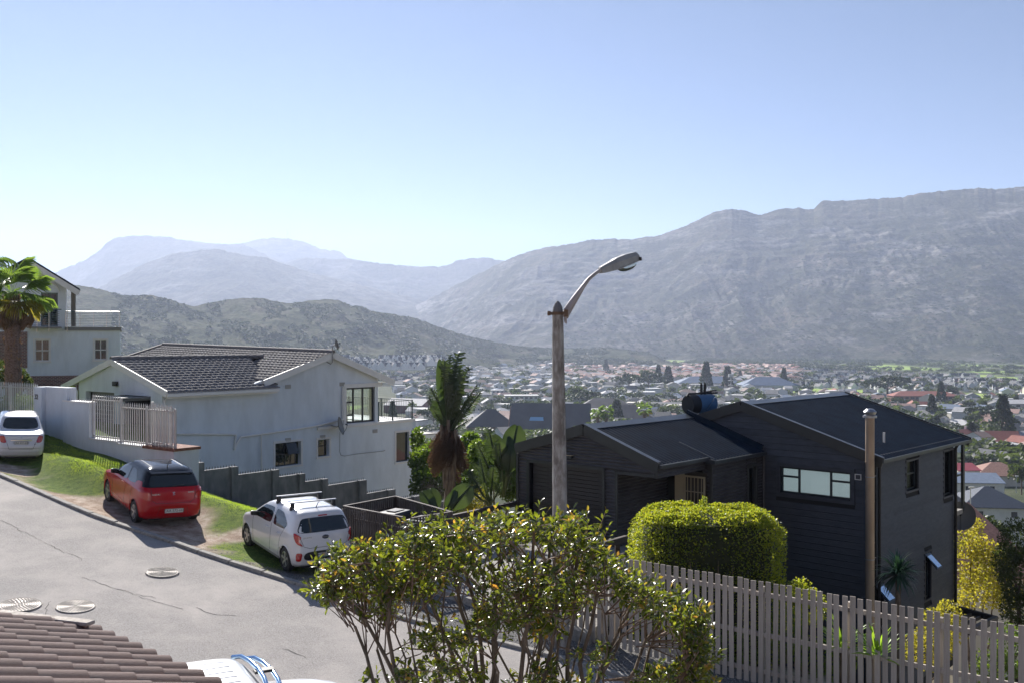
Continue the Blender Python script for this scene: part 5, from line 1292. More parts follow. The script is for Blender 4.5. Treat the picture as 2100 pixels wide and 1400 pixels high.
for t in (.62, .78): m = MB(); m.tube([L0 + ax * t + Vector((0, 0, rad)), L0 + ax * t + Vector((0, 0, rad + .36))], .045, 10); m.tube([L0 + ax * t + Vector((0, 0, rad + .36)), L0 + ax * t + Vector((0, 0, rad + .42))], .02, 8); m.build('valve', mat_or('tank_black', (0, 0, 0)), gT, smooth=True)
for t in (.1, .7): m = MB(); m.bar(L0 + ax * t - Vector((0, 0, rad - .05)) , L0 + ax * t - Vector((0, 0, rad + .3)) , .08, .3); m.build('cradle', M_ALU, gT)
m = MB(); m.bar(L0 + ax * .55 - sd_ * -(rad + .01) + Vector((0, 0, -.2)), L0 + ax * .95 - sd_ * -(rad + .01) + Vector((0, 0, .22)), .02, .02); m.build('stay', M_STEEL, gT)
pd = P(1972, 1058, 33.5)
dish('satellite_dish', pd, 0.47, (-0.45, -0.8, 0.35), 'large grey satellite dish below the balcony of the charcoal house', [(0.1, 0.3, -.05), (-0.35, 0.6, 0.0)])
# ---------------------------------------------------------------- cars
def paint(name, c, coat=0.6, rough=0.25, metal=0.0):
 m = bpy.data.materials.new(name); m.use_nodes = True; b = m.node_tree.nodes['Principled BSDF']
 b.inputs['Base Color'].default_value = tuple(c) + (1,); b.inputs['Roughness'].default_value = rough; b.inputs['Metallic'].default_value = metal
 b.inputs['Coat Weight'].default_value = coat; b.inputs['Coat Roughness'].default_value = 0.03; return m
M_TYRE = mat('tyre_rubber', (0.018, 0.018, 0.019), (0.035, 0.033, 0.031), scale=20, rough=0.85)
M_RIM = mat('alloy_silver', (0.45, 0.45, 0.46), rough=0.3, metal=0.85)
M_RIMD = mat('alloy_dark', (0.03, 0.03, 0.032), rough=0.4, metal=0.3)
M_CARGLASS = glass('car_glass', (0.012, 0.018, 0.02), 0.02)
M_BLACKP = mat('black_plastic', (0.015, 0.015, 0.017), rough=0.45)
M_LAMPR = paint('tail_lamp_red', (0.42, 0.012, 0.012), 1.0, 0.15); M_LAMPC = paint('lamp_clear', (0.62, 0.60, 0.58), 1.0, 0.1)
M_PLATE = mat('plate_white', (0.68, 0.68, 0.64), rough=0.4); M_CHROME = mat('chrome', (0.8, 0.8, 0.82), rough=0.08, metal=1.0)
M_PLTXT = mat('plate_ink', (0.02, 0.02, 0.025), rough=0.5); M_DOT = mat('seam_dark', (0.01, 0.01, 0.01), rough=0.9)
class Car:
 def __init__(s, name, label, prof, n, paint_m, cabin_m=None, zcab=9.0, nz=60, nth=144, arches=(), rw=0.3, group=None):
  s.p = np.array(prof, float); s.n = n; s.root = empty(name, (0, 0, 0), 0, label, 'car', group); s.arches = arches; s.rw = rw
  z0, z1 = s.p[0, 0], s.p[-1, 0]
  zs = z0 + (z1 - z0) * (1 - (1 - np.linspace(0, 1, nz)) ** 1.35)
  th = np.linspace(0, 2 * np.pi, nth, endpoint=False)
  V = [];
  for z in zs:
   for t in th: V.append(s.pt(t, z))
  V = np.array(V); idx = np.arange(nz * nth).reshape(nz, nth)
  Q = []; Qc = []
  for i in range(nz - 1):
   for j in range(nth):
    q = (idx[i, j], idx[i + 1, j], idx[i + 1, (j + 1) % nth], idx[i, (j + 1) % nth]); c = V[list(q)].mean(0)
    if any((c[0] - ax) ** 2 + (c[2] - az) ** 2 < (ar) ** 2 and abs(c[1]) > 0.35 for (ax, az, ar) in arches): continue
    (Qc if c[2] > zcab else Q).append(q)
  top = [tuple(idx[nz - 1, ::1])]; bot = [tuple(idx[0, ::-1])]
  def mk(nm, qs, m_, caps):
   used = sorted(set(i for q in qs for i in q) | set(i for c in caps for i in c)); mp = {u: k for k, u in enumerate(used)}
   me = bpy.data.meshes.new(nm); me.from_pydata([tuple(V[u]) for u in used], [], [tuple(mp[i] for i in q) for q in qs] + [tuple(mp[i] for i in c) for c in caps])
   for p_ in me.polygons: p_.use_smooth = True
   me.materials.append(m_); bm = bmesh.new(); bm.from_mesh(me); bmesh.ops.recalc_face_normals(bm, faces=bm.faces); bm.to_mesh(me); bm.free(); return obj(nm, me, s.root)
  if Qc: mk('body', Q, paint_m, []); mk('cabin', Qc, cabin_m or paint_m, top)
  else: mk('body', Q, paint_m, top)
  u = MB(); x0, x1 = np.interp(0.3, s.p[:, 0], s.p[:, 1]), np.interp(0.3, s.p[:, 0], s.p[:, 2]); hw = s.P_(0.3)[2]
  u.box(x0 + .12, x1 - .12, -hw + .28, hw - .28, z0 - .02, 0.6); u.build('underbody', M_BLACKP, s.root)
  for (ax, az, ar) in arches:
   for sg in (-1, 1):
    l_ = MB(); n_ = 20; hw = s.P_(az + ar * .6)[2]
    pts = [(ax + ar * math.cos(a), az + ar * math.sin(a)) for a in np.linspace(-0.5, math.pi + .5, n_)]
    for (x, z) in pts: l_.v += [(x, sg * (hw - .30), z), (x, sg * (hw - .008), z)]
    l_.f += [(2 * i, 2 * i + 1, 2 * i + 3, 2 * i + 2) for i in range(n_ - 1)]
    l_.build('arch_liner', M_BLACKP, s.root)
    lip = MB(); lp = []
    for a in np.linspace(-0.25, math.pi + .25, 26):
     x, z = ax + (ar + .004) * math.cos(a), az + (ar + .004) * math.sin(a); y = s.side(x, max(z, s.p[0, 0] + .01)); lp.append((x, sg * (y - .004), z))
    lip.tube(lp, 0.016, 6); lip.build('arch_lip', paint_m if not s.root.get('dark_lip') else M_BLACKP, s.root, smooth=True)
 def P_(s, z): return [float(np.interp(z, s.p[:, 0], s.p[:, k])) for k in (1, 2, 3)]
 def pt(s, t, z):
  xr, xf, hw = s.P_(z); a = (xf - xr) / 2; cx = (xr + xf) / 2; n = s.n; c, d = math.cos(t), math.sin(t)
  return (cx - a * math.copysign(abs(c) ** (2 / n), c), hw * math.copysign(abs(d) ** (2 / n), d), z)
 def side(s, x, z):
  xr, xf, hw = s.P_(z); a = (xf - xr) / 2; cx = (xr + xf) / 2; q = min(1, abs((x - cx) / a)); return hw * (1 - q ** s.n) ** (1 / s.n)
 def rear(s, y, z):
  xr, xf, hw = s.P_(z); a = (xf - xr) / 2; cx = (xr + xf) / 2; q = min(1, abs(y / hw)); return cx - a * (1 - q ** s.n) ** (1 / s.n)
 def topz(s, x, y):
  lo, hi = 0.8, s.p[-1, 0]
  for _ in range(26):
   m = (lo + hi) / 2; xr, xf, hw = s.P_(m); a = (xf - xr) / 2; cx = (xr + xf) / 2
   if abs((x - cx) / a) ** s.n + abs(y / hw) ** s.n <= 1: lo = m
   else: hi = m
  return lo
 def thy(s, y, z): hw = s.P_(z)[2]; return math.asin(min(1, abs(y) / hw) ** (s.n / 2)) * (1 if y >= 0 else -1)
 def thx(s, x, z, sg=1):
  xr, xf, hw = s.P_(z); a = (xf - xr) / 2; cx = (xr + xf) / 2; return math.acos(max(0, min(1, (cx - x) / a)) ** (s.n / 2)) * sg
 def at(s, kind, p):
  a, b = p
  if kind == 'rear': return Vector((s.rear(a, b), a, b))
  if kind == 'left': return Vector((a, s.side(a, b), b))
  if kind == 'right': return Vector((a, -s.side(a, b), b))
  if kind == 'top': return Vector((a, b, s.topz(a, b)))
  if kind == 'around': return Vector(s.pt(a, b))
 def nrm(s, kind, p):
  e = 0.012; a, b = p; u = s.at(kind, (a + e, b)) - s.at(kind, (a - e, b)); v = s.at(kind, (a, b + e)) - s.at(kind, (a, b - e)); n_ = u.cross(v)
  if n_.length < 1e-9: n_ = Vector((0, 0, 1))
  n_.normalize(); o = s.at(kind, p) - Vector((1.8, 0, 0.7));
  return n_ if n_.dot(o) > 0 else -n_
 def patch(s, name, kind, outline, m_, off=0.004, rings=None, rnd_=2, thick=0.012, parent=None, sub=4, cw=None):
  st_ = 0.02 if kind == 'around' else 0.06; rings = rings or (14 if kind == 'around' else 6)
  if cw is None: cw = .12 if kind in ('left', 'right') else .18
  pts = [tuple(q) for q in outline]
  for _ in range(rnd_):
   o = []
   for i in range(len(pts)):
    (ax, ay), (bx, by) = pts[i], pts[(i + 1) % len(pts)]; w = cw if _ == 0 else 0.25
    o += [(ax + (bx - ax) * w, ay + (by - ay) * w), (ax + (bx - ax) * (1 - w), ay + (by - ay) * (1 - w))]
   pts = o
  o = []
  for i in range(len(pts)):
   (ax, ay), (bx, by) = pts[i], pts[(i + 1) % len(pts)]
   L_ = math.hypot(bx - ax, by - ay); k = max(1, int(L_ / st_))
   o += [(ax + (bx - ax) * j / k, ay + (by - ay) * j / k) for j in range(k)]
  pts = o; c = (sum(p[0] for p in pts) / len(pts), sum(p[1] for p in pts) / len(pts)); n_ = len(pts); V = []; Fs = []
  for r_ in range(rings + 1):
   t = r_ / rings
   for p in pts:
    q = (c[0] + (p[0] - c[0]) * t, c[1] + (p[1] - c[1]) * t); V.append(s.at(kind, q) + s.nrm(kind, q) * off)
  for p in pts: V.append(s.at(kind, p) - s.nrm(kind, p) * thick)
  for r_ in range(rings + 1):
   for j in range(n_): Fs.append((r_ * n_ + j, r_ * n_ + (j + 1) % n_, (r_ + 1) * n_ + (j + 1) % n_, (r_ + 1) * n_ + j))
  mb = MB(); mb.add(V, Fs); me = mb.mesh(name, m_, smooth=True)
  return obj(name, me, parent or s.root)
 def line(s, name, kind, pts, r_=0.005, m_=None, off=0.0, parent=None):
  P_ = []
  for i in range(len(pts) - 1):
   (a0, b0), (a1, b1) = pts[i], pts[i + 1]; k = max(2, int(math.hypot(a1 - a0, b1 - b0) / .06))
   for j in range(k + (i == len(pts) - 2)): q = (a0 + (a1 - a0) * j / k, b0 + (b1 - b0) * j / k); P_.append(s.at(kind, q) + s.nrm(kind, q) * off)
  mb = MB(); mb.tube(P_, r_, 5); return mb.build(name, m_ or M_DOT, parent or s.root, smooth=True)
 def wheel(s, x, sg, R_, w, style, hw):
  prof = [(R_ * .62, w * .42), (R_ * .66, w * .5), (R_ * .9, w * .5), (R_ * .985, w * .38), (R_, w * .2), (R_, -w * .2), (R_ * .985, -w * .38), (R_ * .9, -w * .5), (R_ * .66, -w * .5)]
  n_ = 36; mb = MB()
  for (r_, y) in prof: mb.v += [(r_ * math.cos(2 * math.pi * k / n_), y, r_ * math.sin(2 * math.pi * k / n_)) for k in range(n_)]
  mb.f = [(j * n_ + k, j * n_ + (k + 1) % n_, (j + 1) * n_ + (k + 1) % n_, (j + 1) * n_ + k) for j in range(len(prof) - 1) for k in range(n_)]
  e = mb.build('wheel', M_TYRE, s.root, smooth=True); e.location = (x, sg * (hw - w * .5 - .012), R_)
  rim = MB(); o_ = w * .40 * sg
  rim.tube([(0, o_ - .05 * sg, 0), (0, o_ - .045 * sg, 0)], R_ * .6, n_); rim.build('rim_back', M_RIMD, e)
  rr = MB()
  for (ra, ya), (rb, yb) in (((R_ * .645, o_ + .012 * sg), (R_ * .58, o_ + .012 * sg)), ((R_ * .58, o_ + .012 * sg), (R_ * .56, o_ - .04 * sg))):
   b = len(rr.v); rr.v += [(ra * math.cos(2 * math.pi * k / n_), ya, ra * math.sin(2 * math.pi * k / n_)) for k in range(n_)] + [(rb * math.cos(2 * math.pi * k / n_), yb, rb * math.sin(2 * math.pi * k / n_)) for k in range(n_)]
   rr.f += [(b + k, b + (k + 1) % n_, b + n_ + (k + 1) % n_, b + n_ + k) for k in range(n_)]
  rr.build('rim', M_RIM, e, smooth=True)
  ns = 5
  for k in range(ns):
   a = 2 * math.pi * k / ns + .3; sp = MB()
   for da in ((-.16, .16) if style == 2 else (0,)):
    c1 = Vector((math.cos(a + da * .4) * R_ * .12, o_ + .0, math.sin(a + da * .4) * R_ * .12)); c2 = Vector((math.cos(a + da) * R_ * .6, o_ + .012 * sg, math.sin(a + da) * R_ * .6))
    sp.bar(c1, c2, R_ * (.11 if style == 2 else .2), .02, up=(0, 1, 0))
   sp.build('spoke', M_RIM, e, bevel=.004)
  hb = MB(); hb.tube([(0, o_ - .02 * sg, 0), (0, o_ + .014 * sg, 0)], R_ * .16, 14); hb.build('hub_cap', M_RIM, e)
 def plate(s, text, y, z, w=0.50, h=0.115, tilt=0.0, parent=None):
  x = s.rear(y, z) - .012; mb = MB(); mb.box(-.006, .006, -w / 2, w / 2, -h / 2, h / 2); e = mb.build('number_plate', M_PLATE, s.root, bevel=.003); e.location = (x, y, z)
  fr = MB();
  for (a0, a1, b0, b1) in ((-w / 2, w / 2, h / 2 - .006, h / 2), (-w / 2, w / 2, -h / 2, -h / 2 + .006), (-w / 2, -w / 2 + .006, -h / 2, h / 2), (w / 2 - .006, w / 2, -h / 2, h / 2)): fr.box(-.008, -.005, a0, a1, b0, b1)
  fr.build('plate_border', M_PLTXT, e)
  place_text(text, h * .88, M_PLTXT, e, (-.008, 0, .002), (0, -1, 0), (0, 0, 1), 0.0015, 'plate_lettering', 0.98)
  return e
 def badge(s, text, y, z, size, m_, sx=1.0):
  return place_text(text, size, m_, s.root, (s.rear(y, z) - .008, y, z), (0, -1, 0), (s.rear(y, z + .05) - s.rear(y, z - .05), 0, .1), 0.003, 'badge_lettering', sx)
 def put(s, rear_left, heading, track_off, wb, x_rear, lift=0.0):
  """stand the car on the ground: rear axle centre and heading"""
  hx_, hy_ = heading; L_ = math.hypot(hx_, hy_); hx_ /= L_; hy_ /= L_
  rl = Vector(rear_left); lf = Vector((-hy_, hx_)); rc = rl - lf * track_off if False else Vector((rl[0] + hy_ * track_off, rl[1] - hx_ * track_off))
  fwd = Vector((hx_, hy_)); fc = rc + fwd * wb
  def g(p): return gcar(p[0], p[1]) + .012
  ls = Vector((-hy_, hx_)) * track_off
  zrl, zrr, zfl, zfr = g(rc + ls), g(rc - ls), g(fc + ls), g(fc - ls)
  zr_ = (zrl + zrr) / 2; zf_ = (zfl + zfr) / 2
  X = Vector((hx_ * wb, hy_ * wb, zf_ - zr_)).normalized(); Yv = Vector((ls.x * 2, ls.y * 2, (zrl - zrr + zfl - zfr) / 2)).normalized(); Z = X.cross(Yv).normalized(); Yv = Z.cross(X)
  M = Matrix((X, Yv, Z)).transposed().to_4x4(); o = Vector((rc.x, rc.y, zr_)) - X * x_rear; M.translation = o; s.root.matrix_world = M; s.M = M
  s.root.location = o; s.root.rotation_mode = 'QUATERNION'; s.root.rotation_quaternion = M.to_quaternion()
# --- red hatchback
M_RED = paint('paint_red', (0.40, 0.003, 0.008), 0.35, 0.22, 0.0); M_BLKROOF = paint('paint_black', (0.008, 0.010, 0.016), 0.0, 0.09)
M_RED.node_tree.nodes['Principled BSDF'].inputs['Specular IOR Level'].default_value = 0.25; M_BLKROOF.node_tree.nodes['Principled BSDF'].inputs['Specular IOR Level'].default_value = 0.3
sw = Car('red_hatchback', 'red hatchback with a black roof parked on the grass verge, rear towards the road', [
 (0.19, .16, 3.66, .78), (0.26, .05, 3.76, .835), (0.42, .0, 3.83, .862), (0.58, .0, 3.84, .866), (0.70, .035, 3.81, .862), (0.80, .05, 3.70, .855), (0.86, .06, 3.45, .85), (0.92, .07, 3.05, .845), (0.97, .09, 2.86, .825),
 (1.03, .13, 2.74, .80), (1.20, .25, 2.42, .735), (1.34, .36, 2.12, .675), (1.41, .40, 1.98, .635), (1.455, .52, 1.85, .57), (1.478, .66, 1.72, .48), (1.492, .85, 1.5, .36), (1.497, 1.0, 1.35, .2)],
 8.5, M_RED, M_BLKROOF, 1.045, arches=[(0.62, .31, .345), (3.07, .31, .345)])
for x in (0.62, 3.07):
 for sg in (-1, 1): sw.wheel(x, sg, .305, .19, 2, .862)
sw.patch('rear_window', 'rear', [(-.60, 1.06), (.60, 1.06), (.64, 1.12), (.56, 1.30), (.47, 1.345), (-.47, 1.345), (-.56, 1.30), (-.64, 1.12)], M_CARGLASS, .006)
for sd, sg in (('left', 1), ('right', -1)):
 sw.patch('side_window', sd, [(1.50, .995), (2.30, .985), (2.52, 1.01), (2.05, 1.32), (1.52, 1.345)], M_CARGLASS)
 sw.patch('side_window', sd, [(.86, 1.03), (1.42, 1.00), (1.44, 1.345), (1.12, 1.34), (.80, 1.13)], M_CARGLASS)
 sw.patch('rear_quarter', sd, [(.30, 1.00), (.80, 1.00), (.84, 1.04), (.70, 1.14), (.42, 1.16)], M_RED, .006)
 z0, z1 = .74, .95
 sw.patch('tail_lamp', 'around', [(sw.thy(sg * .60, z0 - .03), z0 - .02), (sw.thx(.25, z0, sg), z0 + .02), (sw.thx(.42, z1, sg), z1 - .03), (sw.thx(.34, z1, sg), z1 + .03), (sw.thy(sg * .66, z1), z1), (sw.thy(sg * .57, z0 + .05), z0 + .08)], M_LAMPR, .02)
 sw.patch('reverse_lamp', 'rear', [(sg * .62, .80), (sg * .74, .80), (sg * .745, .84), (sg * .63, .84)], M_LAMPC, .018, rnd_=1)
 sw.line('door_seam', sd, [(1.46, 1.36), (1.46, .95), (1.50, .36)], .004); sw.line('door_seam', sd, [(2.52, 1.0), (2.60, .8), (2.58, .30), (1.0, .28)], .004); sw.line('door_seam', sd, [(.82, 1.02), (.95, .8), (1.0, .30)], .004)
 sw.line('sill_trim', sd, [(.98, .235), (2.72, .235)], .012, M_BLACKP)
 h_ = MB(); y = sw.side(1.62, .90) * sg; h_.tube([(1.56, y, .905), (1.60, y + sg * .03, .91), (1.72, y + sg * .03, .91), (1.76, y, .905)], .012, 6); h_.build('door_handle', M_RED, sw.root, smooth=True)
 mr_ = MB(); y = sg * .80; mr_.hexa([(2.28, y, .97), (2.42, y, .97), (2.42, y + sg * .20, 1.0), (2.30, y + sg * .22, 1.0), (2.28, y, 1.10), (2.40, y, 1.10), (2.38, y + sg * .20, 1.13), (2.28, y + sg * .22, 1.13)]); mr_.build('door_mirror', M_BLKROOF, sw.root, smooth=True, bevel=.03)
sw.line('tailgate_seam', 'rear', [(-.60, 1.03), (-.57, .72), (-.45, .635), (.45, .635), (.57, .72), (.60, 1.03)], .006)
sw.patch('bumper_recess', 'rear', [(-.40, .30), (.40, .30), (.34, .55), (-.34, .55)], M_RED, .012, thick=.0)
sw.line('bumper_shadow', 'rear', [(-.42, .30), (-.36, .55)], .004); sw.line('bumper_shadow', 'rear', [(.42, .30), (.36, .55)], .004)
sw.plate('CAA 572-662', -.02, .43)
sw.badge('SUZUKI', .47, .87, .055, M_CHROME, 1.1); sw.badge('SWIFT', -.47, .90, .055, M_CHROME, 1.1); sw.badge('S', 0.0, .875, .13, M_CHROME, 1.35)
sp_ = MB(); sp_.hexa([(.33, -.56, 1.355), (.62, -.56, 1.44), (.62, .56, 1.44), (.33, .56, 1.355), (.30, -.56, 1.385), (.62, -.56, 1.465), (.62, .56, 1.465), (.30, .56, 1.385)]); sp_.build('spoiler', M_BLKROOF, sw.root, bevel=.012)
wp = MB(); wp.tube([(.12, .05, 1.07), (.17, -.3, 1.10)], .010, 5); wp.build('wiper', M_BLACKP, sw.root)
an = MB(); an.tube([(.72, 0, 1.47), (.74, 0, 1.50), (.62, 0, 1.66)], [.03, .012, .006], 6); an.build('aerial', M_BLACKP, sw.root)
for yy in (-.42, .42): sw.line('roof_channel', 'top', [(.75, yy), (1.75, yy)], .006, M_BLACKP)
rl = on_plane(280, 1062)
sw.put((rl[0], rl[1]), (-.62, .785), .74, 2.45, .62)
# --- white hatchback with roof bars
M_WHITE = paint('paint_white', (0.70, 0.70, 0.71), 1.0, 0.3)
ki = Car('white_hatchback', 'white hatchback with silver roof bars parked beside the timber bin enclosure', [
 (0.17, .22, 3.42, .72), (0.25, .07, 3.53, .77), (0.40, .015, 3.58, .795), (0.55, .0, 3.595, .80), (0.68, .03, 3.58, .80), (0.80, .06, 3.45, .798), (0.88, .075, 3.15, .79), (0.95, .09, 2.92, .785), (1.00, .11, 2.80, .77),
 (1.20, .20, 2.46, .705), (1.34, .27, 2.20, .645), (1.40, .30, 2.05, .605), (1.44, .36, 1.92, .545), (1.462, .50, 1.78, .46), (1.477, .70, 1.55, .34), (1.483, .95, 1.35, .2)],
 8.5, M_WHITE, arches=[(0.62, .295, .325), (3.02, .295, .325)])
for x in (0.62, 3.02):
 for sg in (-1, 1): ki.wheel(x, sg, .288, .175, 1, .797)
ki.patch('rear_window', 'rear', [(-.66, 1.00), (.66, 1.00), (.67, 1.06), (.58, 1.27), (.50, 1.33), (-.50, 1.33), (-.58, 1.27), (-.67, 1.06)], M_CARGLASS, .006)
for sd, sg in (('left', 1), ('right', -1)):
 ki.patch('side_window', sd, [(1.50, .965), (2.42, .955), (2.62, .975), (2.14, 1.30), (1.54, 1.34)], M_CARGLASS)
 ki.patch('side_window', sd, [(.72, .99), (1.40, .97), (1.43, 1.34), (1.05, 1.33), (.66, 1.14)], M_CARGLASS)
 ki.patch('tail_lamp', 'around', [(ki.thy(sg * .56, .70), .70), (ki.thx(.12, .72, sg), .76), (ki.thx(.22, .9, sg), .90), (ki.thx(.26, 1.0, sg), 1.00), (ki.thy(sg * .70, 1.0), .995), (ki.thy(sg * .60, .93), .93), (ki.thy(sg * .66, .8), .82)], M_LAMPR, .02)
 ki.patch('reverse_lamp', 'rear', [(sg * .635, .80), (sg * .69, .80), (sg * .68, .93), (sg * .635, .92)], M_LAMPC, .017, rnd_=1)
 ki.patch('fog_lamp', 'rear', [(sg * .62, .36), (sg * .71, .36), (sg * .72, .56), (sg * .60, .56)], M_LAMPR, .02)
 ki.line('door_seam', sd, [(1.46, 1.35), (1.46, .95), (1.52, .30)], .004); ki.line('door_seam', sd, [(2.60, .97), (2.62, .7), (2.56, .27), (1.0, .25)], .004); ki.line('door_seam', sd, [(.64, 1.12), (.92, .75), (1.02, .27)], .004)
 for hx_ in (1.60, .90):
  h_ = MB(); y = ki.side(hx_, .84) * sg; h_.tube([(hx_ - .02, y, .845), (hx_ + .02, y + sg * .03, .85), (hx_ + .14, y + sg * .03, .85), (hx_ + .18, y, .845)], .013, 6); h_.build('door_handle', M_WHITE, ki.root, smooth=True)
 mr_ = MB(); y = sg * .76; mr_.hexa([(2.34, y, .95), (2.47, y, .95), (2.46, y + sg * .18, .98), (2.35, y + sg * .20, .98), (2.34, y, 1.07), (2.45, y, 1.07), (2.43, y + sg * .18, 1.10), (2.34, y + sg * .20, 1.10)]); mr_.build('door_mirror', M_BLACKP, ki.root, smooth=True, bevel=.03)
 ki.line('roof_channel', 'top', [(.55, sg * .47), (1.8, sg * .47)], .006)
ki.line('tailgate_seam', 'rear', [(-.66, .98), (-.56, .70), (-.42, .655), (.42, .655), (.56, .70), (.66, .98)], .005)
ki.patch('bumper_insert', 'rear', [(-.52, .37), (.52, .37), (.57, .47), (.50, .58), (-.50, .58), (-.57, .47)], M_BLACKP, .010)
pl_ = ki.plate('JMX 208 EC', 0, .475, w=0.44, h=.115)
for (y0, y1, z0, z1, c, nm) in ((-.22, .22, -.055, -.03, (0.25, 0.42, 0.28), 'green_band'), (.02, .12, -.03, .045, (0.55, 0.40, 0.24), 'ochre_print')):
 q = MB(); q.box(-.0068, -.0060, y0 + .01, y1 - .01, z0, z1); q.build(nm, mat_or(nm, c, .5), pl_)
ki.badge('picanto', .46, .905, .06, M_CHROME, 1.2); ki.badge('X', -.60, .925, .05, M_CHROME)
em = MB(); q_ = 22; em.tube([(-.012, 0, 0), (.0, 0, 0)], .07, q_); eo = em.build('emblem', M_BLACKP, ki.root, smooth=False); eo.location = (ki.rear(0, .885) - .003, 0, .885); eo.scale = (1, 1.25, .72)
eo2 = MB(); eo2.tube([(-.016, .085 * math.cos(a), .048 * math.sin(a)) for a in np.linspace(0, 2 * math.pi, 25)], .005, 5); ek = eo2.build('emblem_ring', M_CHROME, ki.root, smooth=True); ek.location = (ki.rear(0, .885) - .003, 0, .885)
place_text('KIA', .062, M_CHROME, ki.root, (ki.rear(0, .885) - .018, 0, .885), (0, -1, 0), (0, 0, 1), .002, 'badge_lettering', 1.3)
ki.patch('brake_light', 'rear', [(-.12, 1.345), (.12, 1.345), (.11, 1.37), (-.11, 1.37)], M_LAMPR, .012, rnd_=0)
wp = MB(); wp.tube([(.10, 0, 1.01), (.15, -.32, 1.05)], .010, 5); wp.build('wiper', M_BLACKP, ki.root)
an = MB(); an.tube([(.62, 0, 1.45), (.64, 0, 1.48), (.52, 0, 1.63)], [.028, .012, .006], 6); an.build('aerial', M_BLACKP, ki.root)
for xx in (.82, 1.62):
 rb_ = MB(); rb_.hexa([(xx - .035, -.62, 1.575), (xx + .035, -.62, 1.575), (xx + .035, .62, 1.575), (xx - .035, .62, 1.575), (xx - .028, -.62, 1.60), (xx + .028, -.62, 1.60), (xx + .028, .62, 1.60), (xx - .028, .62, 1.60)]); ro = rb_.build('roof_bar', M_RIM, ki.root, bevel=.01)
 for sg in (-1, 1):
  f_ = MB(); f_.hexa([(xx - .06, sg * .50, 1.42), (xx + .06, sg * .50, 1.42), (xx + .06, sg * .60, 1.38), (xx - .06, sg * .60, 1.38), (xx - .035, sg * .50, 1.575), (xx + .035, sg * .50, 1.575), (xx + .035, sg * .585, 1.575), (xx - .035, sg * .585, 1.575)]); f_.build('bar_foot', M_BLACKP, ro, bevel=.008)
wc_ = MB(); c = Vector((.26, -.18, 1.10)); wc_.tube([c + Vector((0, 0, -.07)), c + Vector((0, 0, .0)), c + Vector((0, 0, .06)), c + Vector((0, 0, .09))], [.14, .14, .10, .03], 14)
rl = on_plane(589, 1162)
ki.put((rl[0], rl[1]), (-.60, .80), .70, 2.40, .62)
# --- white saloon at the left edge
M_WHITE2 = paint('paint_cool_white', (0.66, 0.67, 0.69), 1.0, 0.3)
ci = Car('white_saloon', 'white saloon car with red tail lights cut off by the left edge of the photo', [
 (0.20, .20, 4.3, .74), (0.28, .06, 4.4, .80), (0.42, .0, 4.46, .825), (0.58, .0, 4.48, .83), (0.72, .05, 4.45, .83), (0.82, .08, 4.3, .828), (0.90, .10, 4.0, .82), (0.955, .14, 3.5, .80), (0.985, .50, 3.25, .785), (1.02, .72, 3.12, .77),
 (1.15, .93, 2.88, .72), (1.30, 1.15, 2.62, .66), (1.37, 1.27, 2.45, .62), (1.41, 1.42, 2.32, .56), (1.435, 1.6, 2.15, .46), (1.447, 1.8, 2.0, .3)], 8.0, M_WHITE2, arches=[(0.95, .31, .34), (3.55, .31, .34)])
for x in (0.95, 3.55):
 for sg in (-1, 1): ci.wheel(x, sg, .30, .19, 1, .826)
ci.patch('rear_window', 'rear', [(-.64, 1.04), (.64, 1.04), (.55, 1.30), (.46, 1.345), (-.46, 1.345), (-.55, 1.30)], M_CARGLASS, .006)
for sd, sg in (('left', 1), ('right', -1)):
 ci.patch('side_window', sd, [(2.05, 1.00), (2.95, 1.00), (2.55, 1.29), (2.10, 1.34)], M_CARGLASS); ci.patch('side_window', sd, [(1.18, 1.02), (1.98, 1.00), (2.0, 1.34), (1.45, 1.30)], M_CARGLASS)
 ci.patch('tail_lamp', 'around', [(ci.thy(sg * .47, .69), .69), (ci.thx(.10, .70, sg), .71), (ci.thx(.22, .9, sg), .90), (ci.thy(sg * .56, .93), .93)], M_LAMPR, .02)
 ci.patch('reverse_lamp', 'rear', [(sg * .48, .695), (sg * .60, .695), (sg * .61, .755), (sg * .50, .755)], M_LAMPC, .017, rnd_=1)
 ci.line('boot_seam', 'rear', [(sg * .60, .94), (sg * .47, .68), (sg * .40, .50)], .006)
ci.line('boot_seam', 'rear', [(-.40, .50), (.40, .50)], .006); ci.line('bumper_seam', 'rear', [(-.78, .52), (.78, .52)], .004)
q = MB(); q.box(-.02, .01, -.36, .36, -.018, .018); g_ = q.build('boot_garnish', M_CHROME, ci.root, bevel=.006); g_.location = (ci.rear(0, .79) - .01, 0, .79)
ci.plate('CAA 431-643', 0.0, .695, w=.44, h=.11); ci.badge('H', 0, .865, .07, M_CHROME, 1.1)
q = MB(); q.tube([(-.02, 0, 0), (.0, 0, 0)], .018, 10); g_ = q.build('boot_lock', M_BLACKP, ci.root); g_.location = (ci.rear(-.46, .66), -.46, .66)
cpt = P(41, 700, 30.9); cd = Vector((-.5, .866)); ci.put((cpt.x + cd.x * .9 - .866 * .66, cpt.y + cd.y * .9 - .5 * .66), (-.5, .866), .66, 2.4, .95)
ci.root.scale = (.92, .86, .98)
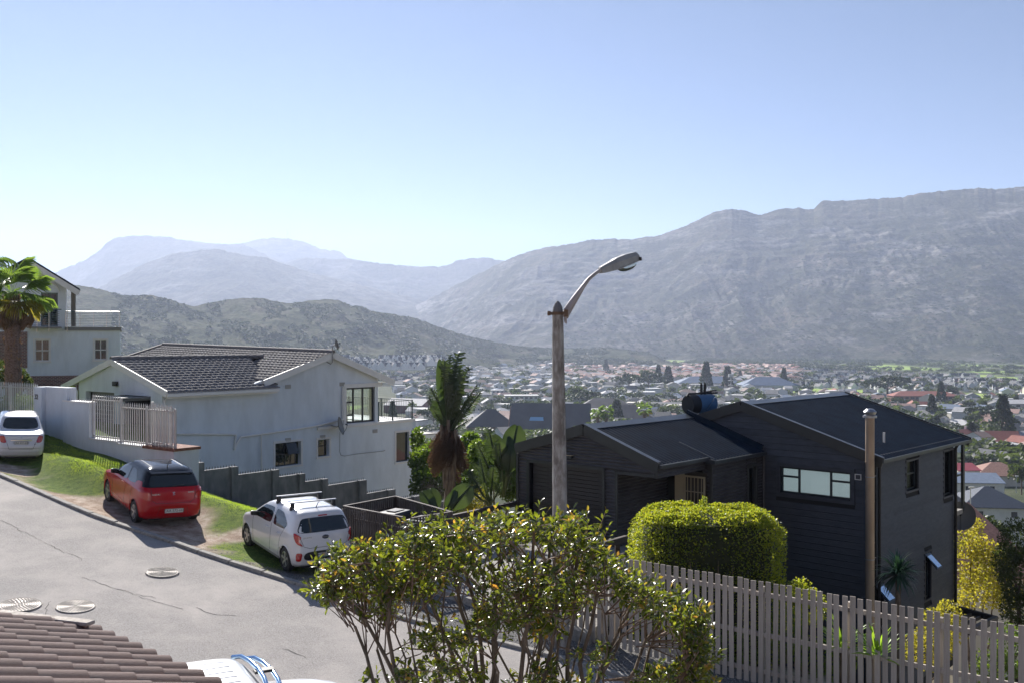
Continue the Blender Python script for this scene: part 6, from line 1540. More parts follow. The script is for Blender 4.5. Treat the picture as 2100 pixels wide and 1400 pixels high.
# --- white vehicle below, only its roof and bonnet in view
M_SUV = paint('paint_bright_white', (0.78, 0.78, 0.78), 1.0, 0.35)
bk_ = Car('white_van', 'white vehicle with a ribbed roof and blue-tinted chrome bars at the bottom of the photo', [
 (0.30, .1, 4.25, .80), (0.45, .0, 4.4, .84), (0.80, .0, 4.45, .85), (0.98, .02, 4.25, .85), (1.06, .04, 3.9, .845), (1.12, .05, 3.15, .82), (1.20, .06, 3.05, .80), (1.45, .10, 2.78, .74), (1.58, .12, 2.62, .71), (1.63, .16, 2.55, .68), (1.66, .24, 2.46, .60), (1.675, .4, 2.3, .45)],
 7.0, M_SUV, arches=[(0.8, .36, .40), (3.5, .36, .40)], nz=50)
for x in (0.8, 3.5):
 for sg in (-1, 1): bk_.wheel(x, sg, .36, .22, 1, .845)
for yy in (-.42, -.25, -.08, .09, .26, .43): bk_.line('roof_rib', 'top', [(.35, yy), (2.35, yy)], .010, M_SUV, -.003)
bk_.line('roof_gutter', 'left', [(.3, 1.60), (2.4, 1.60)], .014, mat_or('gutter_blue', (0.12, 0.2, 0.32), .3), .004)
for (x, dz) in ((2.66, 0), (2.86, -.05)):
 t_ = MB(); t_.tube([(x - .12, .70, 1.60 + dz), (x - .04, .55, 1.66 + dz), (x, .3, 1.685 + dz), (x + .02, 0, 1.69 + dz), (x, -.3, 1.685 + dz), (x - .04, -.55, 1.66 + dz), (x - .12, -.70, 1.60 + dz)], .035, 10); t_.build('chrome_bar', mat('chrome_blue', (0.35, 0.5, 0.68), rough=.12, metal=1.0), bk_.root, smooth=True)  # chrome tinted blue in its base colour
t_ = MB(); t_.box(2.62, 2.90, -.05, .05, 1.64, 1.68); t_.build('bar_clamp', M_BLACKP, bk_.root)
bk_.put((-5.70, 13.10), (.83, .56), .75, 2.7, .8)
s_ = P(455, 1343, 14.0)
# ---------------------------------------------------------------- weathered picket fence
M_WOOD = mat('weathered_pine', (0.33, 0.29, 0.25), (0.52, 0.475, 0.425), scale=9, rough=0.85, bump=0.5, bscale=25, stretch=(1.6, 1.6, 0.14), c3=(0.13, 0.105, 0.085), scale3=4, amt3=0.65, rand=0.14)
fA = P(1234, 700, 20.0); fdir = Vector((0.855, -0.519, 0));
def ftop(t): return -4.44 - 0.0395 * t
pf_ = empty('picket_fence', (fA.x, fA.y, 0), math.atan2(fdir.y, fdir.x), 'weathered grey timber picket fence running along the gravel in front of the dark house', 'fence')
pm_ = MB(); pm_.hexa([(-.047, -.011, 0), (.047, -.011, 0), (.047, .011, 0), (-.047, .011, 0), (-.047, -.011, 1), (.047, -.011, 1), (.047, .011, 1), (-.047, .011, 1)]); pm_ = pm_.mesh('picket', M_WOOD)
t = -2.05; fx = lambda t: fA + fdir * t; k = 0
while t < 10.5:
 p = fx(t); zt = ftop(t) - (.38 if t < -.02 else 0) + rnd.uniform(-.012, .012); zb_ = gz(p.x, p.y) + .02 + rnd.uniform(-.01, .03); zb_ = min(zb_, zt - 1.5)
 o = obj('picket', pm_, pf_, (t, 0, zb_)); o.scale = (rnd.uniform(.94, 1.04), 1, zt - zb_); o.rotation_euler = (rnd.gauss(0, .006), rnd.gauss(0, .006), rnd.gauss(0, .03)); t += .1425 + rnd.uniform(-.006, .006); k += 1
for off in (.25, 1.02, 1.72):
 for (a, b) in ((-2.05, -.03), (-.03, 1.9), (1.9, 5.0), (5.0, 8.1), (8.1, 10.5)):
  m = MB(); m.bar((a + .004, .035, ftop(a) - off - (.3 if a < -1 else 0)), (b - .004, .035, ftop(b) - off - (.3 if a < -1 else 0)), .045, .085); m.build('rail', M_WOOD, pf_)
for a in (-2.0, -.05, .28, 3.35, 5.0, 6.5, 9.6):
 p = fx(a); m = MB(); m.box(a - .05, a + .05, .06, .16, ftop(a) - 2.3, ftop(a) - .12); m.build('post', M_WOOD, pf_)
# ---------------------------------------------------------------- bin enclosure
M_SLAT = mat('bin_slat_timber', (0.065, 0.052, 0.05), (0.13, 0.11, 0.10), scale=6, rough=0.8, bump=0.4, stretch=(1, 1, .3), rand=.15)
L_ = P(705, 700, 24.5); Rr = P(830, 700, 23.0); Ff = P(811, 700, 26.3); G_ = P(925, 700, 24.1)
be = empty('bin_enclosure', (L_.x, L_.y, 0), 0, 'dark timber slatted enclosure round two wheelie bins', 'enclosure')
sl_ = MB(); sl_.box(-.026, .026, -.009, .009, 0, 1); sl_ = sl_.mesh('slat', M_SLAT)
def slatrun(a, b, za, zb, h, gap=.088):
 a = Vector((a.x - L_.x, a.y - L_.y, 0)); b = Vector((b.x - L_.x, b.y - L_.y, 0)); d = b - a; n = int(d.length / gap); rz = math.atan2(d.y, d.x)
 for k in range(n + 1):
  p = a + d * (k / n); zt = za + (zb - za) * k / n; o = obj('slat', sl_, be, (p.x, p.y, zt - h)); o.scale = (1, 1, h); o.rotation_euler = (0, 0, rz)
 for dz, th in ((0.012, .03), (-.28, .06), (-h + .2, .06)):
  m = MB(); A = a + Vector((0, 0, za + dz)); B = b + Vector((0, 0, zb + dz)); nn = Vector((-d.y, d.x, 0)).normalized() * (.03 if dz < 0 else 0)
  m.bar(A + nn, B + nn, .03 if dz < 0 else .075, th); m.build('rail', M_SLAT, be)
zl = -4.22
slatrun(L_, Rr, zl, -4.24, 1.22); slatrun(L_, Ff, zl, -4.26, 1.3); slatrun(Ff, G_, -4.26, -4.30, 1.4); slatrun(G_, Vector((Rr.x + .15, Rr.y + .15, 0)), -4.30, -4.28, 1.3)
for q in (L_, Rr, Ff, G_):
 m = MB(); m.box(q.x - L_.x - .045, q.x - L_.x + .045, q.y - L_.y - .045, q.y - L_.y + .045, -5.9, -4.28); m.build('corner_post', M_SLAT, be)
M_BIN = mat('bin_black', (0.02, 0.021, 0.024), (0.035, 0.036, 0.04), scale=5, rough=.5)
def wheelie(x, y, rz, zt, label):
 e = empty('wheelie_bin', (x, y, zt - 1.07), rz, label, 'bin', 'wheelie bins in the slatted enclosure')
 m = MB(); m.hexa([(-.22, -.27, .05), (.22, -.27, .05), (.22, .27, .05), (-.22, .27, .05), (-.28, -.34, .98), (.28, -.34, .98), (.28, .34, .98), (-.28, .34, .98)]); m.build('bin_body', M_BIN, e, bevel=.02)
 m = MB(); m.hexa([(-.30, -.37, .985), (.30, -.37, .985), (.30, .36, .985), (-.30, .36, .985), (-.27, -.32, 1.05), (.27, -.32, 1.05), (.26, .30, 1.07), (-.26, .30, 1.07)]); l = m.build('lid', M_BIN, e, bevel=.015)
 m = MB(); m.box(-.15, .15, -.2, .2, 1.062, 1.085); m.build('lid_panel', M_BIN, l, bevel=.01)
 m = MB(); m.tube([(-.27, .38, .96), (.27, .38, .96)], .018, 8); m.build('handle', M_BIN, e)
 for sg in (-1, 1): m = MB(); m.tube([(sg * .24, .30, .1), (sg * .29, .30, .1)], .1, 16); m.build('wheel', M_TYRE, e)
wq = P(811, 1047, 24.8); wheelie(wq.x, wq.y, -.6, wq.z + .02, 'black wheelie bin at the far corner of the slatted enclosure')
wq = P(866, 1062, 24.0); wheelie(wq.x, wq.y, -.55, wq.z + .02, 'black wheelie bin nearest the driveway rail')
# ---------------------------------------------------------------- street lamp
M_POLE = mat('lichen_concrete', (0.16, 0.14, 0.125), (0.33, 0.31, 0.285), scale=7, rough=.9, bump=.6, bscale=30, c3=(0.50, 0.49, 0.47), scale3=14, amt3=.55, stretch=(1, 1, .35))
M_ARM = mat('lamp_arm_grey', (0.30, 0.27, 0.27), (0.42, 0.39, 0.39), scale=3, rough=.45, c3=(.22, .16, .13), scale3=5, amt3=.4)
M_HEAD = mat('lamp_head_grey', (0.27, 0.285, 0.29), (0.38, 0.39, 0.39), scale=4, rough=.45, c3=(.18, .18, .17), scale3=6, amt3=.5)
DL = 15.5; SL = 19.7 / 15.5
lb = P(1148, 700, DL); zg_ = gz(lb.x * SL, lb.y * SL) / SL
sl = empty('street_lamp', (lb.x * SL, lb.y * SL, 0), 0, 'tall lichen-stained concrete street lamp with a grey arm and cobra-style head', 'street lamp')
sl.scale = (SL, SL, SL)
def lpz(py): return (700 - py) / F * DL
z1 = lpz(640);
m = MB(); n = 10
zs_l = [zg_ - .3, lpz(1070), lpz(800), lpz(660), lpz(642)]; rad_l = [.142, .124, .104, .090, .088]; xs_l = [.012, .003, -.02, -.032, -.033]
m.tube([(xs_l[i], 0, zs_l[i]) for i in range(5)], rad_l, 12); m.build('pole', M_POLE, sl)
m = MB(); m.tube([(-.033, 0, lpz(642)), (-.033, 0, lpz(630)), (-.033, 0, lpz(622)), (-.033, 0, lpz(618))], [.088, .075, .045, .015], 12); m.build('pole_cap', mat_or('cap_grey', (.15, .15, .16), .8), sl)
ya = lpz(643)
m = MB(); m.tube([(-.033, 0, ya - .025), (-.033, 0, ya + .025)], .100, 16); m.bar((-.20, -.02, ya), (.10, -.02, ya), .05, .045, up=(0, 0, 1)); m.box(-.20, -.15, -.06, .04, ya - .035, ya + .035); m.box(.07, .13, -.07, .06, ya - .055, ya + .06); m.build('clamp', mat_or('rust_clamp', (.17, .11, .07), .8, .3), sl)
for x_ in (-.19, -.02, .05): m = MB(); m.tube([(x_, -.06, ya), (x_, -.11, ya)], .02, 6); m.build('bolt', mat_or('rust_clamp', (0, 0, 0)), sl)
def lp(px, py, d=0.0): return Vector(((px - 1050) / F * (DL + d) - lb.x, d, (700 - py) / F * (DL + d)))
armp = [lp(1158, 650, 0), lp(1165, 632, .02), lp(1178, 612, .06), lp(1192, 593, .12), lp(1207, 573, .2), lp(1221, 561, .28), lp(1234, 552, .36)]
m = MB(); m.tube(armp, [.062, .055, .045, .037, .031, .028, .028], 10); m.build('arm', M_ARM, sl, smooth=True)
m = MB(); w_ = .012; gus = [lp(1157, 662, 0), lp(1156, 634, 0), lp(1203, 585, .18), lp(1166, 650, .03)]
m.prism([g_ - Vector((0, w_, 0)) for g_ in gus], (0, 2 * w_, 0)); m.build('gusset', M_ARM, sl)
m = MB(); m.box(.085, .115, -.05, .05, lpz(664), lpz(636)); m.build('arm_plate', M_ARM, sl)
h0 = lp(1230, 554, .36); h1 = lp(1306, 528, .74); ax = (h1 - h0); HL = ax.length; ax.normalize(); sdv = Vector((0, 0, 1)).cross(ax).normalized(); upv = ax.cross(sdv)
def hp(u, v, w): return h0 + ax * (u * HL) + sdv * v + upv * w
st_ = [(0, .055, -.060, .040), (.10, .062, -.070, .055), (.34, .085, -.085, .085), (.45, .098, -.070, .105), (.70, .105, -.055, .115), (.95, .098, -.045, .100), (1.0, .088, -.040, .070)]
m = MB();
for (u, hw, zl_, zh_) in st_: m.v += [tuple(hp(u, *q)) for q in ((-hw, zl_), (-hw, zh_ * .35), (-hw * .62, zh_), (hw * .62, zh_), (hw, zh_ * .35), (hw, zl_))]
for i in range(len(st_) - 1): m.f += [(i * 6 + k, i * 6 + (k + 1) % 6, (i + 1) * 6 + (k + 1) % 6, (i + 1) * 6 + k) for k in range(6)]
m.f += [tuple(range(6))[::-1], tuple((len(st_) - 1) * 6 + k for k in range(6))]
m.build('lamp_head', M_HEAD, sl, bevel=.006)
m = MB(); m.hexa([hp(.40, -.115, -.085), hp(1.03, -.108, -.055), hp(1.03, .108, -.055), hp(.40, .115, -.085), hp(.40, -.115, -.068), hp(1.03, -.108, -.035), hp(1.03, .108, -.035), hp(.40, .115, -.068)]); m.build('lens_rim', M_HEAD, sl)
m = MB(); nn_ = 12
for j in range(7):
 f_ = j / 6; r_ = math.cos(f_ * math.pi / 2); dpt = math.sin(f_ * math.pi / 2) * .105
 for k in range(nn_):
  a = 2 * math.pi * k / nn_; m.v.append(tuple(hp(.70 + .27 * r_ * math.cos(a), .088 * r_ * math.sin(a), -.062 - dpt)))
for j in range(6): m.f += [(j * nn_ + k, j * nn_ + (k + 1) % nn_, (j + 1) * nn_ + (k + 1) % nn_, (j + 1) * nn_ + k) for k in range(nn_)]
m.build('lens_bowl', M_CLEAR, sl, smooth=True)
m = MB(); m.box(-.02, .02, -.02, .02, -.03, .03, Matrix.Translation(hp(.97, -.115, -.03))); m.build('latch', M_BLACKP, sl)
# ---------------------------------------------------------------- tiled roof in the bottom left corner
M_RTILE = mat('brown_roof_tile', (0.125, 0.082, 0.074), (0.18, 0.12, 0.108), scale=260, rough=.85, bump=.5, bscale=300, c3=(0.34, 0.26, 0.235), scale3=330, amt3=.6, rand=.08)
ZE = -2.75
def on_z(px, py, z): D = -z * F / (py - 700); return P(px, py, D)
e0 = on_z(190, 1291, ZE); e1 = on_z(425, 1397, ZE)
al = (e1 - e0); al.z = 0; al.normalize(); inn = Vector((-al.y, al.x, 0)); inn = inn if inn.x < 0 else -inn
pit = R(17); upd = (inn * math.cos(pit) + Vector((0, 0, math.sin(pit)))).normalized(); nrm_ = al.cross(upd); nrm_ = nrm_ if nrm_.z > 0 else -nrm_
tr_ = empty('tiled_roof', e0, 0, 'brown granular roof of interlocking rolled tiles in the bottom left corner', 'roof')
Mr = Matrix((al, upd, nrm_)).transposed().to_4x4()
TW, TG, TL = .262, .37, .42
tm_ = MB(); n = 8; prof = []
for k in range(n + 1):
 u = k / n * .62; prof.append((u * TW, .048 * math.sin(math.pi * k / n) ** .7))
prof += [(.70 * TW, -.006), (1.0 * TW, -.004), (1.03 * TW, .0)]
for v, dz in ((-.0, .016), (TL, .0)): tm_.v += [(x, v, z + dz) for (x, z) in prof]
k_ = len(prof); tm_.f += [(i, i + 1, k_ + i + 1, k_ + i) for i in range(k_ - 1)]
b = len(tm_.v); tm_.v += [(x, 0, z - .006) for (x, z) in prof]; tm_.f += [(b + i, b + i + 1, i + 1, i) for i in range(k_ - 1)]
tmm = tm_.mesh('tile', M_RTILE, smooth=False)
for p_ in tmm.polygons: p_.use_smooth = len(p_.vertices) == 4 and p_.index < k_ - 1
LE = (e1 - e0).length
for r_ in range(9):
 for c in range(-2, int(LE / TW) + 9):
  u = c * TW; v = -.02 + r_ * TG
  w = Mr.to_3x3() @ Vector((u, v, 0)) + e0
  if w.y < 1.2: continue
  px = 1050 + F * w.x / w.y
  if px < -330 or px > 700: continue
  if u < r_ * 0.0 - .3: continue
  o = obj('tile', tmm, tr_); o.matrix_local = Matrix.Translation(Mr.to_3x3() @ Vector((u, v, rnd.uniform(0, .003)))) @ Mr @ Matrix.Rotation(rnd.gauss(0, .004), 4, 'Z')
m = MB();
q3 = lambda u, v, w: Mr.to_3x3() @ Vector((u, v, w))
m.hexa([q3(-.6, -.0, -.06), q3(LE + 3, 0, -.06), q3(LE + 3, 4.5, -.06), q3(-.6, 4.5, -.06), q3(-.6, 0, -.02), q3(LE + 3, 0, -.02), q3(LE + 3, 4.5, -.02), q3(-.6, 4.5, -.02)]); m.build('roof_deck', mat_or('roof_deck', (.25, .16, .12), .9), tr_)
m = MB(); m.bar(q3(-.6, -.06, -.07), q3(LE + 3, -.06, -.07), .07, .10); m.build('gutter', mat_or('gutter_peach', (.55, .42, .34), .6), tr_)
m = MB(); m.bar(q3(-.5, -.10, -.035), q3(LE + 3, -.10, -.035), .012, .02); m.build('gutter_lip', M_TRIM, tr_)
b0 = on_z(-60, 1249, ZE + .12); b1 = on_z(187, 1277, ZE + .12)
m = MB(); m.bar(b0 - e0, b1 - e0, .11, .035); m.build('verge_board', M_WOOD, tr_, bevel=.006)
m = MB(); m.bar(b0 - e0 + Vector((0, 0, -.08)), b1 - e0 + Vector((-.05, 0, -.08)), .03, .12); m.build('verge_mortar', mat_or('mortar_brown', (.28, .17, .13), .95), tr_)
wl2 = MB(); a = e0 + inn * .5; b = e1 + al * 3 + inn * .5; wl2.hexa([Vector((a.x, a.y, -7.5)), Vector((b.x, b.y, -7.5)), Vector((b.x, b.y, -7.5)) + inn * .2, Vector((a.x, a.y, -7.5)) + inn * .2, Vector((a.x, a.y, ZE - .02)), Vector((b.x, b.y, ZE - .02)), Vector((b.x, b.y, ZE - .02)) + inn * .2, Vector((a.x, a.y, ZE - .02)) + inn * .2])
o = wl2.build('house_wall', M_WALL); o.parent = tr_; o.location = -e0; o.name = 'wall'
# ---------------------------------------------------------------- lower right: deck, brown roof, shed bits
dk = empty('timber_deck', (0, 0, 0), 0, 'brown timber deck frame below the right corner of the charcoal house', 'deck')
d0 = P(1950, 1243, 30.5); d1 = P(2042, 1268, 27.5); d2 = P(1988, 1295, 22.5)
for (a, b) in ((d0, d1), (d1, d2)): m = MB(); m.bar(a, b, .12, .16); m.build('beam', M_DTIM, dk)
m = MB(); m.bar(d1 - Vector((0, 0, .08)), d1 - Vector((0, 0, 3.5)), .12, .12); m.build('post', M_DTIM, dk)
for k in range(5): a = d0.lerp(d1, (k + .5) / 5); m = MB(); m.bar(a - Vector((0, 0, .06)), a + (d2 - d1) * .9 - Vector((0, 0, .06)), .05, .1); m.build('joist', M_DTIM, dk)
# ---------------------------------------------------------------- plants
M_BARK = mat('bark_brown', (0.10, 0.075, 0.055), (0.22, 0.17, 0.13), scale=14, rough=.9, bump=.6, stretch=(1, 1, .3))
M_TWIG = mat('twig_brown', (0.16, 0.10, 0.07), (0.26, 0.18, 0.13), scale=10, rough=.7)
M_LEAF = leafmat('leaf_dark_green', (0.014, 0.038, 0.012), (0.036, 0.07, 0.02), (0.05, 0.12, 0.012), (0.62, 0.66, 0.04), scale=22, rough=.27, tw=.36, rand=.3, spec=.7)
M_LEAFN = leafmat('leaf_young', (0.08, 0.11, 0.02), (0.20, 0.12, 0.03), (0.45, 0.50, 0.04), (0.85, 0.40, 0.06), scale=9, rough=.35, tw=.5, rand=.2)
M_HEDGE = leafmat('hedge_leaf', (0.035, 0.075, 0.012), (0.085, 0.13, 0.02), (0.34, 0.48, 0.02), (0.85, 0.80, 0.06), scale=14, rough=.4, tw=.45, rand=0)
M_TREEG = leafmat('tree_leaf_green', (0.025, 0.055, 0.012), (0.06, 0.10, 0.02), (0.16, 0.30, 0.02), (0.34, 0.46, 0.05), scale=1.5, rough=.45, tw=.4, rand=0)
M_TREEY = leafmat('tree_leaf_yellow', (0.10, 0.12, 0.02), (0.20, 0.18, 0.03), (0.50, 0.50, 0.04), (0.80, 0.66, 0.06), scale=1.5, rough=.45, tw=.5, rand=0)
M_TREED = leafmat('tree_leaf_olive', (0.018, 0.032, 0.012), (0.05, 0.07, 0.025), (0.10, 0.16, 0.02), (0.22, 0.28, 0.05), scale=1.5, rough=.45, tw=.3, rand=0)
LV = [(0, 0, 0), (-.16, .25, .05), (0, .25, .0), (.16, .25, .05), (-.21, .55, .05), (0, .55, -.01), (.21, .55, .05), (-.12, .82, .0), (0, .82, -.05), (.12, .82, .0), (0, 1.0, -.12)]
LF = [(0, 2, 1, 1), (0, 3, 2, 2), (1, 2, 5, 4), (2, 3, 6, 5), (4, 5, 8, 7), (5, 6, 9, 8), (7, 8, 10, 10), (8, 9, 10, 10)]
LFt = []
for f in LF:
 LFt.append((f[0], f[1], f[2]));
 if f[3] != f[2]: LFt.append((f[0], f[2], f[3]))
def frames(dirs, roll, scale):
 """3x3 matrices whose y column points along dirs (leaf axis)"""
 d = dirs / np.linalg.norm(dirs, axis=1, keepdims=True)
 up = np.tile([0.0, 0, 1], (len(d), 1)); x = np.cross(d, up); l = np.linalg.norm(x, axis=1, keepdims=True); x = np.where(l < 1e-3, [[1, 0, 0]], x / np.maximum(l, 1e-6)); z = np.cross(x, d)
 c = np.cos(roll)[:, None]; s = np.sin(roll)[:, None]; x2 = x * c + z * s; z2 = -x * s + z * c
 return np.stack([x2, d, z2], -1) * scale[:, None, None]
# ---- the big shrub in the foreground
DB = 8.6
bush = empty('viburnum_bush', P(1060, 700, DB) + Vector((0, 0, -6.95)), 0, 'large glossy-leaved shrub with yellow new tips rising in front of the street lamp', 'shrub')
B0 = Vector(bush.location)
top_px = [625, 640, 660, 700, 740, 770, 800, 850, 900, 960, 1010, 1060, 1110, 1150, 1190, 1230, 1260, 1290, 1330, 1370, 1420, 1460, 1490]
top_py = [1265, 1215, 1175, 1135, 1128, 1112, 1092, 1085, 1085, 1072, 1068, 1062, 1060, 1064, 1075, 1098, 1150, 1180, 1200, 1222, 1240, 1290, 1345]
bot_px = [625, 660, 700, 760, 830, 900, 1480]
bot_py = [1275, 1345, 1385, 1420, 1440, 1470, 1470]
limbs = []
rs = np.random.RandomState(5)
ends = [(690, 1200), (760, 1150), (830, 1110), (900, 1100), (960, 1085), (1030, 1080), (1090, 1080), (1140, 1085), (1190, 1110), (1240, 1150), (1300, 1220), (1370, 1250), (1440, 1320), (720, 1280), (1150, 1180), (860, 1200), (1000, 1180), (1270, 1290), (1340, 1330), (1400, 1380), (780, 1330)]
stm = []
for (px, py) in ends:
 d = DB + rs.uniform(-.7, .7); e = np.array(P(px, py, d)); b = np.array(B0) + [rs.uniform(-.35, .35), rs.uniform(-.25, .25), 0]
 n = 16; pts = []
 for i in range(n + 1):
  t = i / n; p = b * (1 - t) + e * t; p[0] = b[0] + (e[0] - b[0]) * t ** 1.7; p[1] = b[1] + (e[1] - b[1]) * t ** 1.3; p[:2] += rs.normal(0, .035, 2) * min(1, t * 3); pts.append(p)
 limbs.append(pts)
for k, pts in enumerate(limbs):
 mb = MB(); mb.tube([Vector(p) - B0 for p in pts], [.045 * (1 - .82 * i / 16) + .004 for i in range(17)], 7); mb.build('stem', M_BARK, bush, smooth=True)
for _ in range(44):                         # side limbs forking off the stems
 pts = limbs[rs.randint(21)]; a = pts[rs.randint(5, 12)]; px = rs.uniform(640, 1475); px = .6 * px + .4 * (1050 + F * a[0] / a[1]); ty = np.interp(px, top_px, top_py); e = np.array(P(px, ty + rs.uniform(15, 170), DB + rs.uniform(-1, 1)))
 if np.linalg.norm(e - a) > 2.2 or e[2] < a[2]: continue
 q = [a * (1 - t) + e * t + rs.normal(0, .03, 3) * min(1, t * 4) - np.array([0, 0, .15 * math.sin(math.pi * t)]) for t in np.linspace(0, 1, 9)]; limbs.append(q)
 mb = MB(); mb.tube([Vector(p) - B0 for p in q], [.018 * (1 - .7 * i / 8) for i in range(9)], 5); mb.build('branch', M_BARK, bush, smooth=True)
allp = np.array([p for pts in limbs for p in (pts[6:] if len(pts) > 10 else pts)])
cl_c = []; tries = 0
while len(cl_c) < 720 and tries < 20000:
 tries += 1; px = rs.uniform(652, 1452); ty = np.interp(px, top_px, top_py) + 6; by = np.interp(px, bot_px, bot_py); py = ty + (by - ty) * rs.uniform(0, 1) ** 1.25
 v = float(fbm(np.array(px / 85.0), np.array(py / 70.0), 3, 77))
 if py > ty + 38 and v < -0.03 - 0.08 * (py < 1220) + 0.12 * (py > 1270): continue
 w_ = 1 - abs((px - 1050) / 440) ** 2; d = DB + rs.uniform(-1, 1) * (.35 + .75 * max(0, w_))
 cl_c.append(np.array(P(px, py, d)))
cl_c = np.array(cl_c)
tw = MB(); LP = []; LD = []; LS = []; LN = []
for c in cl_c:
 dd = np.linalg.norm((allp - c) * [1, 1, .8] + [0, 0, 0], axis=1) + .8 * np.maximum(0, allp[:, 2] - c[2] + .05); j = np.argsort(dd)[rs.randint(0, 5)]; a = allp[j]
 mid = (a + c) / 2 + rs.normal(0, .04, 3); L0_ = np.linalg.norm(c - a)
 if L0_ > .5: a = c + (a - c) * .5 / L0_; mid = (a + c) / 2
 tw.tube([Vector(a) - B0, Vector(mid) - B0, Vector(c) - B0], [.007, .005, .002], 4, cap=False)
 ax_ = c - mid; ax_ = ax_ / np.linalg.norm(ax_); ax_ = ax_ * .6 + np.array([0, 0, .5]) + rs.normal(0, .4, 3); ax_ /= np.linalg.norm(ax_)
 isT = rs.rand() < .38
 for s_ in range(rs.randint(2, 5)):                     # side shoots
  o = mid + (c - mid) * rs.uniform(.2, 1) + rs.normal(0, .03, 3); ad = ax_ + rs.normal(0, .5, 3); ad /= np.linalg.norm(ad); sl_n = rs.uniform(.08, .22)
  tw.tube([Vector(o) - B0, Vector(o + ad * sl_n) - B0], [.004, .002], 3, cap=False)
  nl = rs.randint(5, 10)
  for i in range(nl):
   t = (i + .5) / nl; p = o + ad * sl_n * t; side = rs.normal(0, 1, 3); side -= ad * side.dot(ad); side /= np.linalg.norm(side) + 1e-6
   d_ = side * (1.0 - .45 * t) + ad * (.3 + .6 * t) + np.array([0, 0, -.35 * (1 - t)]) + rs.normal(0, .25, 3); LP.append(p); LD.append(d_); LS.append(rs.uniform(.055, .095) * (1.1 - .35 * t)); LN.append(1 if (isT and t > .70 and rs.rand() < .75) else 0)
LP = np.array(LP); LD = np.array(LD); LS = np.array(LS); LN = np.array(LN); print('bush leaves', len(LP))
tw.build('twig', M_TWIG, bush)
M9 = frames(LD, rs.normal(0, .7, len(LD)), LS)
order = np.argsort(LP[:, 1] - LS * 8)      # nearest and largest first
big = order[:290]; rest = order[290:]
leafm = [mesh_np('leaf', np.array(LV), [np.array(LFt)], M_LEAF), mesh_np('leaf', np.array(LV), [np.array(LFt)], M_LEAFN)]
for i in big:
 o = obj('leaf', leafm[LN[i]], bush); M = Matrix(M9[i].tolist()).to_4x4(); M.translation = Vector(LP[i]) - B0; o.matrix_local = M
for nm, sel, m_ in (('leaves', rest[LN[rest] == 0], M_LEAF), ('young_leaves', rest[LN[rest] == 1], M_LEAFN)):
 tag(scatter(nm, LV, LFt, LP[sel] - np.array(B0), M9[sel], m_, bush), kind='stuff')
# ---- generic leafy crown from leaf cards
def leafy(name, root, lobes, n, size, m_, parentloc, shell=.35, droop=0.0, seed=3, asp=.5):
 r_ = np.random.RandomState(seed); vol = np.array([l[3] * l[4] * l[5] for l in lobes]) ** .67; pr = vol / vol.sum(); k = r_.choice(len(lobes), n, p=pr); L = np.array(lobes)[k]
 d = r_.normal(0, 1, (n, 3)); d /= np.linalg.norm(d, axis=1, keepdims=True); rad = (1 - shell * r_.uniform(0, 1, n) ** 1.2)
 rad *= 1 + .22 * fbm(d[:, 0] * 2.1 + k * 3.3, d[:, 2] * 2.1 + d[:, 1] * 1.7, 3, seed)
 p = L[:, :3] + d * L[:, 3:] * rad[:, None]
 dr = d * .6 + r_.normal(0, .7, (n, 3)) + [0, 0, .15 - droop]; s = r_.uniform(.65, 1.25, n) * size
 M = frames(dr, r_.uniform(-1.5, 1.5, n), s)
 q = [(0, 0, 0), (-asp, .5, .08), (0, 1, -.05), (asp, .5, .08)]
 return tag(scatter(name, q, [(0, 3, 2), (0, 2, 1)], p - np.array(parentloc), M, m_, root), kind='stuff')
def stems(root, base, tops, r0, m_, parentloc, nm='branch', tip=.25, wob=.08, seed=1):
 r_ = np.random.RandomState(seed)
 for t_ in tops:
  b = Vector(base); t = Vector(t_); pts = [b.lerp(t, k / 6) + Vector((r_.normal(0, wob), r_.normal(0, wob), 0)) * (0 if k in (0,) else 1) for k in range(7)]
  mb = MB(); mb.tube([p - Vector(parentloc) for p in pts], [r0 * (1 - (1 - tip) * k / 6) for k in range(7)], 6); mb.build(nm, m_, root, smooth=True)
# ---- clipped hedge
hc = P(1447, 700, 21.2); hz_b = gz(hc.x, hc.y)
hd = empty('clipped_hedge', (hc.x, hc.y, hz_b), 0, 'clipped drum-shaped hedge with a bright yellow-green top behind the picket fence', 'hedge')
r_ = np.random.RandomState(9); n = 40000; RX, RY, zT, zB = 1.60, 1.15, -3.74, hz_b
th = r_.uniform(0, 2 * np.pi, n); kind_ = r_.rand(n) < .42
ex = 2 / 3.2
cx_ = np.sign(np.cos(th)) * np.abs(np.cos(th)) ** ex; cy_ = np.sign(np.sin(th)) * np.abs(np.sin(th)) ** ex
rr_ = np.sqrt(r_.uniform(0, 1, n)); h_ = r_.uniform(0, 1, n) ** .8
bulge = 1.0 + .05 * np.sin(np.pi * h_); edge = np.clip((h_ - .90) / .10, 0, 1); side_r = (bulge - .10 * edge ** 2) * (1 + .07 * fbm(th * 3.5, h_ * 7, 4, 4))
rad_t = rr_ * .95; topdrop = .16 * rr_ ** 6
x = np.where(kind_, cx_ * rad_t * RX, cx_ * side_r * RX); y = np.where(kind_, cy_ * rad_t * RY, cy_ * side_r * RY)
dome = .05 * (1 - rr_ ** 2) + .13 * fbm(cx_ * rr_ * 4, cy_ * rr_ * 4, 4, 6)
z = np.where(kind_, zT - topdrop + dome, zB + (zT - .10 - zB) * h_)
inn_ = r_.uniform(0, .17, n); x = x * (1 - inn_ * .6); y = y * (1 - inn_ * .6); z = z - inn_ * .3
N_ = np.where(kind_[:, None], np.array([[0, 0, 1.0]]), np.stack([cx_, cy_, np.zeros(n) + .15], -1)); dr = N_ * .6 + r_.normal(0, .8, (n, 3)); sz = r_.uniform(.032, .062, n)
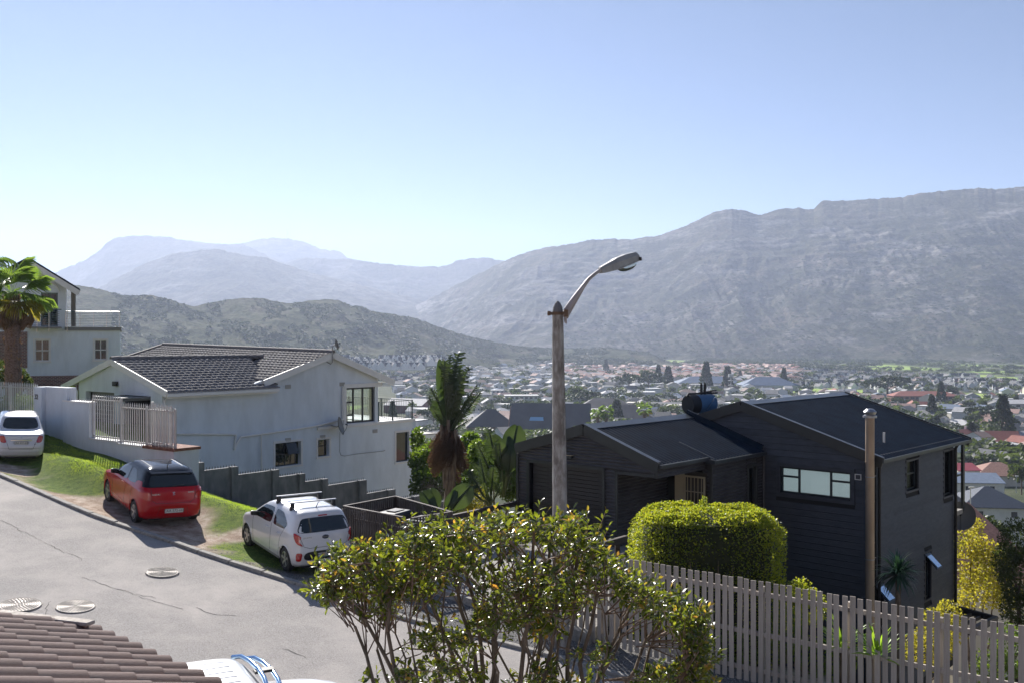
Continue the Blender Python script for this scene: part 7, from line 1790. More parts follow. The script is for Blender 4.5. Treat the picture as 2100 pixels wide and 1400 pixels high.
gap = (~kind_) & (fbm(th * 2.6, h_ * 3.2, 3, 31) > .12) & (h_ < .8); keep = ~(gap & (r_.rand(n) < .75)); print('hedge', keep.sum())
pos = np.stack([x, y, z - hz_b], -1)[keep]; M = frames(dr[keep], r_.uniform(-1.5, 1.5, keep.sum()), sz[keep])
tag(scatter('foliage', [(0, 0, 0), (-.38, .5, .06), (0, 1, -.04), (.38, .5, .06)], [(0, 3, 2), (0, 2, 1)], pos, M, M_HEDGE, hd), kind='stuff')
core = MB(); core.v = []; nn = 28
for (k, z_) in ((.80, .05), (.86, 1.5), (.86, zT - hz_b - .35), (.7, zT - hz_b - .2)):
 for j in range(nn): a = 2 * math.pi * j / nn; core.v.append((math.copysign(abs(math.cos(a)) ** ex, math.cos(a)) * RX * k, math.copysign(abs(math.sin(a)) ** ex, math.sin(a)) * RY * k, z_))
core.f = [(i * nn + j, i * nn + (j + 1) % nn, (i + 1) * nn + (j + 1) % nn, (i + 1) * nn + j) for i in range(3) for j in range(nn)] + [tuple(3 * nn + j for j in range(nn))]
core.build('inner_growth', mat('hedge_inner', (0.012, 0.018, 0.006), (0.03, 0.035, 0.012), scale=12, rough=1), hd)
stems(hd, (hc.x - .45, hc.y - .95, hz_b + .6), [(hc.x - .85, hc.y - 1.12, -4.9), (hc.x - .6, hc.y - 1.15, -4.6)], .03, M_BARK, hd.location, seed=4, wob=.02)
stems(hd, (hc.x + .15, hc.y - .95, hz_b + .6), [(hc.x + .05, hc.y - 1.12, -4.6), (hc.x + .35, hc.y - 1.12, -4.7)], .028, M_BARK, hd.location, seed=5, wob=.02)
leafy('sprig', hd, [(hc.x - .1 + k_ * .05, hc.y - .1, zT + .13 + .1 * k_, .06, .06, .12) for k_ in range(2)], 160, .04, M_HEDGE, hd.location, seed=8)
# ---- fan palm by the villa
def fan_leaf(nm, m_, L=1.0, n=24, spread=2.7, droop=.45):
 V = [(0, 0, 0), (.015, 0, 0), (0, .7, 0), (.015, .7, 0)]; Fq = [(0, 1, 3), (0, 3, 2)]
 for k in range(n):
  a = -spread / 2 + spread * k / (n - 1); b = len(V); ll = L * (1 - .12 * abs(a)); w = .013
  c = Vector((math.sin(a), math.cos(a), 0)); s = Vector((math.cos(a), -math.sin(a), 0)); o = Vector((0, .7, 0)); sg = .03 * (-1) ** k
  V += [tuple(o + s * -.006), tuple(o + s * .006), tuple(o + c * ll * .55 + s * -w + Vector((0, 0, -.02 + sg))), tuple(o + c * ll * .55 + s * w + Vector((0, 0, -.02 - sg))), tuple(o + c * ll * .82 + s * w * .5 + Vector((0, 0, -droop * .25))), tuple(o + c * ll + Vector((0, 0, -droop)))]
  Fq += [(b, b + 1, b + 3), (b, b + 3, b + 2), (b + 2, b + 3, b + 4), (b + 2, b + 4, b + 5)]
 return mesh_np(nm, np.array(V), [np.array(Fq)], m_)
M_PALM = leafmat('fan_palm_green', (0.04, 0.085, 0.02), (0.08, 0.13, 0.035), (0.26, 0.46, 0.05), (0.45, 0.60, 0.09), scale=2, rough=.35, tw=.4, rand=.15)
M_PALMY = leafmat('fan_palm_yellow', (0.10, 0.11, 0.02), (0.16, 0.13, 0.03), (0.45, 0.45, 0.05), (0.7, 0.5, 0.05), scale=2, rough=.5, tw=.4, rand=.15)
M_DEAD = leafmat('dead_frond', (0.14, 0.085, 0.055), (0.26, 0.17, 0.11), (0.30, 0.16, 0.08), (0.4, 0.24, 0.12), scale=3, rough=.9, tw=.25, rand=.2)
def fan_palm(px, top_y, D, h, R_, label, nl=28, dead=12, seed=1, name='fan_palm', group=None):
 c = P(px, top_y, D); b = Vector((c.x + .1, c.y, c.z - h)); e = empty(name, b, 0, label, 'palm tree', group); r_ = np.random.RandomState(seed)
 tr = MB(); nseg = 14; tr.tube([Vector((-.1 * k / nseg, 0, h * k / nseg)) for k in range(nseg + 1)], [.24 * R_ / 1.5 * (1 + .04 * math.sin(k * 2)) for k in range(nseg + 1)], 12); tr.build('trunk', mat('palm_trunk', (0.10, 0.06, 0.045), (0.24, 0.16, 0.13), scale=14, rough=.95, bump=1.0, bscale=20, stretch=(1, 1, 1.5)), e)
 q = int(170 * h / 4); zz = r_.uniform(0, h, q); aa = r_.uniform(0, 2 * np.pi, q); rr = .24 * R_ / 1.5; pos = np.stack([-.1 * zz / h + rr * np.cos(aa), rr * np.sin(aa), zz], -1); dr = np.stack([np.cos(aa) * .5, np.sin(aa) * .5, np.ones(q)], -1)
 tag(scatter('leaf_bases', [(-.05, 0, 0), (.05, 0, 0), (0, .16, .02)], [(0, 1, 2)], pos, frames(dr, r_.uniform(0, 6, q), np.full(q, 1.0)), M_DEAD, e), kind='stuff')
 g, yl, dd = (fan_leaf('frond', M_PALM), fan_leaf('frond', M_PALMY), fan_leaf('dead_frond', M_DEAD, .75, 16, 1.6, .5))
 for k in range(nl):
  a = k * 2.399 + r_.normal(0, .2); el = 1.35 - 2.0 * (k / nl) ** .85 + r_.normal(0, .1); d = Vector((math.cos(a) * math.cos(el), math.sin(a) * math.cos(el), math.sin(el)))
  o = obj('frond', yl if el < -.2 and r_.rand() < .55 else g, e); Mx = frames(np.array([list(d)]), np.array([r_.normal(0, .3)]), np.array([R_ * .54 * r_.uniform(.85, 1.1)]))[0]; M = Matrix(Mx.tolist()).to_4x4(); M.translation = Vector((-.1, 0, h)); o.matrix_local = M
 for k in range(dead):
  a = k * 2.1 + .4; el = -1.0 + r_.normal(0, .18); d = Vector((math.cos(a) * math.cos(el), math.sin(a) * math.cos(el), math.sin(el)))
  o = obj('dead_frond', dd, e); M = Matrix(frames(np.array([list(d)]), np.array([r_.normal(0, .4)]), np.array([R_ * .5]))[0].tolist()).to_4x4(); M.translation = Vector((-.1, 0, h - .1)); o.matrix_local = M
 return e
fan_palm(24, 606, 40, 4.6, 1.95, 'fan palm with brown dead fronds and a rough trunk at the left edge')
# ---- big torn-leaved palm-like plants
M_BAN = leafmat('strelitzia_green', (0.025, 0.045, 0.018), (0.05, 0.07, 0.03), (0.07, 0.13, 0.02), (0.17, 0.22, 0.05), scale=1.2, rough=.3, tw=.3, rand=.2)
def banana_leaf(L, W, torn, bend, seed):
 r_ = np.random.RandomState(seed); V = []; Fq = []; n = 30
 def mid(t): return np.array([0, L * t * (1 - .12 * bend * t), -bend * L * .28 * t * t])
 for sg in (-1, 1):
  t = .16
  while t < .99:
   dt = (.022 + .022 * r_.rand()) if torn else .03; t1 = min(1, t + dt); g = .62 * dt if torn and r_.rand() < .85 else 0
   w = lambda u: W * math.sin(math.pi * min(1, max(0, (u - .10) / .92))) ** .6
   a, b = mid(t), mid(t1 - g * .3); sweep = .16 * L * .35; dr = -.30 * W * r_.uniform(-.3, 1.8) if torn else -.05 * W
   c = mid(t) + np.array([sg * w(t), sweep * .6, dr]); d = mid(t1 - g) + np.array([sg * w(t1) * (1 - (.18 * r_.rand() if torn else 0)), sweep * .6, dr])
   m1 = a * .5 + c * .5 + [0, 0, .02]; m2 = b * .5 + d * .5 + [0, 0, .02]
   k = len(V); V += [a, b, m1, m2, c, d]; Fq += [(k, k + 1, k + 3), (k, k + 3, k + 2), (k + 2, k + 3, k + 5), (k + 2, k + 5, k + 4)]; t = t1
 rb = MB(); rb.tube([Vector(mid(t) + np.array([0, 0, -.005])) for t in np.linspace(0, 1, 9)], [.035 * (1 - .85 * t) + .004 for t in np.linspace(0, 1, 9)], 5)
 k = len(V); V += [np.array(v) for v in rb.v]; tri = []
 for f in rb.f:
  for i in range(1, len(f) - 1): tri.append((f[0] + k, f[i] + k, f[i + 1] + k))
 return mesh_np('large_leaf', np.array(V), [np.array(Fq + tri)], M_BAN)
BL = [banana_leaf(1, .17, True, .5, 1), banana_leaf(1, .15, True, .9, 2), banana_leaf(1, .19, False, .6, 3), banana_leaf(1, .16, False, 1.1, 4), banana_leaf(1, .13, True, .3, 5)]
def bigleaf(e, base, tip, kind_, roll=0.0, ws=1.0, face=None):
 b = Vector(base); t = Vector(tip); d = t - b; L = d.length; y = d.normalized(); f = Vector(face) if face is not None else Vector((0, -1, .35)); x = y.cross(f).normalized(); z = x.cross(y).normalized()
 M = Matrix((x * L * ws, y * L, z * L)).transposed() @ Matrix.Rotation(roll, 3, 'Y'); M = M.to_4x4(); M.translation = b - Vector(e.location); o = obj('large_leaf', BL[kind_], e); o.matrix_local = M; return o
Dp = 31.0
tb = P(922, 1060, Dp); pz = gz(tb.x, tb.y)
bp_ = empty('banana_palm', (tb.x, tb.y, pz), 0, 'tall tattered banana-like palm with a skirt of dead brown leaves beside the white house', 'palm tree')
L0 = Vector(bp_.location)
def q_(px, py, d=0): return P(px, py, Dp + d)
m = MB(); m.tube([L0 - L0, q_(922, 1040) - L0, q_(924, 980) - L0, q_(921, 930) - L0, q_(918, 890) - L0], [.22, .20, .16, .14, .12], 12); m.build('trunk', M_BARK, bp_, smooth=True)
for (a, b) in (((905, 870), (912, 1000)), ((935, 880), (928, 1010)), ((920, 860), (915, 1030))):
 m = MB(); m.tube([q_(*a, -.1) - L0, q_((a[0] + b[0]) / 2, (a[1] + b[1]) / 2, -.15) - L0, q_(*b, -.1) - L0], [.06, .08, .05], 7); m.build('leaf_stalk', M_BARK, bp_, smooth=True)
for k, (bx0, by0, tx, ty, kd, ws, dd_) in enumerate([(918, 880, 921, 712, 0, 1.1, 0), (920, 872, 940, 760, 0, 1.2, .4), (918, 880, 895, 785, 1, 1.25, -.2), (915, 885, 882, 795, 1, 1.0, .3), (922, 875, 958, 775, 0, 1.1, .5), (922, 885, 985, 800, 4, 1.1, -.2),
  (918, 870, 905, 735, 0, 1.2, -.4), (919, 875, 912, 722, 4, 1.2, .3), (923, 878, 935, 735, 1, 1.1, .2), (917, 880, 890, 815, 4, 1.1, .6), (925, 880, 962, 800, 0, 1.0, -.3), (921, 878, 925, 745, 1, 1.2, -.6), (918, 880, 878, 830, 4, .9, .2), (924, 880, 978, 785, 4, .8, .4), (920, 880, 897, 765, 4, .9, .5), (921, 880, 948, 762, 0, .9, -.7), (925, 880, 950, 740, 4, 1.2, .7), (916, 880, 885, 835, 1, 1.1, -.5), (924, 885, 970, 850, 4, 1.0, .1), (920, 880, 928, 730, 2, 1.0, .2)]):
 bigleaf(bp_, q_(bx0, by0), q_(tx, ty, dd_), kd, rnd.uniform(-.9, .9), ws * .78)
DM = banana_leaf(1, .10, True, 1.3, 9); DM.materials[0] = leafmat('dead_brown_leaf', (.05, .03, .02), (.12, .075, .05), (.10, .05, .03), (.16, .09, .05), scale=5, rough=.9, tw=.2, rand=.35)
for k in range(44):
 a = rnd.uniform(0, 6.28); r0 = rnd.uniform(.1, .25); st = q_(919 + rnd.uniform(-8, 8), rnd.uniform(868, 905)) + Vector((math.cos(a) * .1, math.sin(a) * .1, 0)); L_l = rnd.uniform(.5, 1.6)
 en = st + Vector((math.cos(a) * rnd.uniform(.3, .75), math.sin(a) * rnd.uniform(.3, .6), -L_l)); d = en - st; y = d.normalized(); x = y.cross(Vector((math.cos(a + 1), math.sin(a + 1), .2))).normalized(); z = x.cross(y)
 M = Matrix((x * d.length * 1.3, y * d.length, z * d.length)).transposed().to_4x4(); M.translation = st - L0; o = obj('dead_leaf', DM, bp_); o.matrix_local = M
def strel(label, base_px, base_py, D, leaves, loc_name='strelitzia'):
 b = P(base_px, base_py, D); e = empty(loc_name, (b.x, b.y, b.z), 0, label, 'plant', 'large-leaved strelitzia clumps between the houses')
 for (tx, ty, dd_, kd, ws, f) in leaves:
  mid_ = b.lerp(P(tx, ty, D + dd_), f); m = MB(); m.tube([Vector((0, 0, 0)), (mid_ - b) * .5 + Vector((rnd.gauss(0, .03), 0, .05)), mid_ - b], [.05, .04, .028], 6); m.build('leaf_stalk', mat_or('stalk_green', (.10, .13, .04), .5), e, smooth=True)
  bigleaf(e, mid_, P(tx, ty, D + dd_), kd, rnd.uniform(-.35, .35), ws)
 return e
strel('strelitzia clump with tall green paddle leaves against the corner of the garage', 1032, 1018, 30.6, [(1000, 875, 0, 0, 1.3, .42), (1012, 885, .3, 2, 1.5, .40), (1060, 866, .2, 2, 1.5, .45), (1045, 890, -.2, 3, 1.6, .5), (1028, 905, -.4, 2, 1.6, .5), (1075, 895, .8, 3, 1.4, .5), (975, 905, 0, 0, 1.2, .5), (965, 950, -.3, 1, 1.1, .45), (1050, 925, -.6, 3, 1.8, .45)])
strel('low strelitzia clump with arching leaves behind the bin enclosure', 905, 1065, 27.6, [(862, 1000, 0, 3, 1.5, .2), (880, 995, .3, 2, 1.4, .2), (965, 990, 0, 2, 1.6, .2), (935, 1005, -.2, 3, 1.3, .2), (850, 1025, -.2, 1, 1.2, .2), (955, 1035, .2, 0, 1.2, .2)])
strel('tattered strelitzia with drooping leaves in front of the paddle-leaved clump', 1005, 1040, 29.5, [(960, 960, 0, 0, 1.1, .3), (985, 935, .2, 4, 1.2, .3), (945, 985, -.2, 1, 1.2, .3), (1010, 955, -.3, 0, 1.3, .3), (1030, 990, -.4, 1, 1.1, .3), (990, 990, -.5, 4, 1.2, .3)])
# ---- cordyline and yuccas
def straps(nm, root, c, n, L, w, m_, el0, el1, droop, seed, parentloc):
 r_ = np.random.RandomState(seed); q = [(-.5, 0, 0), (.5, 0, 0), (-.6, .35, .0), (.6, .35, 0), (-.42, .7, -.05 * droop), (.42, .7, -.05 * droop), (0, 1, -.24 * droop)]
 q = [(a * w / L, b, z) for (a, b, z) in q]; fs = [(0, 1, 3), (0, 3, 2), (2, 3, 5), (2, 5, 4), (4, 5, 6)]
 a = r_.uniform(0, 2 * np.pi, n); el = r_.uniform(el0, el1, n); d = np.stack([np.cos(a) * np.cos(el), np.sin(a) * np.cos(el), np.sin(el)], -1); me = mesh_np('strap_leaf', np.array(q), [np.array(fs)], m_)
 M9_ = frames(d, r_.normal(0, .25, n), L * r_.uniform(.75, 1.15, n))
 for i in range(n): o = obj('strap_leaf', me, root); M = Matrix(M9_[i].tolist()).to_4x4(); M.translation = Vector(c) - Vector(parentloc); o.matrix_local = M
M_CORD = leafmat('cordyline_leaf', (0.015, 0.045, 0.035), (0.035, 0.075, 0.05), (0.04, 0.11, 0.05), (0.08, 0.18, 0.07), scale=3, rough=.3, tw=.2, rand=.25)
M_YUC = leafmat('yucca_leaf', (0.10, 0.22, 0.02), (0.18, 0.30, 0.03), (0.30, 0.62, 0.03), (0.55, 0.75, 0.06), scale=3, rough=.35, tw=.5, rand=.15)
cc = P(1842, 1176, 24.8); e = empty('cordyline', (cc.x, cc.y, gz(cc.x, cc.y)), 0, 'spiky dark green cordyline standing against the corner of the charcoal house', 'plant')
m = MB(); m.tube([(0, 0, 0), (0, 0, cc.z - e.location.z)], [.09, .07], 8); m.build('trunk', M_BARK, e); straps('strap_leaf', e, cc, 210, .66, .042, M_CORD, -.75, 1.4, 1.2, 3, e.location)
for (px, py, D, lab, L, n) in ((1728, 1330, 17.9, 'bright green yucca glowing behind the middle of the picket fence', .75, 46), (1800, 1345, 17.3, 'bright green yucca behind the pickets, right of the other yucca', .7, 40)):
 cc = P(px, py, D); e = empty('yucca', (cc.x, cc.y, min(cc.z - .2, gz(cc.x, cc.y) + .0)), 0, lab, 'plant', 'bright yuccas behind the picket fence'); m = MB(); m.tube([(0, 0, 0), (0, 0, cc.z - e.location.z)], [.07, .05], 8); m.build('trunk', M_BARK, e)
 straps('strap_leaf', e, cc, n, L, .05, M_YUC, .1, 1.4, .5, int(px), e.location)
# ---- shrubs and small trees near the houses
def tree(name, label, cat, cen, lobes_rel, n, size, m_, base_z=None, r0=.08, seed=1, shell=.45, group=None, asp=.5, nst=5):
 cx, cy, cz = cen; bz = gz(cx, cy) if base_z is None else base_z; e = empty(name, (cx, cy, bz), 0, label, cat, group); r_ = np.random.RandomState(seed)
 lobes = [(cx + a, cy + b, cz + c, d, f, g) for (a, b, c, d, f, g) in lobes_rel]
 stems(e, (cx, cy, bz - .2), [(l[0], l[1], l[2]) for l in lobes[:nst]], r0, M_BARK, e.location, seed=seed, nm='branch')
 leafy('foliage', e, lobes, n, size, m_, e.location, shell, 0, seed, asp); return e
def lob(px, py, D, rpx, rpz, depth=None):
 p = P(px, py, D); k = D / F; return (p.x, p.y, p.z, rpx * k, (depth or rpx) * k, rpz * k)
def tree_px(name, label, cat, lobs, n, size, m_, seed=1, r0=.08, shell=.45, group=None, asp=.5):
 L = [lob(*l) for l in lobs]; cx = sum(l[0] for l in L) / len(L); cy = sum(l[1] for l in L) / len(L); cz = sum(l[2] for l in L) / len(L)
 return tree(name, label, cat, (cx, cy, cz), [(l[0] - cx, l[1] - cy, l[2] - cz, l[3], l[4], l[5]) for l in L], n, size, m_, None, r0, seed, shell, group, asp)
tree_px('shrub', 'small upright green shrub between the hedge and the picket fence', 'shrub', [(1640, 1215, 21, 26, 32), (1660, 1245, 21, 35, 40), (1625, 1260, 21, 20, 40)], 2600, .05, M_HEDGE, 3, .02)
tree_px('shrub', 'yellow-green shrub behind the pickets below the cordyline', 'shrub', [(1930, 1290, 18.6, 45, 45), (1945, 1255, 18.8, 22, 28), (1900, 1330, 18.2, 45, 45)], 3200, .05, M_TREEY, 4, .02)
tree_px('shrub', 'leafy green shrub behind the pickets at the right edge', 'shrub', [(2075, 1330, 17.5, 45, 50), (2040, 1370, 17.5, 45, 40)], 2200, .05, M_TREEG, 5, .02)
tree_px('shrub', 'dark shrub low behind the pickets under the clipped hedge', 'shrub', [(1600, 1300, 20, 60, 60), (1500, 1330, 19.6, 60, 40), (1700, 1350, 18.6, 60, 40)], 5200, .05, M_TREEG, 6, .02)
tree_px('tree', 'airy tree with bright yellow autumn leaves at the right, below the balcony', 'tree', [(1990, 1120, 34, 38, 36), (2030, 1150, 34, 45, 45), (1985, 1190, 34, 30, 40), (2040, 1215, 33, 50, 40), (1975, 1240, 33, 22, 30), (2000, 1080, 35, 20, 22)], 5200, .085, M_TREEY, 7, .06, .75)
tree_px('tree', 'dark olive tree with glinting leaves cut by the right edge', 'tree', [(2090, 1110, 30, 42, 50), (2095, 1180, 30, 48, 60), (2060, 1150, 31, 25, 40), (2100, 1250, 30, 50, 45)], 8000, .07, M_TREED, 8, .1, .5)
tree_px('tree', 'grey-green bushy tree behind the white tile-roofed cottage at right', 'tree', [(2025, 1082, 60, 28, 24), (2040, 1098, 60, 30, 22), (2005, 1095, 60, 22, 18)], 2600, .16, M_TREED, 9, .1)
tree_px('tree', 'sunlit green bush between the white house and the tattered palm', 'shrub', [(872, 950, 44, 34, 34), (900, 985, 43, 45, 40), (865, 1000, 43, 24, 40), (856, 905, 46, 14, 30), (885, 925, 45, 22, 22), (945, 975, 43, 34, 40)], 9000, .13, M_TREEG, 10, .08)
tree_px('tree', 'green shrub behind the leaning strelitzia leaves left of the garage', 'shrub', [(985, 930, 42, 28, 30), (1010, 960, 42, 34, 40), (965, 905, 44, 18, 20), (1045, 985, 41, 30, 40), (1055, 940, 43, 22, 30)], 6500, .13, M_TREEG, 11, .08)
tree_px('shrub', 'bare grey-brown shrub in front of the green bush beside the palm', 'shrub', [(885, 1000, 36, 26, 22), (905, 1015, 36, 20, 18)], 900, .06, mat_or('bare_grey', (.22, .18, .16), .9), 12, .03, .9, asp=.12)
tree_px('shrub', 'yellowish low shrub under the strelitzia by the driveway rail', 'shrub', [(975, 1020, 30, 28, 26), (955, 1045, 29, 26, 18)], 1700, .06, M_TREEY, 13, .03)
tree_px('shrub', 'leafy shrub behind the pale palisade gate', 'shrub', [(45, 835, 38, 30, 28), (15, 840, 38, 30, 26)], 1800, .09, M_TREEG, 14, .03)
tree_px('shrub', 'dark shrub at the foot of the fan palm', 'shrub', [(28, 775, 42, 30, 22), (5, 760, 42, 22, 20), (50, 785, 42, 18, 14)], 1900, .10, M_TREED, 15, .03)
tree_px('shrub', 'dark bush between the villa and the garage gable', 'shrub', [(140, 812, 46, 20, 22), (158, 820, 46, 14, 20)], 1400, .09, M_TREED, 16, .03)
# ---------------------------------------------------------------- the town in the valley
def rm(name, c, v=.8): return mat(name, tuple(x * v for x in c), c, scale=1.2, rough=.8)
ROOFS = {'dark grey': rm('roof_dark_grey', (.075, .08, .09)), 'grey': rm('roof_mid_grey', (.20, .20, .205)), 'pale grey': rm('roof_pale_grey', (.42, .42, .43)), 'pinkish brown': rm('roof_pink_brown', (.42, .27, .23)),
   'red': rm('roof_red', (.33, .11, .08)), 'blue-grey': rm('roof_blue_grey', (.16, .21, .30)), 'brown': rm('roof_brown', (.19, .13, .11)), 'white': rm('roof_white', (.62, .61, .60))}
WALLS = [mat('house_wall_white', (.66, .66, .64), (.76, .75, .73), scale=1, rough=.9), mat('house_wall_cream', (.58, .54, .46), (.66, .62, .54), scale=1, rough=.9), mat('house_wall_grey', (.38, .39, .39), (.48, .48, .48), scale=1, rough=.9)]
M_FWIN = mat('far_window', (.03, .035, .045), rough=.25)
def gable_roof(mb, x0, x1, y0, y1, z, h, o=.5, axis='x'):
 if axis == 'x':
  ym = (y0 + y1) / 2; s = h / ((y1 - y0) / 2)
  for sg, ya in ((-1, y0 - o), (1, y1 + o)):
   za = z - o * s
   mb.hexa([(x0 - .25, ya, za), (x1 + .25, ya, za), (x1 + .25, ym, z + h), (x0 - .25, ym, z + h), (x0 - .25, ya, za + .15), (x1 + .25, ya, za + .15), (x1 + .25, ym, z + h + .15), (x0 - .25, ym, z + h + .15)])
 else:
  xm = (x0 + x1) / 2; s = h / ((x1 - x0) / 2)
  for xa in (x0 - o, x1 + o):
   za = z - o * s
   mb.hexa([(xa, y0 - .25, za), (xa, y1 + .25, za), (xm, y1 + .25, z + h), (xm, y0 - .25, z + h), (xa, y0 - .25, za + .15), (xa, y1 + .25, za + .15), (xm, y1 + .25, z + h + .15), (xm, y0 - .25, z + h + .15)])
def gable_wall(mb, x0, x1, y0, y1, z, h, axis='x', peak=0.0):
 if axis == 'x':
  for x in (x0, x1 - .25): mb.prism([(x, y0, z), (x, y1, z), (x, (y0 + y1) / 2, z + h + peak)], (.25, 0, 0))
 else:
  for y in (y0, y1 - .25): mb.prism([(x0, y, z), (x1, y, z), ((x0 + x1) / 2, y, z + h + peak)], (0, .25, 0))
def hip_roof(mb, x0, x1, y0, y1, z, h, o=.5):
 x0 -= o; x1 += o; y0 -= o; y1 += o; w = min(x1 - x0, y1 - y0) / 2; ym = (y0 + y1) / 2; xm = (x0 + x1) / 2
 r0, r1 = ((x0 + w, ym, z + h), (x1 - w, ym, z + h)) if x1 - x0 >= y1 - y0 else ((xm, y0 + w, z + h), (xm, y1 - w, z + h))
 v = [(x0, y0, z), (x1, y0, z), (x1, y1, z), (x0, y1, z), r0, r1, (x0, y0, z - .15), (x1, y0, z - .15), (x1, y1, z - .15), (x0, y1, z - .15)]
 f = [(0, 1, 5, 4), (2, 3, 4, 5), (1, 2, 5), (3, 0, 4)] if x1 - x0 >= y1 - y0 else [(0, 1, 4), (1, 2, 5, 4), (2, 3, 5), (3, 0, 4, 5)]
 mb.add(v, f + [(6, 9, 8, 7), (0, 6, 7, 1), (1, 7, 8, 2), (2, 8, 9, 3), (3, 9, 6, 0)])
def houseproto(kind):
 """returns list of (part name, MB, which material)"""
 W = MB(); Rf = MB(); win = []; extra = []
 def wins(x0, x1, y, z0, n, nrm=-1, w=1.3, h=1.2):
  for k in range(n):
   xc = x0 + (x1 - x0) * (k + .5) / n; m = MB(); m.box(xc - w / 2, xc + w / 2, *(sorted((y, y + nrm * .06))), z0, z0 + h); win.append(m)
 if kind == 'gable': W.box(-6, 6, -4, 4, -1, 3); gable_wall(W, -6, 6, -4, 4, 3, 2.2); gable_roof(Rf, -6, 6, -4, 4, 3, 2.2); wins(-6, 6, -4, 1, 3)
 elif kind == 'cape': W.box(-6, 6, -3.4, 3.4, -1, 2.8); gable_wall(W, -6, 6, -3.4, 3.4, 2.8, 3.6, 'x', .5); gable_roof(Rf, -5.7, 5.7, -3.4, 3.4, 2.8, 3.5, .3); W.box(-2.6, 2.6, -5.2, -3.4, -1, 2.8); W.prism([(-2.6, -5.2, 2.8), (2.6, -5.2, 2.8), (0, -5.2, 6.6)], (0, .3, 0)); gable_roof(Rf, -2.4, 2.4, -4.9, 0, 2.8, 3.3, .2, 'y'); wins(-2.4, 2.4, -5.2, .8, 1); wins(2.6, 6, -3.4, .8, 1)
 elif kind == 'hip': W.box(-7, 7, -5, 5, -1, 2.9); hip_roof(Rf, -7, 7, -5, 5, 2.9, 2.5); wins(-7, 7, -5, .9, 4)
 elif kind == 'ell': W.box(-7, 7, -3.5, 3.5, -1, 3); gable_wall(W, -7, 7, -3.5, 3.5, 3, 2); gable_roof(Rf, -7, 7, -3.5, 3.5, 3, 2); W.box(-6, 0, -8, -3.5, -1, 3); gable_wall(W, -6, 0, -8, -3, 3, 1.8, 'y'); gable_roof(Rf, -6, 0, -8, 0, 3, 1.8, .5, 'y'); wins(0, 7, -3.5, 1, 2); wins(-6, 0, -8, 1, 1, w=2)
 elif kind == 'flat': W.box(-6, 6, -4.5, 4.5, -1, 5.4); W.box(-6.1, 6.1, -4.6, 4.6, 5.6, 5.9); Rf.box(-6.4, 6.4, -4.9, 4.9, 5.4, 5.6); wins(-6, 6, -4.5, .8, 3); wins(-6, 6, -4.5, 3.6, 3, w=1.8)
 elif kind == 'twostorey': W.box(-5, 5, -4, 4, -1, 5.8); gable_wall(W, -5, 5, -4, 4, 5.8, 2.2, 'y'); gable_roof(Rf, -5, 5, -4, 4, 5.8, 2.2, .5, 'y'); wins(-5, 5, -4, .8, 2, w=1.6); wins(-5, 5, -4, 3.7, 2, w=1.6)
 ch = MB()
 if kind in ('gable', 'hip', 'ell', 'cape'): ch.box(2.6, 3.5, .6, 1.5, 2.8, 6.4)
 return W, Rf, win, ch
PROTO = {}
KLAB = {'gable': 'gabled', 'cape': 'steep-gabled', 'hip': 'hip-roofed', 'ell': 'L-shaped', 'flat': 'flat-roofed', 'twostorey': 'two-storey gabled'}
def proto(kind):
 if kind not in PROTO:
  W, Rf, win, ch = houseproto(kind)
  PROTO[kind] = (W.mesh('wall'), Rf.mesh('roof'), [w.mesh('window', M_FWIN) for w in win], ch.mesh('chimney') if ch.v else None)
 return PROTO[kind]
def slot(o, m_):
 if not o.data.materials: o.data.materials.append(m_)
 o.material_slots[0].link = 'OBJECT'; o.material_slots[0].material = m_
VIS = [(0, 705), (690, 722), (810, 775), (850, 830), (852, 900), (1000, 945), (1060, 915), (1199, 873), (1412, 848), (1430, 846), (1522, 822), (1752, 803), (1985, 886), (1990, 1085), (2200, 1085)]
def hidden(px, py): return py > np.interp(px, [v[0] for v in VIS], [v[1] for v in VIS]) + 6
def where(px, D):
 a = 'at the foot of the scrub hill' if px < 930 and D > 950 else 'behind the tattered palm' if px < 960 else 'beyond the big dark church roof' if px < 1135 else 'between the lamp post and the water tank' if px < 1400 else 'above the charcoal roof ridge' if px < 1600 else 'near the playing fields' if px < 1850 else 'right of the charcoal house'
 b = 'far off' if D > 900 else 'in mid valley' if D > 600 else 'nearer by' if D > 380 else 'close below'
 return b + ' ' + a
LMK = [('terrace railing', 820, 835), ('tattered palm', 930, 780), ('sports hall', 850, 825), ('office block', 1069, 812), ('lamp post', 1147, 800), ('church hall', 1110, 860), ('tennis courts', 1290, 785), ('blue water tank', 1430, 830), ('blue warehouses', 1470, 785),
  ('radio tower', 1499, 795), ('tallest conifer', 1448, 775), ('lone conifer by the blue roofs', 1608, 780), ('dark roof ridge', 1680, 800), ('huge spreading tree', 1820, 795), ('red-roofed school', 1890, 815), ('flue pipe', 1786, 830), ('slim conifer by the school', 1930, 810), ('big dark conifer', 2056, 860), ('clubhouse', 2050, 740),
  ('floodlight pole', 2040, 810), ('playing field', 2000, 815), ('white parapet house', 1975, 855), ('red gables', 2070, 905), ('balcony posts', 1965, 950), ('grey gables', 2055, 955), ('pink-roofed terraces', 1350, 755), ('garage roof', 1130, 880), ('right photo edge', 2095, 790), ('hill-foot gables', 800, 740), ('golf lawns', 1900, 755), ('scrub spur', 1300, 735), ('conifer in the pink terraces', 1243, 750)]
USED = {}
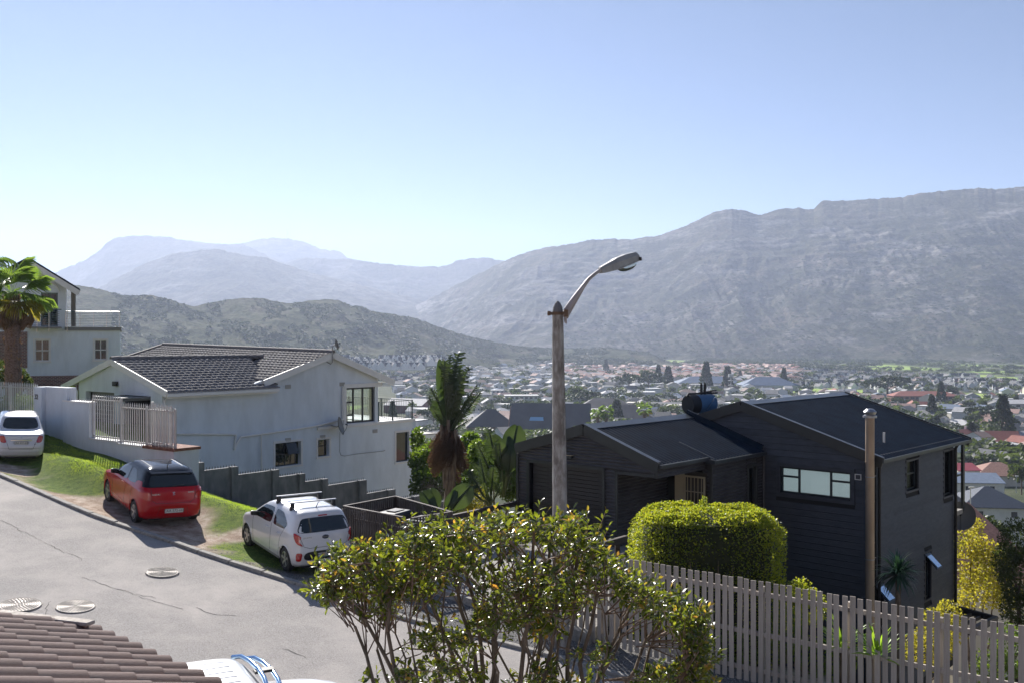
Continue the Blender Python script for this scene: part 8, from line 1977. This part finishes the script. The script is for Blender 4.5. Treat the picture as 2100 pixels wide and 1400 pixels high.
def rel(px, py, head, seed=0):
 ds = sorted(LMK, key=lambda l: (l[1] - px) ** 2 + 4 * (l[2] - py) ** 2)
 for l in ds[:6]:
  dx, dy = px - l[1], py - l[2]; a = abs(dx); q = ('just ' if a < 22 else '' if a < 60 else 'well ') + ('left' if dx < 0 else 'right') + ' of' if a > 2 * abs(dy) else ('just ' if abs(dy) < 9 else '') + ('below' if dy > 0 else 'above')
  s = '%s %s the %s' % (head, q, l[0])
  if s not in USED: break
 USED[s] = 1; return s
def place_house(kind, x, y, rz, roof, wi, sc=1.0, label=None, group='houses of the valley town', parts=True, z=None, sz=None):
 wme, rme, wins_, cme = proto(kind)
 zz = gz(x, y) if z is None else z; wn_ = ('white', 'cream', 'grey')[wi]
 px = 1050 + F * x / y
 e = empty('house', (x, y, zz), rz, label or rel(px, 700 + 42 * F / y, '%s %s house with %s roof' % (wn_, KLAB[kind], roof)), 'house', group)
 e.scale = (sc, sc, sz or sc * rnd.uniform(.92, 1.1))
 o = obj('wall', wme, e); slot(o, WALLS[wi]); o = obj('roof', rme, e); slot(o, ROOFS[roof])
 if parts:
  for w in wins_: obj('window', w, e)
  if cme and rnd.random() < .5: o = obj('chimney', cme, e); slot(o, WALLS[wi])
 return e
rt = random.Random(11)
TAKEN = []     # (x, y, r)
def free(x, y, r):
 for (a, b, c) in TAKEN:
  if (x - a) ** 2 + (y - b) ** 2 < (r + c) ** 2: return False
 return True
def vD(py): return (-VALLEY) * F / (py - 700.0)
def inlawn(x, y): return any(((x - a) / (b2 * 1.05)) ** 2 + ((y - c) / (d * 1.1)) ** 2 < 1 for (a, c, b2, d) in FIELDS)
def far_tag(e, label, cat='house', group=None): e['label'] = label; e['category'] = cat; return e
# ---- landmark buildings
def block(name, label, px0, px1, py_base, H, depth, roof, wall, rh, kind='gable', rz=0.0, parts=(), cat='building', D=None, ov=.6, nwin=0):
 D = D or vD(py_base); a = P(px0, 700, D); b = P(px1, 700, D); cx = (a.x + b.x) / 2; L = (b.x - a.x) / 2; z = -44.3 if D > 200 else gz(cx, D)
 e = empty(name, (cx, D + depth / 2, z), rz, label, cat); W = MB(); Rf = MB(); W.box(-L, L, -depth / 2, depth / 2, -2, H)
 if kind == 'gable': gable_wall(W, -L, L, -depth / 2, depth / 2, H, rh); gable_roof(Rf, -L, L, -depth / 2, depth / 2, H, rh, ov)
 elif kind == 'hip': hip_roof(Rf, -L, L, -depth / 2, depth / 2, H, rh, ov)
 elif kind == 'cross': gable_wall(W, -L, L, -depth / 2, depth / 2, H, rh, 'y'); gable_roof(Rf, -L, L, -depth / 2, depth / 2, H, rh, ov, 'y')
 elif kind == 'flat': Rf.box(-L - ov, L + ov, -depth / 2 - ov, depth / 2 + ov, H, H + .3)
 W.build('wall', wall, e); Rf.build('roof', roof, e)
 for k in range(nwin):
  x = -L + 2 * L * (k + .5) / nwin; m = MB(); m.box(x - min(1.2, L / nwin * .6), x + min(1.2, L / nwin * .6), -depth / 2 - .06, -depth / 2, H - 2.0, H - .8); m.build('window', M_FWIN, e)
 TAKEN.append((cx, D + depth / 2, max(L, depth / 2) * .95)); return e
M_BRK2 = mat('brick_gable', (.20, .12, .09), (.28, .17, .13), scale=.8, rough=.9); M_DROOF = mat('church_roof', (.052, .050, .056), (.078, .074, .080), scale=.15, rough=.75)
e = block('church_hall', 'large hall with a huge dark roof and brick gable end behind the lamp post', 1050, 1215, 889, 3.0, 26, M_DROOF, M_BRK2, 11.0, 'gable', R(-6))
m = MB(); sk = P(1101, 0, 1); m.hexa([(-10, -9.2, 6.2), (-3, -9.2, 6.2), (-3.4, -7.4, 7.8), (-9.5, -7.4, 7.8), (-10, -9.3, 6.4), (-3, -9.3, 6.4), (-3.4, -7.5, 8.0), (-9.5, -7.5, 8.0)]); m.build('skylight', mat_or('skylight_blue', (.25, .5, .72), .3), e)
m = MB(); m.prism([(-19.5, -12, 2), (-19.5, 12, 2), (-19.5, 0, 12.5)], (-.6, 0, 0)); m.build('brick_gable', M_BRK2, e)
block('hall_wing', 'long dark-roofed wing left of the church hall, behind the palm', 955, 1056, 886, 3, 20, M_DROOF, M_BRK2, 8, 'hip', R(4))
block('hall_wing', 'dark-roofed wing right of the church hall', 1222, 1345, 868, 3, 20, M_DROOF, M_BRK2, 7, 'hip', R(-4))
block('hall_wing', 'dark ridge roof stepping back behind the church hall', 1190, 1300, 848, 4, 18, M_DROOF, M_BRK2, 5.5, 'hip', R(-4))
block('sports_hall', 'hall with a pale ribbed roof and dark red end wall beyond the terrace railing', 795, 880, 846, 5, 24, ROOFS['pale grey'], mat('dark_red_wall', (.12, .03, .03), (.16, .045, .04), scale=1, rough=.8), 3.5, 'gable', R(-18))
block('office_block', 'long pale green-grey two-storey block in mid valley left of the lamp post', 1035, 1103, 826, 5.6, 12, ROOFS['white'], mat('pale_green_wall', (.40, .44, .40), (.46, .50, .46), scale=1, rough=.85), .8, 'flat', R(3), nwin=7)
block('warehouse', 'long building with a bright blue-grey roof behind the conifers', 1390, 1520, 795, 5, 30, mat('blue_roof', (.05, .09, .17), (.07, .12, .21), scale=.4, rough=.7), WALLS[2], 6, 'hip', R(2))
block('warehouse', 'second long blue-roofed building, right of the white tower mast', 1525, 1640, 800, 5, 30, mat('blue_roof2', (.05, .09, .17), (.07, .12, .21), scale=.4, rough=.7), WALLS[2], 7, 'hip', R(-2))
block('school', 'long red-roofed brick school building beside the playing field', 1835, 1965, 826, 5.5, 14, ROOFS['red'], M_BRK2, 3.2, 'hip', R(-3), nwin=12)
block('school_wing', 'low red metal-roofed wing of the school above the dark ridge', 1780, 1838, 829, 3, 10, ROOFS['red'], WALLS[1], 1.5, 'hip', R(4), nwin=4)
block('clubhouse', 'long white golf clubhouse at the foot of the mountain, far right', 2010, 2098, 741, 8, 18, ROOFS['pinkish brown'], WALLS[0], 3, 'hip', 0, nwin=11)
block('store_shed', 'long shed with a pale roof at the right beyond the red roofs', 2050, 2130, 842, 5, 16, ROOFS['pale grey'], WALLS[2], 2, 'gable', R(-4), nwin=5)
block('tennis_hall', 'long low grey roof with white vents beside the blue tank', 1335, 1420, 842, 3, 16, ROOFS['grey'], WALLS[1], 2.4, 'gable', R(-7), nwin=4)
def near_house(label, px0, px1, py_base, D, H, depth, roof, wall, rh, kind, rz=0, nwin=2):
 a = P(px0, 700, D); b = P(px1, 700, D); cx = (a.x + b.x) / 2; L = (b.x - a.x) / 2; z = (700 - py_base) / F * D
 e = empty('house', (cx, D + depth / 2, z), rz, label, 'house'); W = MB(); Rf = MB(); W.box(-L, L, -depth / 2, depth / 2, -6, H)
 if kind == 'gable': gable_wall(W, -L, L, -depth / 2, depth / 2, H, rh); gable_roof(Rf, -L, L, -depth / 2, depth / 2, H, rh, .5)
 elif kind == 'cross': gable_wall(W, -L, L, -depth / 2, depth / 2, H, rh, 'y'); gable_roof(Rf, -L, L, -depth / 2, depth / 2, H, rh, .5, 'y')
 elif kind == 'hip': hip_roof(Rf, -L, L, -depth / 2, depth / 2, H, rh, .6)
 else: Rf.box(-L - .2, L + .2, -depth / 2 - .2, depth / 2 + .2, H, H + .3)
 W.build('wall', wall, e); Rf.build('roof', roof, e)
 for k in range(nwin): x = -L + 2 * L * (k + .5) / nwin; m = MB(); m.box(x - .6, x + .6, -depth / 2 - .06, -depth / 2, H - 2.1, H - .9); m.build('window', M_FWIN, e)
 TAKEN.append((cx, D + depth / 2, max(L, depth / 2))); return e
M_NAVY = mat('navy_tile', (.022, .032, .055), (.035, .05, .08), scale=3, rough=.6, bump=.4, bscale=12)
near_house('house with a big navy tiled hip roof and white ridge below the balcony, right', 1988, 2120, 1070, 205, 3.2, 13, M_NAVY, WALLS[0], 3.6, 'hip', R(-8))
near_house('house with a pale blue-grey flat-pitched roof behind the lamp standard at right', 1966, 2062, 1012, 255, 3, 12, ROOFS['blue-grey'], WALLS[0], 1.8, 'gable', R(-5))
near_house('wide house under a red-brown tiled roof at the right edge', 2012, 2118, 995, 290, 3, 13, mat('terracotta_near', (.25, .13, .10), (.36, .20, .15), scale=2, rough=.8), WALLS[1], 3.4, 'hip', R(-6))
near_house('house with several sharp grey gables right of the charcoal house', 2018, 2092, 970, 330, 3.4, 12, ROOFS['dark grey'], WALLS[0], 4, 'cross', R(20))
near_house('white box-shaped house below a red gable at the right edge', 2045, 2100, 945, 360, 6, 10, ROOFS['pale grey'], WALLS[0], 1, 'flat', 0)
near_house('red-tiled gabled house above the white box-shaped house', 2038, 2100, 925, 400, 4, 12, ROOFS['red'], WALLS[1], 4, 'gable', R(-10))
near_house('house with dark slate roof and chimney behind the red-tiled house', 2030, 2105, 903, 440, 4, 12, ROOFS['dark grey'], WALLS[0], 3.4, 'gable', R(5))
near_house('long crimson metal roof just right of the balcony posts', 1962, 2008, 985, 270, 3, 9, mat('crimson_metal', (.30, .05, .06), rough=.5), WALLS[1], 1.4, 'gable', R(5))
near_house('single-storey cream house with white parapet right of the dark roof verge', 1950, 2000, 862, 535, 4.0, 10, ROOFS['white'], WALLS[1], 1, 'flat', 0, 3)
e = near_house('white cottage with a ribbed grey tile roof just below the large dish', 1900, 1992, 1125, 95, 3.0, 8, ROOFS['dark grey'], WALLS[0], 2.2, 'gable', R(28), 4)
near_house('house under brown-red tiles seen through the yellow tree', 1880, 2090, 1260, 48, 2.0, 9, mat('near_brown_tile', (.20, .10, .08), (.30, .16, .13), scale=6, rough=.85, bump=.6, bscale=20), WALLS[1], 2.6, 'gable', R(20), 0)
near_house('small house with a pale roof glimpsed between the palm and the garage', 1018, 1052, 906, 300, 2.6, 8, ROOFS['grey'], WALLS[0], 1.8, 'gable', R(25), 1)
# ---- random town
cand = []
tries = 0
while len(cand) < 1500 and tries < 70000:
 tries += 1; D = 1 / rt.uniform(1 / 1750, 1 / 360) if rt.random() < .35 else math.sqrt(rt.uniform(360 ** 2, 1750 ** 2)); px = rt.uniform(700, 2130); x = (px - 1050) / F * D; py = 700 + 44 * F / D
 if hidden(px, py - 4 * F / D): continue
 if px < 1400 and D > np.interp(px, [700, 900, 1100, 1400], [1120, 1250, 1650, 1650]): continue
 if px > 1640 and D > np.interp(px, [1640, 1750, 1850, 2130], [1500, 1330, 1250, 1180]): continue
 if inlawn(x, D) or (px > 1650 and 770 < py < 0): continue
 r = 10.5 if D < 900 else 9.0
 if 380 < D < 480 and 940 < px < 1350: continue
 if not free(x, D, r * .8): continue
 TAKEN.append((x, D, r * .8)); cand.append((D, px, x))
cand.sort()
M_joined = {}
n_ind = 0
def choose(px, D):
 if 1150 < px < 1640 and D > 1080: return rt.choice(['hip', 'hip', 'ell']), rt.choice(['pinkish brown'] * 5 + ['pale grey', 'red']), rt.choice([0, 1])
 if (px > 1640 and D > 840) or (px < 950 and D > 1000): return 'cape' if rt.random() < .75 else 'gable', rt.choice(['dark grey'] * 5 + ['grey', 'brown']), 0
 return rt.choice(['gable', 'hip', 'ell', 'flat', 'twostorey', 'gable', 'hip']), rt.choice(['grey', 'grey', 'pale grey', 'brown', 'dark grey', 'dark grey', 'pinkish brown', 'white', 'blue-grey', 'red' if px > 1700 else 'grey']), rt.choice([0, 0, 0, 1, 2])
JV = {}
def join_house(kind, x, y, z, rz, roof, wi, sc):
 wme, rme, wins_, cme = proto(kind); c, s = math.cos(rz), math.sin(rz)
 for me, key in ((wme, 'w%d' % wi), (rme, 'r' + roof), *[(w, 'win') for w in wins_]):
  V, Ff = JV.setdefault(key, ([], [])); b = len(V)
  for v in me.vertices: V.append((x + (v.co.x * c - v.co.y * s) * sc, y + (v.co.x * s + v.co.y * c) * sc, z + v.co.z * sc))
  for p in me.polygons: Ff.append([b + i for i in p.vertices])
lab_n = {}
for (D, px, x) in cand:
 kind, roof, wi = choose(px, D); district = int(x / 130) * 7 + int(D / 150) * 3; base = (district * 37 % 90); rz = R(base + rt.choice([0, 90, 0, 90, 180]) + rt.gauss(0, 6)); sc = rt.uniform(.8, 1.05) * (.85 if kind == 'cape' else 1)
 z = gz(x, D)
 if px < 1400:
  h_ = HILLS['hill'](px, D)[2]; z = max(z, h_) if D > 900 else z
 if n_ind < 300: place_house(kind, x, D, rz, roof, wi, sc, parts=True, z=z); n_ind += 1
 else: join_house(kind, x, D, z, rz, roof, wi, sc)
for k in range(64):
 px = 706 + (k * 37.7) % 198 + rt.uniform(-4, 4); row = k % 5; py = 731 + row * 4.2; D = 1120 - row * 32; x = (px - 1050) / F * D
 join_house('cape', x, D, max(HILLS['hill'](px, D)[2] + .5, (700 - py - 8) / F * D), R(rt.choice([0, 90, 20, 110]) + rt.gauss(0, 8)), 'dark grey', 0, 1.05)
te = empty('far_houses', (0, 0, 0)); tag(te, 'hundreds of tiny far houses spread across the valley floor towards the hills', 'houses', kind='stuff')
for key, (V, Ff) in JV.items():
 m_ = M_FWIN if key == 'win' else WALLS[int(key[1])] if key[0] == 'w' and key != 'win' else ROOFS[key[1:]]
 me = bpy.data.meshes.new('far_' + {'w': 'wall', 'r': 'roof'}[key[0]] if key != 'win' else 'far_window'); me.from_pydata(V, [], Ff); me.materials.append(m_); tag(obj({'w': 'walls', 'r': 'roofs'}[key[0]] if key != 'win' else 'windows', me, te), kind='stuff')
# ---- trees of the valley
def crown_mesh(nm, kind, n, size, seed, m_):
 r_ = np.random.RandomState(seed)
 if kind == 'conifer':
  t = r_.uniform(0, 1, n) ** .8; a = r_.uniform(0, 2 * np.pi, n); tier = np.floor(t * 13) / 13 * .6 + t * .4; rr = (1 - tier) ** .8 * .30 * (.55 + .45 * r_.uniform(0, 1, n)) + .02; p = np.stack([rr * np.cos(a), rr * np.sin(a), .06 + t * .94], -1); d = np.stack([np.cos(a), np.sin(a), r_.uniform(-.3, .5, n)], -1)
 else:
  nl = 7 if kind == 'round' else 10; L = np.stack([r_.uniform(-.28, .28, nl) * (1.5 if kind == 'wide' else 1), r_.uniform(-.28, .28, nl) * (1.5 if kind == 'wide' else 1), r_.uniform(.42, .78, nl) if kind != 'tall' else r_.uniform(.3, .85, nl)], -1); R_ = r_.uniform(.14, .27, nl); k = r_.randint(0, nl, n)
  d = r_.normal(0, 1, (n, 3)); d /= np.linalg.norm(d, axis=1, keepdims=True); d[:, 2] = np.where(d[:, 2] < -.3, -d[:, 2], d[:, 2]); p = L[k] + d * R_[k][:, None] * (1 - .3 * r_.uniform(0, 1, n)[:, None]) * [1, 1, .8]
 M = frames(d * .6 + r_.normal(0, .6, (n, 3)), r_.uniform(-1.5, 1.5, n), r_.uniform(.7, 1.3, n) * size)
 pv = np.array([(0, 0, 0), (-.45, .5, .06), (0, 1, -.05), (.45, .5, .06)], np.float32); V = np.einsum('nij,kj->nki', M, pv) + p[:, None, :]; F_ = np.array([(0, 3, 2), (0, 2, 1)])[None] + (np.arange(n) * 4)[:, None, None]
 return V.reshape(-1, 3), F_.reshape(-1, 3)
M_T1 = leafmat('valley_leaf_green', (.030, .050, .018), (.065, .085, .028), (.10, .16, .02), (.20, .26, .05), scale=.02, rough=.6, tw=.3, rand=.3); M_T2 = leafmat('valley_leaf_dark', (.016, .030, .014), (.035, .05, .02), (.05, .09, .02), (.09, .13, .03), scale=.02, rough=.6, tw=.2, rand=.25)
M_T3 = leafmat('valley_leaf_yellow', (.09, .10, .03), (.14, .12, .04), (.3, .3, .05), (.4, .32, .06), scale=.02, rough=.6, tw=.3, rand=.2)
CR = {}
for nm, kd, n, sz, sd, m_ in (('round', 'round', 620, .085, 1, M_T1), ('round2', 'round', 620, .09, 2, M_T2), ('wide', 'wide', 750, .08, 3, M_T2), ('wide2', 'wide', 700, .085, 4, M_T1), ('conifer', 'conifer', 900, .085, 5, M_T2), ('tall', 'tall', 600, .08, 6, M_T1), ('yellow', 'round', 500, .09, 7, M_T3)):
 V, F_ = crown_mesh(nm, kd, n, sz, sd, m_); CR[nm] = (mesh_np('crown', V, [F_], m_), m_)
tk = MB(); tk.tube([(0, 0, -.05), (0, 0, .3), (.01, 0, .6)], [.03, .024, .012], 6); tk.bar((0, 0, .3), (.15, .05, .6), .014, .014); tk.bar((0, 0, .32), (-.14, -.04, .6), .014, .014); TKM = tk.mesh('trunk', M_BARK)
TL_ = {'round': 'rounded green tree', 'round2': 'rounded dark tree', 'wide': 'broad spreading dark tree', 'wide2': 'broad green tree', 'conifer': 'tall dark conifer', 'tall': 'upright green tree', 'yellow': 'yellowing bushy tree'}
def place_tree(kd, x, y, h, w=None, z=None, label=None, group='trees among the valley houses'):
 zz = gz(x, y) if z is None else z; px = 1050 + F * x / y
 e = empty('pine_tree' if kd == 'conifer' else 'tree', (x, y, zz), rnd.uniform(0, 6.28), label or rel(px, 700 + 42 * F / y, '%s %s' % (('low', 'mid-sized', 'taller')[int(h > 5) + int(h > 6.6)], TL_[kd])), 'tree', group); w = w or h; e.scale = (w, w, h); o = obj('crown', CR[kd][0], e); o['kind'] = 'stuff'; obj('trunk', TKM, e); return e
for (kd, px, py, hp_, wf, lab) in [('conifer', 1448, 800, 50, 1, 'tallest conifer behind the blue-roofed warehouse, left of the tank'), ('conifer', 1492, 800, 42, 1.1, 'conifer beside the white radio tower'), ('conifer', 1350, 790, 36, 1, 'conifer left of the dark clump by the tennis courts'), ('conifer', 1370, 795, 38, 1.2, 'dark conifer in the clump above the tennis courts'), ('conifer', 1608, 798, 38, .9, 'lone conifer at the right end of the blue roofs'),
  ('conifer', 1243, 764, 24, 1, 'small conifer in front of the pink-roofed terraces'), ('conifer', 1518, 782, 20, 1, 'small conifer before the pink roofs, right of the tower'), ('conifer', 1930, 835, 45, .9, 'slim conifer in front of the red-roofed school'), ('conifer', 1911, 862, 46, 1, 'dark conifer between the dark roof verge and the school'), ('conifer', 2056, 890, 70, 1.1, 'big dark conifer above the right-hand houses'),
  ('conifer', 1992, 905, 36, 1.3, 'bushy dark conifer pair near the red gables'), ('conifer', 805, 868, 40, 1.0, 'feathery conifer seen through the terrace railing'), ('conifer', 1135, 872, 46, 1.2, 'wispy conifer right of the lamp post in front of the church roof'), ('conifer', 1265, 870, 44, 1.3, 'feathery conifer in front of the dark roofs'),
  ('wide', 1200, 835, 34, 2.0, 'large spreading tree just right of the lamp post'), ('round', 1180, 830, 40, 1.5, 'dense round tree touching the lamp post'), ('wide', 1290, 800, 34, 1.6, 'dark tree clump right of the tennis courts'), ('wide', 1330, 802, 40, 1.6, 'second dark clump beside the blue warehouse'), ('wide', 1820, 815, 44, 2.2, 'huge spreading tree in front of the white-gabled houses'), ('round2', 1950, 818, 26, 1.6, 'round tree at the edge of the playing field'),
  ('wide', 2010, 868, 34, 1.8, 'wide dark tree in front of the red gables'), ('yellow', 2010, 965, 34, 1.6, 'yellowing tree beside the grey gables'), ('round2', 1985, 975, 40, 1.5, 'dark tree right of the balcony posts'), ('round', 2095, 1010, 60, 1.0, 'green tree at the right edge by the navy roof'), ('wide2', 1000, 925, 44, 2.0, 'olive tree mass between the palm and the church'), ('wide', 890, 878, 40, 1.9, 'dark olive tree behind the terrace corner'), ('wide2', 1250, 905, 46, 2.0, 'pale green bushes under the church roof'),
  ('round', 1195, 912, 40, 2.2, 'green tree crown just above the garage roof'), ('wide2', 1120, 925, 40, 2.2, 'green hedge-like trees left of the lamp post above the garage')]:
 D = vD(py) if py < 1000 else 230
 if py > 880: D = min(D, 420)
 zz = (700 - py) / F * D; x = (px - 1050) / F * D; h = hp_ / F * D * 1.15; place_tree(kd, x, D, h, h * wf * .8, zz, lab, None); TAKEN.append((x, D, 3))
for (px, py, lb2) in ((1226, 861, 'left of a pair'), (1243, 858, 'right of a pair'), (1322, 852, 'nearer the dark wing roof')):
 fan_palm(px, py - 12, 300, 7, 3.2, 'small fan palm in front of the dark roofs, ' + lb2, 16, 0, px, 'fan_palm')
cnt = 0; joined = []
tries = 0
while (cnt < 260 or len(joined) < 1500) and tries < 40000:
 tries += 1; D = 1 / rt.uniform(1 / 1900, 1 / 300) if rt.random() < .5 else rt.uniform(300, 1900); px = rt.uniform(690, 2130); x = (px - 1050) / F * D; py = 700 + 44 * F / D
 if hidden(px, py - 7 * F / D) or inlawn(x, D) or (420 < D < 560 and 940 < px < 1350): continue
 if px < 1000 and D > 1150: continue
 if px < 1380 and D > 1600: continue
 h = rt.uniform(3.5, 7.5); z = gz(x, D)
 if px < 1400 and D > 900: z = max(z, HILLS['hill'](px, D)[2])
 if not free(x, D, 1.5): continue
 kd = rt.choice(['round', 'round2', 'wide', 'wide2', 'round', 'tall', 'yellow' if rt.random() < .4 else 'wide', 'conifer' if rt.random() < .25 else 'round2'])
 if cnt < 260 and D < 900: place_tree(kd, x, D, h, h * rt.uniform(.9, 1.4), z); cnt += 1
 else: joined.append((x, D, z, h, kd))
for k in range(9000):
 px = rt.uniform(1130, 2140); t = rt.random() ** 1.5; D = 1350 + t * 1500; x = (px - 1050) / F * D; z = gz(x, D)
 d0 = np.interp(px, [780, 1100, 1400, 2100], [2900, 2350, 2250, 1950])
 if px < 1400 and D < 2080: continue
 if D < np.interp(px, [1640, 1750, 1850, 2130], [1500, 1330, 1250, 1180]) and px > 1640: continue
 if D < 1700 and px < 1640: continue
 if float(fbm(np.array(x / 120.0), np.array(D / 200.0), 3, 91)) < -.05 and D < d0: continue
 if inlawn(x, D) or inlawn(x, D + 70) or inlawn(x, D + 140): continue
 if D > d0: z = max(z, HILLS['mountain'](px, D)[2])
 joined.append((x, D, z, rt.uniform(4, 8.5) if D < d0 + 100 else rt.uniform(3, 7), 'wide'))
V1, F1 = crown_mesh('w', 'wide', 95, .21, 21, None); V2, F2 = crown_mesh('w', 'round', 80, .21, 22, None)
for nm, (Vp, Fp), m_, sel in (('valley_trees', (V1, F1), M_T2, [j for j in joined if j[4] in ('wide', 'round2', 'conifer')]), ('valley_trees', (V2, F2), M_T1, [j for j in joined if j[4] not in ('wide', 'round2', 'conifer')])):
 A = np.array([[j[0], j[1], j[2], j[3]] for j in sel]); ang = npr.uniform(0, 6.28, len(A)); c, s = np.cos(ang), np.sin(ang); S = A[:, 3]; W_ = S * npr.uniform(1.0, 1.6, len(A)); Z = np.zeros(len(A))
 M = np.stack([np.stack([c * W_, -s * W_, Z], -1), np.stack([s * W_, c * W_, Z], -1), np.stack([Z, Z, S], -1)], 1)
 tag(scatter(nm, Vp, Fp, A[:, :3], M, m_), 'uncountable small dark trees filling the valley and its golf course', 'woodland', kind='stuff')
N = 15000; U = npr.uniform(230, 1420, N); T = npr.uniform(.02, .99, N) ** .8
P3 = []
for u, t in zip(U, T):
 d0 = np.interp(u, [-400, 400, 700, 900, 1100, 1420], [700, 800, 960, 1120, 1500, 1600]); dr = np.interp(u, [-400, 400, 800, 1100, 1420], [1300, 1500, 1700, 2000, 2050]); P3.append((u, d0 + (dr - d0) * t))
P3 = np.array(P3); keep = fbm(P3[:, 0] / 40, P3[:, 1] / 90, 3, 66) > -.08; P3 = P3[keep]
pts = np.array([HILLS['hill'](u, d) for u, d in P3[:9000]])
sv = npr.uniform(1.6, 5.0, len(pts)) ; V3, F3 = crown_mesh('b', 'round', 26, .42, 23, None); V3 = V3 - [0, 0, .35]
M = rand_mats(len(pts), 1, 1, 0) * sv[:, None, None] * np.array([1.3, 1.3, .8])[None, :, None]
tag(scatter('scrub', V3, F3, pts, M, M_T2), 'dense low scrub dotted over the rocky near hill', 'scrub', kind='stuff')
def vpole(px, py0, py1, D, r_, label, name='lamp_standard'):
 a = P(px, py1, D); e = empty(name, a, 0, label, 'pole'); h = (py1 - py0) / F * D; m = MB(); m.tube([(0, 0, 0), (0, 0, h)], [r_, r_ * .6], 6); m.build('pole', mat_or('pole_pale', (.6, .6, .6), .5), e)
 m = MB(); m.box(-r_ * 2, r_ * 5, -r_, r_, h - r_, h + r_); m.build('lamp_head', mat_or('pole_pale', (0, 0, 0)), e); return e
e = vpole(1499, 768, 818, 620, .35, 'white lattice radio tower behind the dark ridge', 'radio_tower')
for k, zz in enumerate((9, 12, 14.5)): m = MB(); m.box(-1.4, 1.4, -1, 1, zz, zz + (2 if k == 2 else .4)); m.build('antenna_platform', mat_or('pole_pale', (0, 0, 0)), e)
vpole(1990, 998, 1062, 120, .09, 'slim grey lamp standard right of the large dish'); vpole(2084, 975, 1010, 200, .1, 'slim lamp standard among the red roofs at the right edge')
vpole(2040, 793, 828, 820, .22, 'tall white floodlight pole on the far playing field', 'floodlight')
